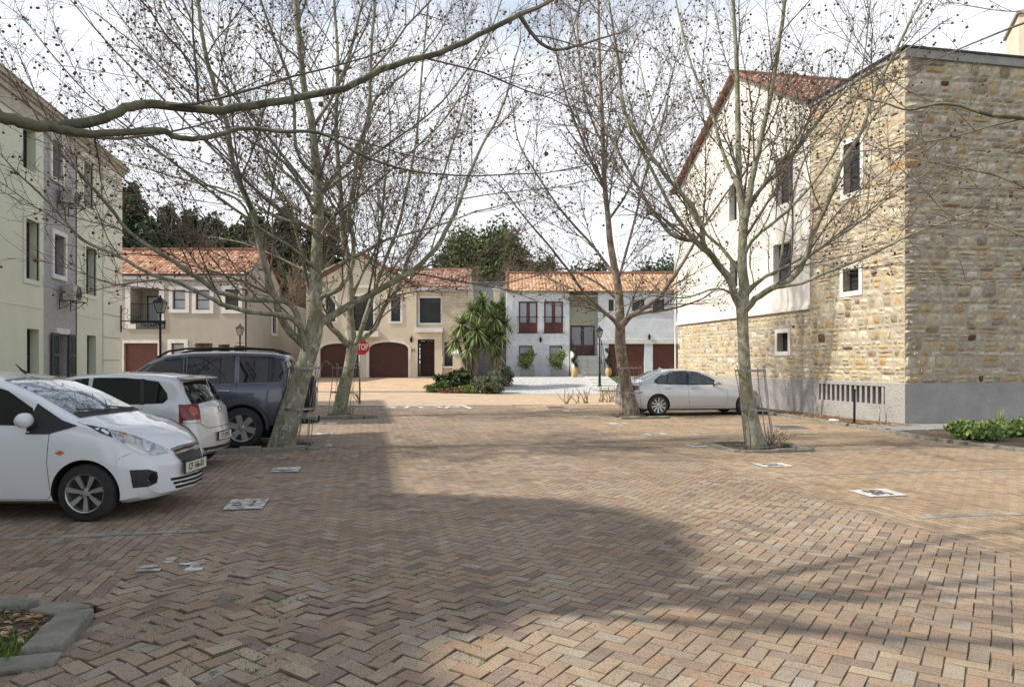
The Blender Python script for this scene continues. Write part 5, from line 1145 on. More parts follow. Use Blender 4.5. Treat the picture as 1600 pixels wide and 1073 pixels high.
tree_bg('evergreen_tree', 'low dark green treetop just above the left part of the white house roof', 845, 392, 64, 90, 590, m_leafd, 14000, .16, 61, BR, .3)
tree_bg('evergreen_tree', 'dark green treetop behind the middle of the white house roof', 925, 400, 60, 90, 590, m_leafd, 13000, .16, 62, BR, .3)
tree_bg('evergreen_tree', 'dark green treetop above the right end of the white house roof', 1030, 396, 60, 90, 590, m_leafd, 13000, .16, 63, BR, .3)
def twiggy(label, u, d, v_top, wpx, seed, n1=26):
    rr = random.Random(seed); p = LD((u-800)/F*d, d, 0); e = thing('bare_tree', label, 'tree', (p.x, p.y, .75), -TH, 'bare brown trees behind the houses'); k = d/F; top = H+(567-v_top)*k-.75; W2 = wpx*k/2
    tb = MB(); cb = MB(); tb.tube([(0,0,0),(.1,0,top*.35)], [.22,.16], 8)
    for i in range(n1):
        a = rr.uniform(0,2*PI); z = top*rr.uniform(.15,.36); rr2 = rr.random()**.5
        tgt = Vector((math.cos(a)*W2*rr2, math.sin(a)*W2*rr2, top*(.98-.42*rr2*rr2)*rr.uniform(.75,1.0)-z)); pts, r_ = walk(rr, Vector((0,0,z)), tgt, tgt.length, 7, .10, .02, .07, .012); tb.tube(pts, r_, 5)
        l2 = kids(rr, pts, r_, 11, .25, (25,60), lambda T, f: .8+.22*T*(1-.5*f), .02, .14, .5, .008, 4)
        for q in l2:
            cb.tube(q[0], q[1], 4, caps=False)
            for s in kids(rr, q[0], q[1], 7, .2, (30,70), lambda T, f: .5+.2*T, .0, .2, .7, .007, 3): cb.tube(s[0], s[1], 3, caps=False)
    tb.build('trunk', m_twig, e); cb.build('crown', m_brush, e)
m_brush = mat('brush_twig', (.17,.12,.085), .95, c2=(.24,.18,.125), ns=1.5)
twiggy('bare brown bushy tree in front of the round evergreen', 700, 55, 378, 110, 71, 18); twiggy('bare brown tree behind the thick plane tree', 455, 52, 378, 100, 72, 13); twiggy('bare brown tree rising right of the round evergreen', 815, 56, 385, 90, 73, 20)
# yuccas at the beige house
def yucca(label, spots, base, seed):
    e = thing('yucca', label, 'plant', (base.x, base.y, gz(base.x, base.y)), -TH); rr = random.Random(seed); tb = MB(); zb = gz(base.x, base.y)
    k = base.x*sT+base.y*cT; bl = base.x*cT-base.y*sT
    for i, (u, v, off, n, L) in enumerate(spots):
        d = k+off; c = Vector(((u-800)/F*d-bl, off, H+(567-v)/F*d-zb)); s0 = Vector((rr.uniform(-.15,.15), rr.uniform(-.1,.1), -.05)); mid = s0.lerp(c, .5)+Vector((rr.uniform(-.12,.12),0,.1)); tb.tube(smooth([s0, mid, c], 4), [.13-.006*j for j in range(9)], 8)
        V = []; FF = []; rnd = []
        for q in range(n):
            a = rr.uniform(0, 2*PI); el = math.asin(rr.uniform(-.75, .98)); dr_ = Vector((math.cos(a)*math.cos(el), math.sin(a)*math.cos(el), math.sin(el))); sd_ = Vector((-math.sin(a), math.cos(a), 0)); l_ = L*rr.uniform(.75,1.15); b_ = len(V); r_ = rr.random()
            for j in range(5):
                t = j/4; pz = c+dr_*l_*t+Vector((0,0,-.30*l_*t*t)); wv_ = .034*(1-t**2.2)*(.6+1.2*t if t < .5 else 1.2)+.001; V += [tuple(pz-sd_*wv_), tuple(pz+sd_*wv_)]
            for j in range(4): FF.append((b_+2*j, b_+2*j+1, b_+2*j+3, b_+2*j+2)); rnd.append(r_)
        npmesh('leaf_rosette', V, FF, m_yucca, rnd=rnd, parent=e)
    tb.build('trunk', m_barkgrey, e, smooth=True)
m_yucca = mat('yucca_leaf', (1,1,1), .5, ramp=[(0,(.08,.12,.04)),(.4,(.16,.22,.075)),(.75,(.25,.32,.12)),(1,(.42,.48,.26))])
yb = LD(-2.0, 37.3); yucca('large many headed yucca with spiky green rosettes beside the beige house', [(722,508,0,190,1.0),(738,486,.3,170,1.0),(754,473,.6,170,.95),(745,516,-.4,190,1.0),(712,532,-.2,150,.9),(732,545,-.5,130,.8)], yb, 1)
yb = LD(-.95, 37.8); yucca('second many headed yucca with green rosettes nearer the white house', [(772,497,0,150,.95),(782,523,-.3,150,.9),(763,532,-.5,140,.9),(777,552,-.2,110,.8),(790,505,.5,120,.85)], yb, 2)
def bush(name, label, cat, u, v, d, blobs, n, size, mtl, seed, group=None, stem=True, zb=None):
    p = LD((u-800)/F*d, d); z = gz(p.x, p.y) if zb is None else zb; e = thing(name, label, cat, (p.x, p.y, z), -TH, group)
    if stem:
        b = MB(); rr = random.Random(seed)
        for i in range(7): q = blobs[i % len(blobs)]; b.tube([(rr.uniform(-.1,.1),rr.uniform(-.1,.1),-.03),(q[0]*.6,q[1]*.6,q[2]*.5),(q[0]+rr.uniform(-.1,.1),q[1],q[2])], [.025,.018,.006], 5)
        b.build('stems', m_twig, e)
    leaves('foliage', e, blobs, n, size, mtl, seed, shell=.5); return e
bush('round_shrub', 'round grey green shrub at the kerb, right of the yuccas', 'shrub', 768, 617, 35.0, [(0,0,.48,.78,.7,.52),(.25,.1,.55,.5,.5,.45),(-.3,0,.4,.5,.5,.4)], 9000, .045, m_leafgrey, 81)
bush('round_shrub', 'smaller round grey green shrub behind the first, by the gravel', 'shrub', 786, 600, 38.5, [(0,0,.5,.68,.6,.5),(-.2,.1,.62,.4,.4,.3)], 6000, .045, m_leafgrey, 82)
bush('strappy_plant', 'dark strappy leaved clump left of the yucca trunks', 'plant', 708, 600, 37.0, [(0,0,.45,.8,.5,.45),(.5,.1,.5,.6,.5,.5),(-.5,0,.3,.4,.4,.3)], 1900, .17, m_leafd, 83, stem=False)
bush('low_succulent', 'low reddish succulent mat at the front of the planted bed', 'plant', 712, 612, 35.3, [(0,0,.12,.75,.3,.17),(.5,0,.14,.5,.3,.17)], 3000, .05, mat('leaf_red', (1,1,1), .7, ramp=[(0,(.12,.05,.035)),(.6,(.22,.11,.07)),(1,(.28,.22,.10))]), 84, stem=False)
bush('low_shrub', 'bright green low plant at the left tip of the planted bed', 'shrub', 684, 611, 35.8, [(0,0,.2,.55,.4,.28),(.3,.1,.25,.3,.3,.28)], 2200, .06, m_leafg, 85, stem=False)
bush('low_shrub', 'yellow green low plant below the yucca trunks', 'shrub', 735, 613, 35.2, [(0,0,.18,.55,.35,.25)], 2000, .05, m_leafy, 86, stem=False)
bush('climber', 'green creeper hanging on the retaining wall between the houses', 'climbing plant', 783, 575, 47.6, [(0,0,3.9,.35,.35,1.2),(-.4,0,3.0,.5,.35,.7),(.15,0,2.4,.3,.3,1.0),(-.5,0,4.4,.4,.3,.4)], 5200, .09, m_leafg, 87)
bush('climber', 'pink and green creeper on the left part of the retaining wall', 'climbing plant', 752, 575, 47.4, [(0,0,3.6,.8,.4,.9),(.4,0,2.5,.6,.4,.7)], 4200, .09, m_leafy, 88)
def stubs(label, u, v, seed, n=5, h=.55):
    p = GR(u, v); d = p.x*sT+p.y*cT; e = thing('pruned_rose', label, 'shrub', (p.x, p.y, 0), -TH, 'pruned rose bushes by the far road'); rr = random.Random(seed); b = MB(); k = b
    for i in range(n):
        pts, r_ = walk(rr, Vector((rr.uniform(-.08,.08),rr.uniform(-.05,.05),0)), Vector((rr.uniform(-.7,.7),rr.uniform(-.4,.4),1)), h*rr.uniform(.7,1.2), 4, .2, .05, .022, .008); b.tube(pts, r_, 5)
        for q in kids(rr, pts, r_, 3, .4, (30,60), lambda T, f: .15, .1, .15, .7, .006, 3): k.tube(q[0], q[1], 4)
    b.build('stems', m_rose, e)
m_rose = mat('rose_stem', (.30,.22,.15), .9, c2=(.20,.17,.09), ns=8)
for i, (u, v) in enumerate(((884,631),(902,630),(916,630),(939,629),(950,629),(958,628))): stubs(['first pruned bush left of the small group by the road', 'tiny pruned stub second from the left by the road', 'pruned bush third from the left by the road', 'pruned bush in front of the lamp post', 'pruned bush just right of the lamp post', 'pruned bush next to the sedan tail'][i], u, v, 90+i, 3 if i == 1 else 5, .35 if i == 1 else .62)
stubs('pruned bush around the foot of the stop sign post', 563, 629, 99, 6, .6)
# shoots at the foot of the trunks
def shoots(label, p, seed, n=9, h=.3, mt=None):
    e = thing('basal_shoots', label, 'shoots', (p.x, p.y, 0)); rr = random.Random(seed); b = MB(); k = b
    for i in range(n):
        pts, r_ = walk(rr, Vector((rr.uniform(-.12,.12),rr.uniform(-.1,.1),0)), Vector((rr.uniform(-.5,1.0),rr.uniform(-.5,.5),1)), h*rr.uniform(.6,1.3), 4, .18, .02, .008, .004); b.tube(pts, r_, 4)
        for q in kids(rr, pts, r_, 4, .2, (30,60), lambda T, f: .09, .1, .15, .7, .004, 2): k.tube(q[0], q[1], 3)
    b.build('stems', m_rose, e)
shoots('brown shoots at the foot of the guarded straight plane trunk', GR(1208, 699)+Vector((0,0,0)), 1, 14, .34)
shoots('twiggy shoots on the soil by the trunk behind the stop sign', GR(547, 647), 2, 8, .22)
# garden at the right corner
spots = [(1500,676),(1528,680),(1556,676),(1585,684),(1545,690),(1598,672),(1515,687)]
for i, (u, v) in enumerate(spots):
    p = GR(u, v); e = thing('bedding_plant', ['green leafy plant at the left tip of the bark bed', 'green leafy plant second from the bed tip', 'green leafy plant in the middle back of the bed', 'green leafy plant near the right edge of the picture', 'green leafy plant at the front middle of the bed', 'green leafy plant at the back right of the bed', 'small green leafy plant at the front left of the bed'][i], 'plant', (p.x, p.y, .02), 0, 'green plants in the corner bed')
    b = MB(); rr = random.Random(i)
    for q in range(8): a = rr.uniform(0,2*PI); b.tube([(0,0,0),(math.cos(a)*.15,math.sin(a)*.15,.14),(math.cos(a)*.3,math.sin(a)*.3,.2)], [.01,.008,.004], 4)
    b.build('stems', m_rose, e); leaves('foliage', e, [(0,0,.13,.38,.34,.12),(.2,.1,.17,.25,.22,.11),(-.2,-.05,.11,.25,.22,.09)], 420, .055, mat('leaf_bright', (1,1,1), .5, ramp=[(0,(.05,.10,.02)),(.5,(.12,.20,.04)),(.85,(.20,.28,.07)),(1,(.34,.36,.12))]), i, aspect=.6, shell=.3, flat=.8)
p = GR(1562, 672); e = thing('grass_clump', 'upright clump of light green strap leaves in the corner bed', 'plant', (p.x, p.y, .02)); V = []; FF = []; rr = random.Random(5)
for q in range(60):
    a = rr.uniform(0,2*PI); h = rr.uniform(.3,.55); l_ = rr.uniform(.03,.2); b_ = len(V); w2 = .009
    for j in range(4): t = j/3; x = math.cos(a)*(.03+l_*t*t); y = math.sin(a)*(.03+l_*t*t); V += [(x-math.sin(a)*w2*(1-t), y+math.cos(a)*w2*(1-t), h*t), (x+math.sin(a)*w2*(1-t)+.0005, y-math.cos(a)*w2*(1-t), h*t)]
    for j in range(3): FF.append((b_+2*j, b_+2*j+1, b_+2*j+3, b_+2*j+2))
npmesh('blades', V, FF, m_leafy, rnd=np.random.RandomState(1).rand(len(FF)), parent=e)

# ================================================================ STREET FURNITURE
def lamp(label, u, v0, v_top, d, s=1.0):
    p = LD((u-800)/F*d, d); z = gz(p.x, p.y); e = thing('street_lamp', label, 'street lamp', (p.x, p.y, z), -TH, 'black lantern posts'); top = H+(567-v_top)/F*d-z; hl = .62*s; zl = top-hl-.1*s
    b = MB(); b.lathe([(.0,0),(.11,0),(.11,.06),(.07,.12),(.06,.7),(.075,.72),(.045,.8),(.038,zl-.12),(.05,zl-.08),(.03,zl)], 12); b.bar((-.2*s,0,zl-.35), (.2*s,0,zl-.35), .02); b.build('post', m_black, e, smooth=False)
    b = MB(); k = 4; lo, hi = .10*s, .20*s; zt = zl+.40*s
    for i in range(4):
        a = PI/4+PI/2*i; c, q = math.cos(a)*1.2, math.sin(a)*1.2; b.bar((lo*c,lo*q,zl+.02), (hi*c,hi*q,zt), .018*s)
        a2 = a+PI/2; c2, q2 = math.cos(a2)*1.2, math.sin(a2)*1.2; b.bar((lo*c,lo*q,zl+.02), (lo*c2,lo*q2,zl+.02), .02*s); b.bar((hi*c,hi*q,zt), (hi*c2,hi*q2,zt), .024*s)
    h2 = hi*1.02; b.add([(-h2,-h2,zt),(h2,-h2,zt),(h2,h2,zt),(-h2,h2,zt),(-.04,-.04,zt+.19*s),(.04,-.04,zt+.19*s),(.04,.04,zt+.19*s),(-.04,.04,zt+.19*s)], [(0,1,5,4),(1,2,6,5),(2,3,7,6),(3,0,4,7),(4,5,6,7),(3,2,1,0)]); b.lathe([(.03*s,0),(.05*s,.04),(.0,.1)], 8, (0,0,zt+.19*s)); b.build('lantern_frame', m_black, e)
    b = MB(); lo2, hi2 = lo*.80, hi*.82; b.add([(-lo2,-lo2,zl+.03),(lo2,-lo2,zl+.03),(lo2,lo2,zl+.03),(-lo2,lo2,zl+.03),(-hi2,-hi2,zt-.01),(hi2,-hi2,zt-.01),(hi2,hi2,zt-.01),(-hi2,hi2,zt-.01)], [(0,1,5,4),(1,2,6,5),(2,3,7,6),(3,0,4,7)]); b.build('lantern_glass', mat('lantern_glass', (.30,.31,.29), .2, ior=1.5), e)
lamp('black lantern post standing before the taupe house balcony', 250.5, 640, 459, 26.5)
lamp('smaller lantern post in front of the taupe house porch', 375, 600, 504, 36.5, .9)
lamp('black lantern post before the white house steps', 937, 605, 508, 38.2, .9)
p = PX(562, 631, 28.6); e = thing('stop_sign', 'red octagonal stop sign on a galvanised pole at the junction', 'road sign', (p.x, p.y, 0), -TH)
zc = H+(567-542.5)/F*28.6; xo = (565.5-562)/F*28.6
b = MB(); b.tube([(0,0,-.05),(0,0,zc+.25)], .032, 10); b.build('pole', m_galv, e, smooth=True)
m_red = mat('sign_red', (.50,.018,.022), .45); rO = .30/math.cos(PI/8)
oc = lambda r_: [(xo+r_*math.cos(PI/8+PI/4*i), zc+r_*math.sin(PI/8+PI/4*i)) for i in range(8)]
b = MB(); b.prism(oc(rO), -.045, -.040, 'y'); pl = b.build('plate', m_galv, e); b = MB(); b.prism(oc(rO-.004), -.048, -.0452, 'y'); b.build('white_border', W_, pl); b = MB(); b.prism(oc(rO-.022), -.051, -.0482, 'y'); b.build('red_face', m_red, pl)
M4 = Matrix.Translation((xo, -.0525, zc-.0)) @ Matrix.Rotation(R(90), 4, 'X') @ Matrix.Diagonal((.78, 1.2, 1, 1)); text_mesh('STOP', .27, W_, 'lettering', pl, M4, bold=.006)
b = MB(); 
for z in (zc-.12, zc+.12): b.box(-.05,.05,-.04,.045,z-.015,z+.015)
b.build('bracket', m_galv, e)
# ================================================================ CARS
def paint(name, c, metal=.0, rough=.32, c2=None):
    m = mat(name, c, rough, metal, c2=c2, ns=1.2, coat=1.0, bump=.02, bs=300, bd=.001); return m
m_cglass = mat('car_glass', (.008,.010,.012), .03, ior=1.45, spec=.5)
m_cglassr = mat('car_windscreen', (.42,.45,.46), .03, metal=.75, ior=1.8)
m_tyre = mat('tyre_rubber', (.022,.022,.023), .85, c2=(.035,.034,.033), ns=12, bump=.3, bs=60)
m_alloy = mat('alloy_wheel', (.50,.50,.50), .35, .85); m_alloyd = mat('wheel_shadow_metal', (.045,.045,.047), .5, .5)
m_plastic = mat('black_plastic', (.022,.022,.024), .55, c2=(.03,.03,.032), ns=30)
m_chrome = mat('chrome', (.65,.65,.66), .12, 1.0); m_under = mat('underbody', (.012,.012,.012), .9)
m_lens = mat('headlight_lens', (.52,.53,.52), .08, .35, ior=1.6, coat=1.0, c2=(.24,.245,.25), ns=14, lo=.45, hi=.6); m_tail = mat('tail_lamp_red', (.22,.006,.010), .15, coat=.4, c2=(.12,.004,.006), ns=10)
m_amber = mat('amber_lens', (.60,.16,.03), .2, coat=1.0); m_plt = mat('number_plate_yellow_white', (.60,.58,.48), .5); m_clear = mat('clear_lamp', (.5,.48,.45), .15, .3, coat=1)
def gsm(x, y, xs, sg):
    yy = np.interp(xs, x, y); o = np.zeros_like(yy); wsum = 0
    for k in range(-6, 7):
        wgt = math.exp(-(k/3.0)**2); o += wgt*np.interp(xs+k*sg/3, x, y); wsum += wgt
    return o/wsum
class Car:
    def __init__(s, root, L, top, belt, wid, bot, tumble, axles, R_, kf, kr, pm, crown=.035, rc=.10, arch=1.13, sg=.02, track=None):
        s.root, s.L, s.R, s.ax = root, L, R_, axles; s.pm = pm
        e = [0,.004,.012,.025,.045,.07,.10,.14]; xs = np.array(e+list(np.arange(.19, L-.19, .045))+[L-q for q in e[::-1]])
        zt = gsm(*zip(*top), xs, sg); zbl = gsm(*zip(*belt), xs, .06); W2 = gsm(*zip(*wid), xs, .04); zb0 = gsm(*zip(*bot), xs, .03)
        s.wfun = lambda q: float(np.interp(q, xs, W2)); s.zt = lambda q: float(np.interp(q, xs, zt)); s.belt = lambda q: float(np.interp(q, xs, zbl))
        rings = []
        for i, x in enumerate(xs):
            w2, t, z0 = W2[i], zt[i], zb0[i]; cr_ = crown*min(1, (t-z0)/.5); zb = min(zbl[i], t-cr_-.04); hc = t-cr_-zb; r_ = min(rc, hc*.5); H_ = zb-z0
            k = [(0,z0),(w2*.5,z0),(w2-.12,z0),(w2-.035,z0+min(.04,H_*.15)),(w2-.012,z0+min(.13,H_*.3)),(w2,z0+H_*.48),(w2-.002,z0+H_*.66),(w2-.012,z0+H_*.84),(w2-.03,zb-min(.02,H_*.05)),(w2-.05,zb+.004)]
            yl = lambda h: w2-.052-tumble*h
            for f in (.25,.5,.75,1.0): k.append((yl((hc-r_)*f), zb+(hc-r_)*f+.004))
            ye = yl(hc); c0 = (yl(hc-r_)-r_, zb+hc-r_)
            for a in (25,50,72): k.append((c0[0]+r_*math.cos(R(a)), c0[1]+r_*math.sin(R(a))))
            for f in (.9,.75,.5,.25,0): y = (c0[0])*f/.9*(.9 if f < .9 else .97) if f else 0; k.append((y, t-cr_*(y/max(ye,.1))**2))
            rings.append(k)
        s.nk = len(rings[0]); V = []; F_ = []
        def P(x, y, z):
            q = abs(y)/max(s.wfun(x), .1); x2 = x+kf*q*q*math.exp(-(x/.45)**2)-kr*q*q*math.exp(-((L-x)/.45)**2); return (L/2-x2, y, z)
        s.P = P; ring = lambda k: [(y, z) for y, z in k]+[(-y, z) for y, z in k[-2:0:-1]]
        n = 2*s.nk-2
        full = [(xs[0]-.012, [(y*.5, (z-.45)*.5+.45) for y, z in ring(rings[0])]), (xs[0]-.008, [(y*.85, (z-.45)*.85+.45) for y, z in ring(rings[0])])]+[(x, ring(k)) for x, k in zip(xs, rings)]+[(L+.008, [(y*.85, (z-.55)*.85+.55) for y, z in ring(rings[-1])]), (L+.012, [(y*.5, (z-.55)*.5+.55) for y, z in ring(rings[-1])])]
        for x, k in full: V += [P(x, y, z) for y, z in k]
        m = len(full)
        for i in range(m-1):
            for j in range(n): j2 = (j+1) % n; F_.append((i*n+j, (i+1)*n+j, (i+1)*n+j2, i*n+j2))
        F_.append(tuple(range(n))); F_.append(tuple(range((m-1)*n, m*n))[::-1])
        s.bvh = BVHTree.FromPolygons([Vector(v) for v in V], F_)
        me = bpy.data.meshes.new('body'); me.from_pydata(V, [], F_); me.materials.append(pm); me.materials.append(m_under)
        bm = bmesh.new(); bm.from_mesh(me); bmesh.ops.recalc_face_normals(bm, faces=bm.faces); bm.to_mesh(me); bm.free()
        ob = bpy.data.objects.new('body', me); COL.objects.link(ob)
        cuts = MB()
        for a in axles:
            for sg_ in (-1, 1):
                wv = s.wfun(a); y0, y1 = sg_*(wv-.34), sg_*(wv+.15); c = (L/2-a, 0, R_*1.0); k = 40
                vs = [(c[0]+R_*arch*math.cos(2*PI*i/k), y0, c[2]+R_*arch*math.sin(2*PI*i/k)) for i in range(k)]+[(c[0]+R_*arch*math.cos(2*PI*i/k), y1, c[2]+R_*arch*math.sin(2*PI*i/k)) for i in range(k)]
                cuts.add(vs, [tuple(range(k)), tuple(range(k, 2*k))[::-1]]+[(i, i+k, (i+1) % k+k, (i+1) % k) for i in range(k)])
        co = cuts.build('cutter', m_under, None, fix=True)
        md = ob.modifiers.new('b', 'BOOLEAN'); md.operation = 'DIFFERENCE'; md.object = co; md.solver = 'EXACT'
        try: md.material_mode = 'TRANSFER'
        except Exception: pass
        dg = bpy.context.evaluated_depsgraph_get(); m2 = bpy.data.meshes.new_from_object(ob.evaluated_get(dg)); m2.name = 'body'
        ob.modifiers.clear(); ob.data = m2; bpy.data.objects.remove(co)
        if len(m2.polygons) < 500: print('BOOLEAN FAILED')
        bm = bmesh.new(); bm.from_mesh(m2)
        for f in bm.faces: f.smooth = f.material_index == 0
        for e_ in bm.edges:
            if len(e_.link_faces) == 2 and (e_.calc_face_angle(0) > R(38) or e_.link_faces[0].material_index != e_.link_faces[1].material_index): e_.smooth = False
        bm.to_mesh(m2); bm.free(); ob.parent = root; s.body = ob
    def S3(s, x, y, z): return Vector((s.L/2-x, y, z))
    def patch(s, name, pts, mtl, off=.003, par=None, h=.045, thick=0.0):
        P = [s.S3(*p) for p in pts]; c = sum(P, Vector())/len(P); nn = Vector()
        for i in range(len(P)): a, b = P[i], P[(i+1) % len(P)]; nn += (a-c).cross(b-c)
        nn.normalize()
        if nn.dot(c-Vector((c.x*.5,0,.75))) < 0: nn = -nn
        u = nn.orthogonal().normalized(); v = nn.cross(u); q = []
        for i in range(len(P)):
            a, b = P[i], P[(i+1) % len(P)]; k = max(1, int((b-a).length/h))
            for j in range(k): w_ = a.lerp(b, j/k)-c; q.append(Vector((w_.dot(u), w_.dot(v))))
        nb = len(q); x0, x1 = min(p.x for p in q), max(p.x for p in q); y0, y1 = min(p.y for p in q), max(p.y for p in q)
        def inside(x, y):
            r_ = False
            for i in range(nb):
                a, b = q[i], q[i-1]
                if (a.y > y) != (b.y > y) and x < (b.x-a.x)*(y-a.y)/(b.y-a.y)+a.x: r_ = not r_
            return r_
        pts2 = list(q); nx, ny = int((x1-x0)/h)+1, int((y1-y0)/h)+1
        for i in range(nx):
            for j in range(ny):
                x, y = x0+(i+.5)*(x1-x0)/nx, y0+(j+.5)*(y1-y0)/ny
                if inside(x, y) and min((Vector((x, y))-p).length for p in q) > h*.35: pts2.append(Vector((x, y)))
        vo, eo, fo, *_ = delaunay_2d_cdt(pts2, [], [list(range(nb))], 1, 1e-5)
        V = []
        for w_ in vo:
            p = c+u*w_.x+v*w_.y; hit = s.bvh.ray_cast(p+nn*.5, -nn, 1.2)
            if hit[0] is None: hit = s.bvh.find_nearest(p)
            n2 = hit[1] if hit[1].dot(nn) > 0 else -hit[1]; V.append(hit[0]+n2*off)
        b = MB(); b.add(V, [tuple(f) for f in fo]); o = b.build(name, mtl, par or s.root, smooth=True)
        if thick: md = o.modifiers.new('s', 'SOLIDIFY'); md.thickness = thick; md.offset = -1
        return o
    def line(s, b, pts, r_=.0032, off=0.0, step=.06, dirn=None):
        P = [s.S3(*p) for p in pts]; o = []
        for a, c in zip(P[:-1], P[1:]):
            k = max(1, int((c-a).length/step))
            for j in range(k): o.append(a.lerp(c, j/k))
        o.append(P[-1]); Q = []
        for p in o:
            hit = s.bvh.find_nearest(p); Q.append(hit[0]+hit[1]*off)
        b.tube(Q, r_, 4); return b
    def wheel(s, a, side, style, wd=.19, inset=.0, rim=.66):
        R_ = s.R; y1 = side*(s.wfun(a)-inset); y0 = y1-side*wd; cx = s.L/2-a; rr_ = R_*rim
        b = MB(); pr = [(rr_,0),(rr_+.01,.008),(R_-.035,.006),(R_-.012,.02),(R_,.045),(R_,wd-.04),(R_-.015,wd-.01),(rr_,wd)]; b.lathe([(r_, y1-side*h) for r_, h in pr], 48, (cx,0,R_), 'y'); t = b.build('wheel', m_tyre, s.root, smooth=True)
        b = MB(); b.lathe([(rr_+.001, y1-side*.0), (rr_-.008, y1-side*.006), (rr_-.016, y1-side*.03), (rr_-.02, y1-side*.09)], 48, (cx,0,R_), 'y')
        n = {'seven': 7, 'six': 6, 'ten': 10, 'five': 5}[style]
        for i in range(n):
            a0 = 2*PI*i/n+.25; 
            for da, wf in (((-.075, .62), (.075, .62)) if style in ('ten', 'seven') else ((0, 1),)):
                th = a0+da; dr_ = Vector((math.cos(th), 0, math.sin(th))); tg = Vector((-math.sin(th), 0, math.cos(th))); 
                w0 = rr_*(.10 if style == 'ten' else .10 if style == 'seven' else .19)*wf; w1 = rr_*(.09 if style == 'ten' else .11 if style == 'seven' else .22)*wf
                c = Vector((cx, 0, R_)); A = c+dr_*rr_*.14; B = c+dr_*(rr_-.012); vs = []
                for p, hw, yy in ((A, w0, y1-side*.022), (B, w1, y1-side*.012)):
                    for sx_ in (-1, 1): q = p+tg*hw*sx_; vs += [(q.x, yy, q.z), (q.x, yy-side*.03, q.z)]
                b.add(vs, [(0,2,6,4),(0,1,5,4),(2,3,7,6),(1,3,7,5),(4,5,7,6)])
        b.lathe([(rr_*.27, y1-side*.035), (rr_*.26, y1-side*.018), (rr_*.12, y1-side*.014), (0, y1-side*.012)], 24, (cx,0,R_), 'y'); b.build('rim', m_alloy, t, fix=True)
        b = MB(); b.lathe([(rr_-.004, y1-side*.07), (0, y1-side*.075)], 32, (cx,0,R_), 'y'); nb = 4 if style == 'seven' else 5 if style != 'six' else 6
        for i in range(nb): th = 2*PI*i/nb+.6; b.lathe([(.013, y1-side*.03), (.011, y1-side*.010), (0, y1-side*.010)], 10, (cx+math.cos(th)*rr_*.23, 0, R_+math.sin(th)*rr_*.23), 'y')
        b.build('wheel_shadow_disc', m_alloyd, t)  # backing disc coloured near black as the shade behind the spokes; wheel nuts included
    def wheels(s, style, **k):
        for a in s.ax:
            for sd_ in (1, -1): s.wheel(a, sd_, style, **k)
        b = MB(); w2 = s.wfun(s.L/2)-.25; b.box(-s.L/2+.35, s.L/2-.35, -w2, w2, .16, .35); b.build('underbody', m_under, s.root)
    def plate(s, x, z, txt, rear, w_=.26, h=.055, tilt=0.0):
        sg = -1 if rear else 1; p = s.S3(x, 0, z); f = Vector((sg*math.cos(tilt), 0, math.sin(tilt))); up = Vector((-sg*math.sin(tilt), 0, math.cos(tilt))); rt = up.cross(f)
        b = MB(); b.obox(p, rt, f, up, w_+.015, .008, h+.012); o = b.build('number_plate', m_plastic, s.root); q = p+f*.009; b = MB(); b.obox(q, rt, f, up, w_, .002, h); b.build('plate_face', m_plt, o)
        q = p+f*.0125; M4 = Matrix.Translation(q) @ Matrix(((rt.x,up.x,f.x,0),(rt.y,up.y,f.y,0),(rt.z,up.z,f.z,0),(0,0,0,1))); text_mesh(txt, .10, m_black, 'lettering', o, M4, ext=.0008, bold=.0015, sx=.92)
    def mirror(s, x, z, side, m1, m2):
        y = side*(s.wfun(x)+.07); b = MB(); pr = [(0,-.105),(.04,-.095),(.07,-.05),(.078,0),(.07,.05),(.045,.09),(0,.105)]; c = s.S3(x, y, z)
        b.lathe(pr, 14, (0,0,0), 'y'); b.v = [(v[0]*.75+c.x+(.02 if v[0] > 0 else 0), v[1]+c.y, v[2]+c.z) for v in b.v]; o = b.build('mirror', m1, s.root, smooth=True)
        b = MB(); b.bar((c.x, y, z-.03), (c.x-.02, side*(s.wfun(x)-.08), z-.08), .045); b.build('mirror_arm', m2, o)
def both(f):
    for sd_ in (1, -1): f(sd_)

# ---- near white hatchback ----------------------------------------------------
white = paint('white_paint', (.74,.76,.78), .0, .3, (.70,.72,.745))
nose = LD(-3.53, 8.17); L1_ = 3.64; hd = Vector((cT, -sT, 0)); ctr = Vector((nose.x, nose.y, 0))-hd*(L1_/2-.0)
rt1 = thing('parked_car', 'small white hatchback nearest the camera, its nose with big swept headlight pointing right', 'car', ctr, -TH, 'cars parked in the left bays')
c = Car(rt1, L1_, [(0,.55),(.02,.63),(.08,.735),(.2,.83),(.45,.925),(.7,.99),(.90,1.055),(1.05,1.13),(1.35,1.29),(1.65,1.41),(1.9,1.475),(2.3,1.515),(2.7,1.505),(3.1,1.45),(3.32,1.39),(3.46,1.2),(3.57,.98),(3.62,.8),(3.64,.5)],
 [(0,.60),(.15,.68),(.5,.82),(.9,.90),(1.6,.945),(2.6,1.0),(3.4,1.06)], [(0,.62),(.1,.70),(.3,.775),(.6,.80),(3.0,.80),(3.35,.77),(3.55,.72),(3.64,.64)], [(0,.25),(.08,.20),(.3,.175),(3.3,.18),(3.64,.3)], .30, (.76,3.12), .292, .20, .15, white, crown=.03, rc=.08, arch=1.16)
c.wheels('seven', wd=.17, inset=.012, rim=.665)
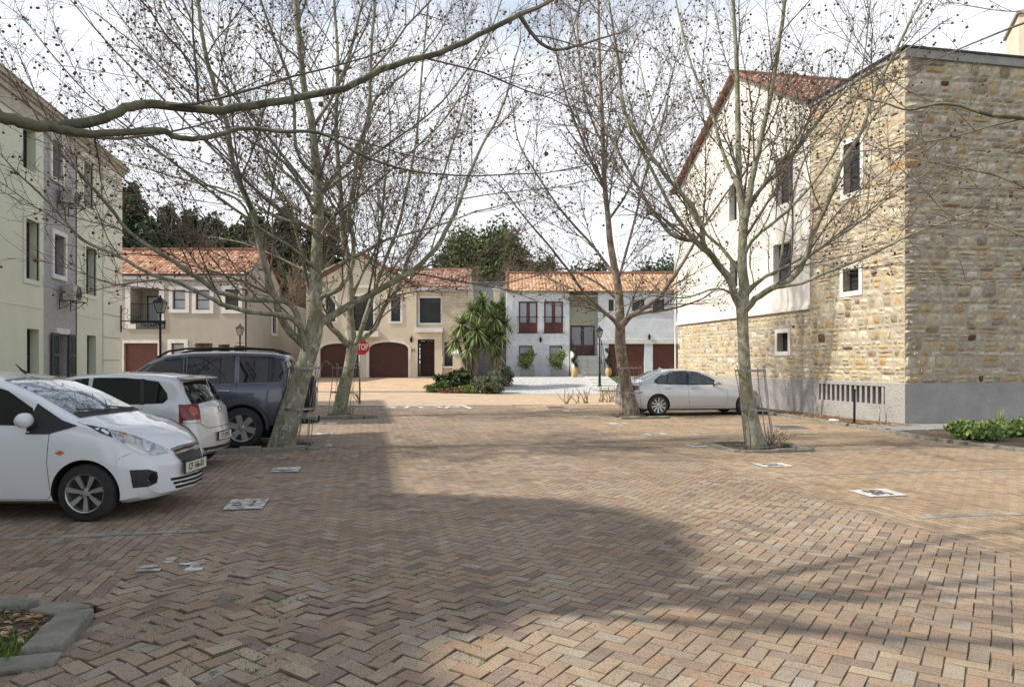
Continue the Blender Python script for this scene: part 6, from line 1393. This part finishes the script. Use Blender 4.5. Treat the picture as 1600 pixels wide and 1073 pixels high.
def f(sd_):
    Y = sd_*.8
    c.patch('side_window', [(1.28,Y,.965),(1.34,Y,1.14),(1.62,Y,1.315),(1.85,Y,1.385),(2.12,Y,1.40),(2.12,Y,.985)], m_cglass)
    c.patch('side_window', [(2.18,Y,.99),(2.18,Y,1.40),(2.6,Y,1.385),(2.88,Y,1.30),(2.98,Y,1.06)], m_cglass)
    c.patch('window_trim', [(.86,Y,.965),(1.02,Y,1.02),(1.3,Y,1.19),(1.36,Y,1.0),(1.36,Y,.885),(1.12,Y,.885)], m_plastic, off=.005)
    c.patch('headlight', [(.56,sd_*.74,.94),(.40,sd_*.73,.925),(.24,sd_*.66,.86),(.12,sd_*.56,.775),(.05,sd_*.46,.675),(.12,sd_*.60,.665),(.22,sd_*.70,.69),(.36,sd_*.75,.775)], m_lens, off=.006, h=.03)
    c.patch('headlight_shroud', [(.80,sd_*.74,.995),(.56,sd_*.74,.955),(.50,sd_*.76,.86),(.62,sd_*.77,.91)], m_plastic, off=.004)
    for (x, y, z, r_, m_) in ((.17,.63,.755,.062,m_chrome),(.30,.70,.82,.05,m_clear),(.37,.73,.87,.028,m_amber)):
        c.patch('lamp_bowl', [(x+.25*r_*math.cos(t)*1.6, sd_*(y+.5*r_*math.cos(t)), z+r_*math.sin(t)) for t in np.linspace(0, 2*PI, 13)[:-1]], m_, off=.009, h=.03)
    c.patch('fog_lamp_recess', [(.30,sd_*.77,.515),(.14,sd_*.68,.505),(.10,sd_*.60,.47),(.10,sd_*.60,.36),(.16,sd_*.67,.33),(.27,sd_*.76,.33)], m_plastic, off=.004, h=.03)
    c.patch('fog_lamp', [(.115+.03*math.cos(t), sd_*(.63+.035*math.cos(t)), .42+.05*math.sin(t)) for t in np.linspace(0, 2*PI, 13)[:-1]], m_cglass, off=.012, h=.03)
    c.patch('side_repeater', [(1.05,Y,.70),(1.0,Y,.725),(.95,Y,.70),(1.0,Y,.675)], m_amber, off=.008)
    c.patch('door_handle', [(2.0,Y,.84),(2.0,Y,.875),(1.84,Y,.87),(1.84,Y,.835)], white, off=.02)
    c.mirror(1.32, 1.03, sd_, white, m_plastic)
    c.patch('tail_lamp', [(3.40,sd_*.76,1.05),(3.40,sd_*.76,.75),(3.55,sd_*.68,.75),(3.52,sd_*.66,1.05)], m_tail, off=.006)
    b = MB(); c.line(b, [(1.12,Y,.89),(1.13,Y,.6),(1.10,Y,.27),(1.14,Y,.22),(2.1,Y,.22),(2.15,Y,.4),(2.15,Y,.98)]); c.line(b, [(2.15,Y,.22),(2.7,Y,.24),(2.85,Y,.6),(3.0,Y,1.0)]); c.line(b, [(.30,sd_*.74,.71),(.42,Y,.63)]); c.line(b, [(.88,sd_*.70,1.0),(.8,sd_*.72,.99),(.55,sd_*.66,.95),(.25,sd_*.55,.86),(.06,sd_*.38,.71)]); b.build('panel_gap', m_under, c.root)
both(f)
c.patch('windscreen', [(.98,-.60,1.09),(.95,0,1.08),(.98,.60,1.09),(1.35,.56,1.29),(1.76,.50,1.44),(1.78,0,1.45),(1.76,-.50,1.44),(1.35,-.56,1.29)], m_cglassr, off=.004)
c.patch('rear_window', [(3.37,-.5,1.36),(3.37,.5,1.36),(3.52,.55,1.06),(3.52,-.55,1.06)], m_cglass)
c.patch('cowl', [(.90,-.62,1.04),(.87,0,1.04),(.90,.62,1.04),(.985,.60,1.09),(.955,0,1.085),(.985,-.60,1.09)], m_plastic, off=.006)
c.patch('upper_grille', [(.035,-.34,.705),(.02,-.2,.72),(.01,0,.725),(.02,.2,.72),(.035,.34,.705),(.01,.3,.665),(0,0,.67),(.01,-.3,.665)], m_plastic, off=.008, h=.03)
c.patch('grille', [(.01,-.31,.645),(0,0,.65),(.01,.31,.645),(0,.26,.56),(0,.18,.52),(0,-.18,.52),(0,-.26,.56)], m_plastic, off=.008, h=.03)
b = MB(); c.line(b, [(.02,-.36,.715),(0,0,.735),(.02,.36,.715)], .008, .008); c.line(b, [(.02,-.33,.655),(0,0,.66),(.02,.33,.655),(0,.27,.55),(0,.18,.51),(0,-.18,.51),(0,-.27,.55),(.02,-.33,.655)], .007, .008); b.build('grille_trim', m_chrome, c.root)
b = MB(); q = c.S3(-.02, 0, .665); b.obox(q, (0,1,0), (1,0,0), (0,0,1), .075, .008, .016); b.obox(q, (0,1,0), (1,0,0), (0,0,1), .028, .01, .026); b.build('badge', m_chrome, c.root, bevel=.004)
c.plate(-.018, .475, 'CF 166-01', False)
for k_ in range(3): c.patch('lower_grille', [(.03,-.40+.03*k_,.385-.045*k_),(0,0,.385-.045*k_),(.03,.40-.03*k_,.385-.045*k_),(.03,.39-.03*k_,.358-.045*k_),(0,0,.358-.045*k_),(.03,-.39+.03*k_,.358-.045*k_)], m_under, off=.006, h=.03)
b = MB(); c.line(b, [(.92,-.05,1.06),(1.02,-.5,1.10)], .010, .022); c.line(b, [(.92,.45,1.05),(1.0,.02,1.10)], .010, .022); b.build('wiper', m_plastic, c.root)
b = MB(); q = c.S3(1.86, 0, 1.49); b.tube([q, q+Vector((-.05,0,.03)), q+Vector((-.12,0,.10))], [.02,.014,.003], 6); b.build('aerial', m_plastic, c.root)

# ---- silver-white hatchback, tail to the road ------------------------------------
silv = paint('pale_silver_paint', (.62,.63,.64), .15, .28, (.56,.565,.56))
L2_ = 3.9; rt2 = thing('parked_car', 'white and silver hatchback parked nose in, showing its red tail lamp, between the two others', 'car', (-2.16-L2_/2*math.cos(R(9)), 12.0+L2_/2*math.sin(R(9)), 0), PI-R(9), 'cars parked in the left bays')
c = Car(rt2, L2_, [(0,.5),(.04,.66),(.2,.8),(.8,.95),(1.0,1.0),(1.3,1.2),(1.7,1.38),(2.0,1.44),(2.5,1.47),(3.1,1.45),(3.4,1.41),(3.48,1.375),(3.56,1.26),(3.74,1.02),(3.83,.94),(3.865,.8),(3.875,.66),(3.895,.60),(3.90,.45)],
 [(0,.66),(.5,.82),(1.0,.90),(2.0,.945),(3.0,.985),(3.7,1.01)], [(0,.62),(.15,.72),(.4,.80),(3.2,.82),(3.6,.80),(3.8,.765),(3.9,.72)], [(0,.25),(.2,.18),(3.5,.18),(3.8,.24),(3.9,.30)], .30, (.80,3.26), .30, .18, .16, silv, crown=.03, rc=.09, arch=1.14, sg=.015)
c.wheels('seven', wd=.18, inset=.02)
def f(sd_):
    Y = sd_*.82
    c.patch('side_window', [(1.25,Y,.96),(1.75,Y,1.30),(2.05,Y,1.37),(2.2,Y,1.38),(2.2,Y,.98)], m_cglass)
    c.patch('side_window', [(2.26,Y,.985),(2.26,Y,1.385),(2.7,Y,1.385),(2.93,Y,1.365),(2.98,Y,1.01)], m_cglass)
    c.patch('side_window', [(3.03,Y,1.01),(2.99,Y,1.36),(3.2,Y,1.33),(3.34,Y,1.16),(3.36,Y,1.08),(3.30,Y,1.02)], m_cglass)
    c.patch('window_pillar', [(2.93,Y,1.37),(3.0,Y,1.37),(3.04,Y,1.0),(2.97,Y,1.0)], m_plastic, off=.002)
    c.patch('tail_lamp', [(3.55,sd_*.80,1.0),(3.55,sd_*.80,.73),(3.80,sd_*.62,.73),(3.78,sd_*.62,1.0)], m_tail, off=.008, h=.03)
    c.patch('lamp_bowl', [(3.72+.03*math.cos(t), sd_*(.69-.06*math.cos(t)), .905+.065*math.sin(t)) for t in np.linspace(0, 2*PI, 15)[:-1]], mat('lamp_pink', (.34,.05,.05), .15, coat=1), off=.014, h=.03)
    c.patch('reversing_lamp', [(3.60,sd_*.78,.775),(3.60,sd_*.78,.735),(3.79,sd_*.63,.735),(3.79,sd_*.63,.775)], m_clear, off=.013, h=.03)
    c.patch('headlight', [(.15,sd_*.6,.78),(.4,sd_*.77,.82),(.3,sd_*.76,.66),(.08,sd_*.55,.66)], m_lens, off=.006)
    c.mirror(1.35, 1.02, sd_, silv, m_plastic)
    c.patch('door_handle', [(2.2,Y,.85),(2.2,Y,.88),(2.04,Y,.875),(2.04,Y,.845)], silv, off=.02)
    b = MB(); c.line(b, [(1.15,Y,.9),(1.15,Y,.25),(2.2,Y,.23),(2.23,Y,.97)]); c.line(b, [(2.23,Y,.23),(2.8,Y,.25),(2.98,Y,.6),(3.02,Y,.98)]); c.line(b, [(3.5,Y,.70),(3.55,sd_*.80,.73)]); b.build('panel_gap', m_under, c.root)
both(f)
c.patch('windscreen', [(1.05,-.62,1.04),(1.05,.62,1.04),(1.72,.52,1.36),(1.72,-.52,1.36)], m_cglassr)
c.patch('rear_window', [(3.52,-.52,1.335),(3.52,.52,1.335),(3.60,.60,1.2),(3.74,.62,1.03),(3.74,-.62,1.03),(3.60,-.60,1.2)], m_cglass, off=.004)
b = MB(); q = [(-.54,1.40),(.54,1.40)]; b.prism([(-L2_/2+.48,1.408),(-L2_/2+.30,1.372),(-L2_/2+.31,1.352),(-L2_/2+.50,1.37)], -.56, .56, 'y'); b.build('roof_spoiler', silv, c.root, bevel=.008)
b = MB(); c.line(b, [(3.84,-.62,.72),(3.87,-.45,.645),(3.88,0,.64),(3.87,.45,.645),(3.84,.62,.72)], .005); b.build('panel_gap', m_under, c.root)
c.patch('lower_bumper', [(3.86,-.6,.36),(3.86,.6,.36),(3.86,.55,.29),(3.86,-.55,.29)], m_plastic, off=.005); c.patch('badge', [(3.83+.0*t, .055*math.cos(t), .90+.055*math.sin(t)) for t in np.linspace(0, 2*PI, 17)[:-1]], m_chrome, off=.012, h=.03)
c.plate(3.912, .50, 'CF 32975', True); b = MB(); c.line(b, [(3.74,.05,1.08),(3.70,-.35,1.13)], .009, .015); b.build('wiper', m_plastic, c.root)

# ---- grey off-road car -----------------------------------------------------------
grey = paint('slate_grey_paint', (.085,.092,.115), .55, .3, (.075,.082,.10)); L3_ = 4.6
rt3 = thing('parked_car', 'large slate grey off-road car with roof rails and a spare wheel on its tail', 'car', (-3.56, 15.45, 0), PI, 'cars parked in the left bays')
c = Car(rt3, L3_, [(0,.75),(.03,.98),(.15,1.10),(1.0,1.19),(1.30,1.23),(1.55,1.40),(1.9,1.66),(2.15,1.77),(2.6,1.82),(3.4,1.835),(4.1,1.81),(4.36,1.76),(4.45,1.62),(4.50,1.3),(4.53,1.0),(4.56,.8),(4.59,.72),(4.6,.55)],
 [(0,.95),(.3,1.02),(1.3,1.13),(3.0,1.17),(4.5,1.19)], [(0,.72),(.12,.84),(.4,.92),(4.1,.935),(4.4,.90),(4.6,.84)], [(0,.42),(.3,.36),(4.2,.38),(4.6,.48)], .24, (.78,3.56), .385, .16, .12, grey, crown=.04, rc=.11, arch=1.12)
c.wheels('six', wd=.25, inset=-.01, rim=.66)
def f(sd_):
    Y = sd_*.92
    c.patch('side_window', [(1.62,Y,1.22),(2.0,Y,1.58),(2.25,Y,1.70),(2.5,Y,1.72),(2.5,Y,1.22)], m_cglass); c.patch('side_window', [(2.57,Y,1.22),(2.57,Y,1.72),(3.42,Y,1.73),(3.42,Y,1.22)], m_cglass)
    c.patch('side_window', [(3.50,Y,1.23),(3.50,Y,1.73),(4.08,Y,1.71),(4.24,Y,1.66),(4.30,Y,1.5),(4.30,Y,1.30),(4.22,Y,1.24)], m_cglass)
    b = MB(); c.line(b, [(3.16,Y,1.22),(3.16,Y,1.72)], .012, .004); b.build('window_pillar', m_plastic, c.root); b = MB(); c.line(b, [(2.535,Y,1.2),(2.535,Y,1.74)], .022, .0); b.build('window_pillar', m_plastic, c.root)
    for a in c.ax:
        rr_ = c.R*1.12; b = MB(); pts = [c.S3(a+(rr_+.03)*math.cos(t), sd_*(c.wfun(a)+.0), c.R+(rr_+.03)*math.sin(t)) for t in np.linspace(-.12, PI+.12, 24)]
        b.tube([(p.x, sd_*(c.wfun(a)-.004), p.z) for p in pts], .045, 6); b.build('wheel_arch', mat('dark_cladding', (.035,.038,.046), .45, c2=(.045,.048,.056), ns=5), c.root, smooth=True)
    c.patch('sill_cladding', [(1.32,Y,.42),(1.32,Y,.58),(3.0,Y,.58),(3.0,Y,.42)], MATS['dark_cladding'], off=.02)
    b = MB(); c.line(b, [(1.5,Y,1.18),(1.45,Y,.6),(1.5,Y,.42),(2.5,Y,.42),(2.53,Y,1.2)]); c.line(b, [(2.53,Y,.42),(3.0,Y,.44),(3.2,Y,.9),(3.46,Y,.98),(3.46,Y,1.74)]); b.build('panel_gap', m_under, c.root)
    for x in (2.3, 3.25): q = c.S3(x, sd_*(c.wfun(x)+.028), 1.08); b = MB(); b.tube([q+Vector((-.11,-sd_*.02,0)), q+Vector((-.09,0,0)), q+Vector((.09,0,0)), q+Vector((.11,-sd_*.02,0))], .014, 8); b.build('door_handle', m_chrome, c.root, smooth=True)
    b = MB(); pts = [c.S3(x, sd_*.60, c.zt(x)+h) for x, h in ((2.0,.0),(2.2,.045),(2.5,.06),(3.6,.06),(4.1,.05),(4.3,.0))]; b.tube(pts, .022, 6)
    b.build('roof_rail', m_plastic, c.root, smooth=True); c.mirror(1.65, 1.27, sd_, grey, m_plastic)
    c.patch('tail_lamp', [(4.36,sd_*.90,1.15),(4.36,sd_*.90,.78),(4.50,sd_*.80,.78),(4.48,sd_*.80,1.15)], m_tail, off=.008); c.patch('headlight', [(.1,sd_*.6,1.0),(.4,sd_*.88,1.02),(.36,sd_*.88,.84),(.06,sd_*.6,.84)], m_lens, off=.006)
both(f)
c.patch('windscreen', [(1.36,-.7,1.27),(1.36,.7,1.27),(2.0,.62,1.69),(2.0,-.62,1.69)], m_cglassr); c.patch('rear_window', [(4.44,-.6,1.68),(4.44,.6,1.68),(4.50,.66,1.25),(4.50,-.66,1.25)], m_cglass)
x0 = -L3_/2; b = MB(); b.lathe([(.20,x0-.24),(.30,x0-.24),(.35,x0-.22),(.375,x0-.17),(.375,x0-.06),(.34,x0-.01),(.2,x0)], 36, (0,.05,.98), 'x'); sp_ = b.build('spare_wheel', m_tyre, c.root, smooth=True)
b = MB(); b.lathe([(0,x0-.285),(.24,x0-.28),(.31,x0-.25),(.33,x0-.20),(.385,x0-.15),(.385,x0-.05)], 36, (0,.05,.98), 'x'); b.v = [(v[0], v[1], min(v[2], 1.10)) for v in b.v]; b.build('spare_wheel_cover', grey, sp_, smooth=False)
b = MB(); b.box(x0-.04,x0+.3,-.8,.8,.48,.68); b.build('rear_bumper', MATS['dark_cladding'], c.root, bevel=.03)
b = MB(); b.bar((x0+.1,0,.42),(x0-.22,0,.42),.06); b.tube([(x0-.2,0,.42),(x0-.27,0,.41),(x0-.31,0,.44),(x0-.31,0,.49)],.02,8); b.ico((x0-.31,0,.51),.028); b.bar((x0-.02,-.3,.43),(x0-.02,.3,.43),.05); b.build('tow_bar', m_plastic, c.root)

# ---- silver sedan at the right ------------------------------------------------------
sil = paint('silver_white_paint', (.60,.61,.61), .25, .28, (.55,.56,.56)); L4_ = 4.62; aa = R(-3); ra = GR(1029, 650); hd = Vector((math.cos(aa), math.sin(aa), 0)); lf = Vector((-hd.y, hd.x, 0)); ctr = ra+hd*(3.59-L4_/2)+lf*.88
rt4 = thing('parked_car', 'silver white four door sedan parked in the sun beside the stone wall', 'car', ctr, aa)
c = Car(rt4, L4_, [(0,.5),(.03,.62),(.12,.71),(.3,.79),(.8,.90),(1.3,.985),(1.45,1.02),(1.75,1.19),(2.1,1.34),(2.4,1.405),(2.75,1.43),(3.15,1.41),(3.5,1.33),(3.8,1.19),(4.02,1.085),(4.2,1.05),(4.45,1.035),(4.53,.99),(4.56,.86),(4.58,.7),(4.61,.62),(4.62,.48)],
 [(0,.60),(.4,.74),(1.3,.86),(2.5,.905),(3.6,.945),(4.5,.945)], [(0,.66),(.15,.76),(.45,.86),(1.0,.895),(3.8,.905),(4.3,.87),(4.5,.82),(4.62,.76)], [(0,.22),(.2,.18),(4.1,.19),(4.45,.26),(4.62,.32)], .38, (.78,3.59), .325, .26, .18, sil, crown=.035, rc=.12, arch=1.10)
c.wheels('ten', wd=.20, inset=.005, rim=.70)
def f(sd_):
    Y = sd_*.86
    c.patch('window_trim', [(1.55,Y,.945),(1.95,Y,1.18),(2.3,Y,1.325),(2.7,Y,1.365),(3.1,Y,1.345),(3.45,Y,1.25),(3.68,Y,1.10),(3.72,Y,1.02),(3.60,Y,.965),(2.6,Y,.935)], m_plastic, off=.002)
    c.patch('side_window', [(1.72,Y,.97),(2.05,Y,1.18),(2.35,Y,1.305),(2.56,Y,1.335),(2.62,Y,.965)], m_cglass2, off=.005); c.patch('side_window', [(2.70,Y,.97),(2.66,Y,1.335),(3.05,Y,1.32),(3.22,Y,1.275),(3.28,Y,.985)], m_cglass2, off=.005); c.patch('side_window', [(3.32,Y,.99),(3.27,Y,1.25),(3.42,Y,1.215),(3.6,Y,1.1),(3.64,Y,1.04),(3.56,Y,.99)], m_cglass2, off=.005)
    b = MB(); c.line(b, [(1.42,Y,.88),(1.40,Y,.5),(1.45,Y,.30),(2.62,Y,.28),(2.66,Y,.94)]); c.line(b, [(2.62,Y,.28),(3.2,Y,.29),(3.32,Y,.5),(3.60,Y,.80),(3.66,Y,.96)]); b.build('panel_gap', m_under, c.root)
    b = MB(); c.line(b, [(1.1,sd_*.89,.74),(2.6,sd_*.9,.80),(4.0,sd_*.89,.83)], .006); b.build('crease_line', sil, c.root)
    for x in (2.45, 3.30): q = c.S3(x, sd_*(c.wfun(x)+.018), .845); b = MB(); b.tube([q+Vector((-.10,-sd_*.02,0)), q+Vector((-.08,0,0)), q+Vector((.08,0,0)), q+Vector((.10,-sd_*.02,0))], .013, 8); b.build('door_handle', sil, c.root, smooth=True)
    c.mirror(1.80, 1.0, sd_, sil, m_plastic); c.patch('tail_lamp', [(4.22,sd_*.88,.91),(4.24,sd_*.88,.80),(4.40,sd_*.84,.76),(4.56,sd_*.55,.78),(4.55,sd_*.55,.91),(4.42,sd_*.82,.93)], m_tail, off=.006, h=.03); c.patch('headlight', [(.1,sd_*.5,.70),(.45,sd_*.84,.74),(.40,sd_*.84,.62),(.06,sd_*.5,.6)], m_lens, off=.006)
m_cglass2 = mat('clear_car_glass', (.05,.06,.062), .05, ior=1.6, spec=.7, c2=(.012,.014,.015), ns=2.2, lo=.4, hi=.55)
both(f)
c.patch('windscreen', [(1.52,-.66,1.05),(1.52,.66,1.05),(2.25,.54,1.37),(2.25,-.54,1.37)], m_cglassr); c.patch('rear_window', [(3.36,-.52,1.36),(3.36,.52,1.36),(3.98,.60,1.10),(3.98,-.60,1.10)], m_cglass)
b = MB(); c.line(b, [(4.5,-.7,.98),(4.52,0,.99),(4.5,.7,.98)], .012, .004); b.build('boot_lip', sil, c.root); b = MB(); q = c.S3(3.2, 0, 1.42); b.add([(q.x-.09,-.02,q.z-.01),(q.x-.09,.02,q.z-.01),(q.x+.07,.015,q.z-.01),(q.x+.07,-.015,q.z-.01),(q.x-.07,0,q.z+.05)], [(0,1,4),(1,2,4),(2,3,4),(3,0,4)]); b.build('aerial', sil, c.root); c.plate(4.585, .72, 'CF 58413', True)
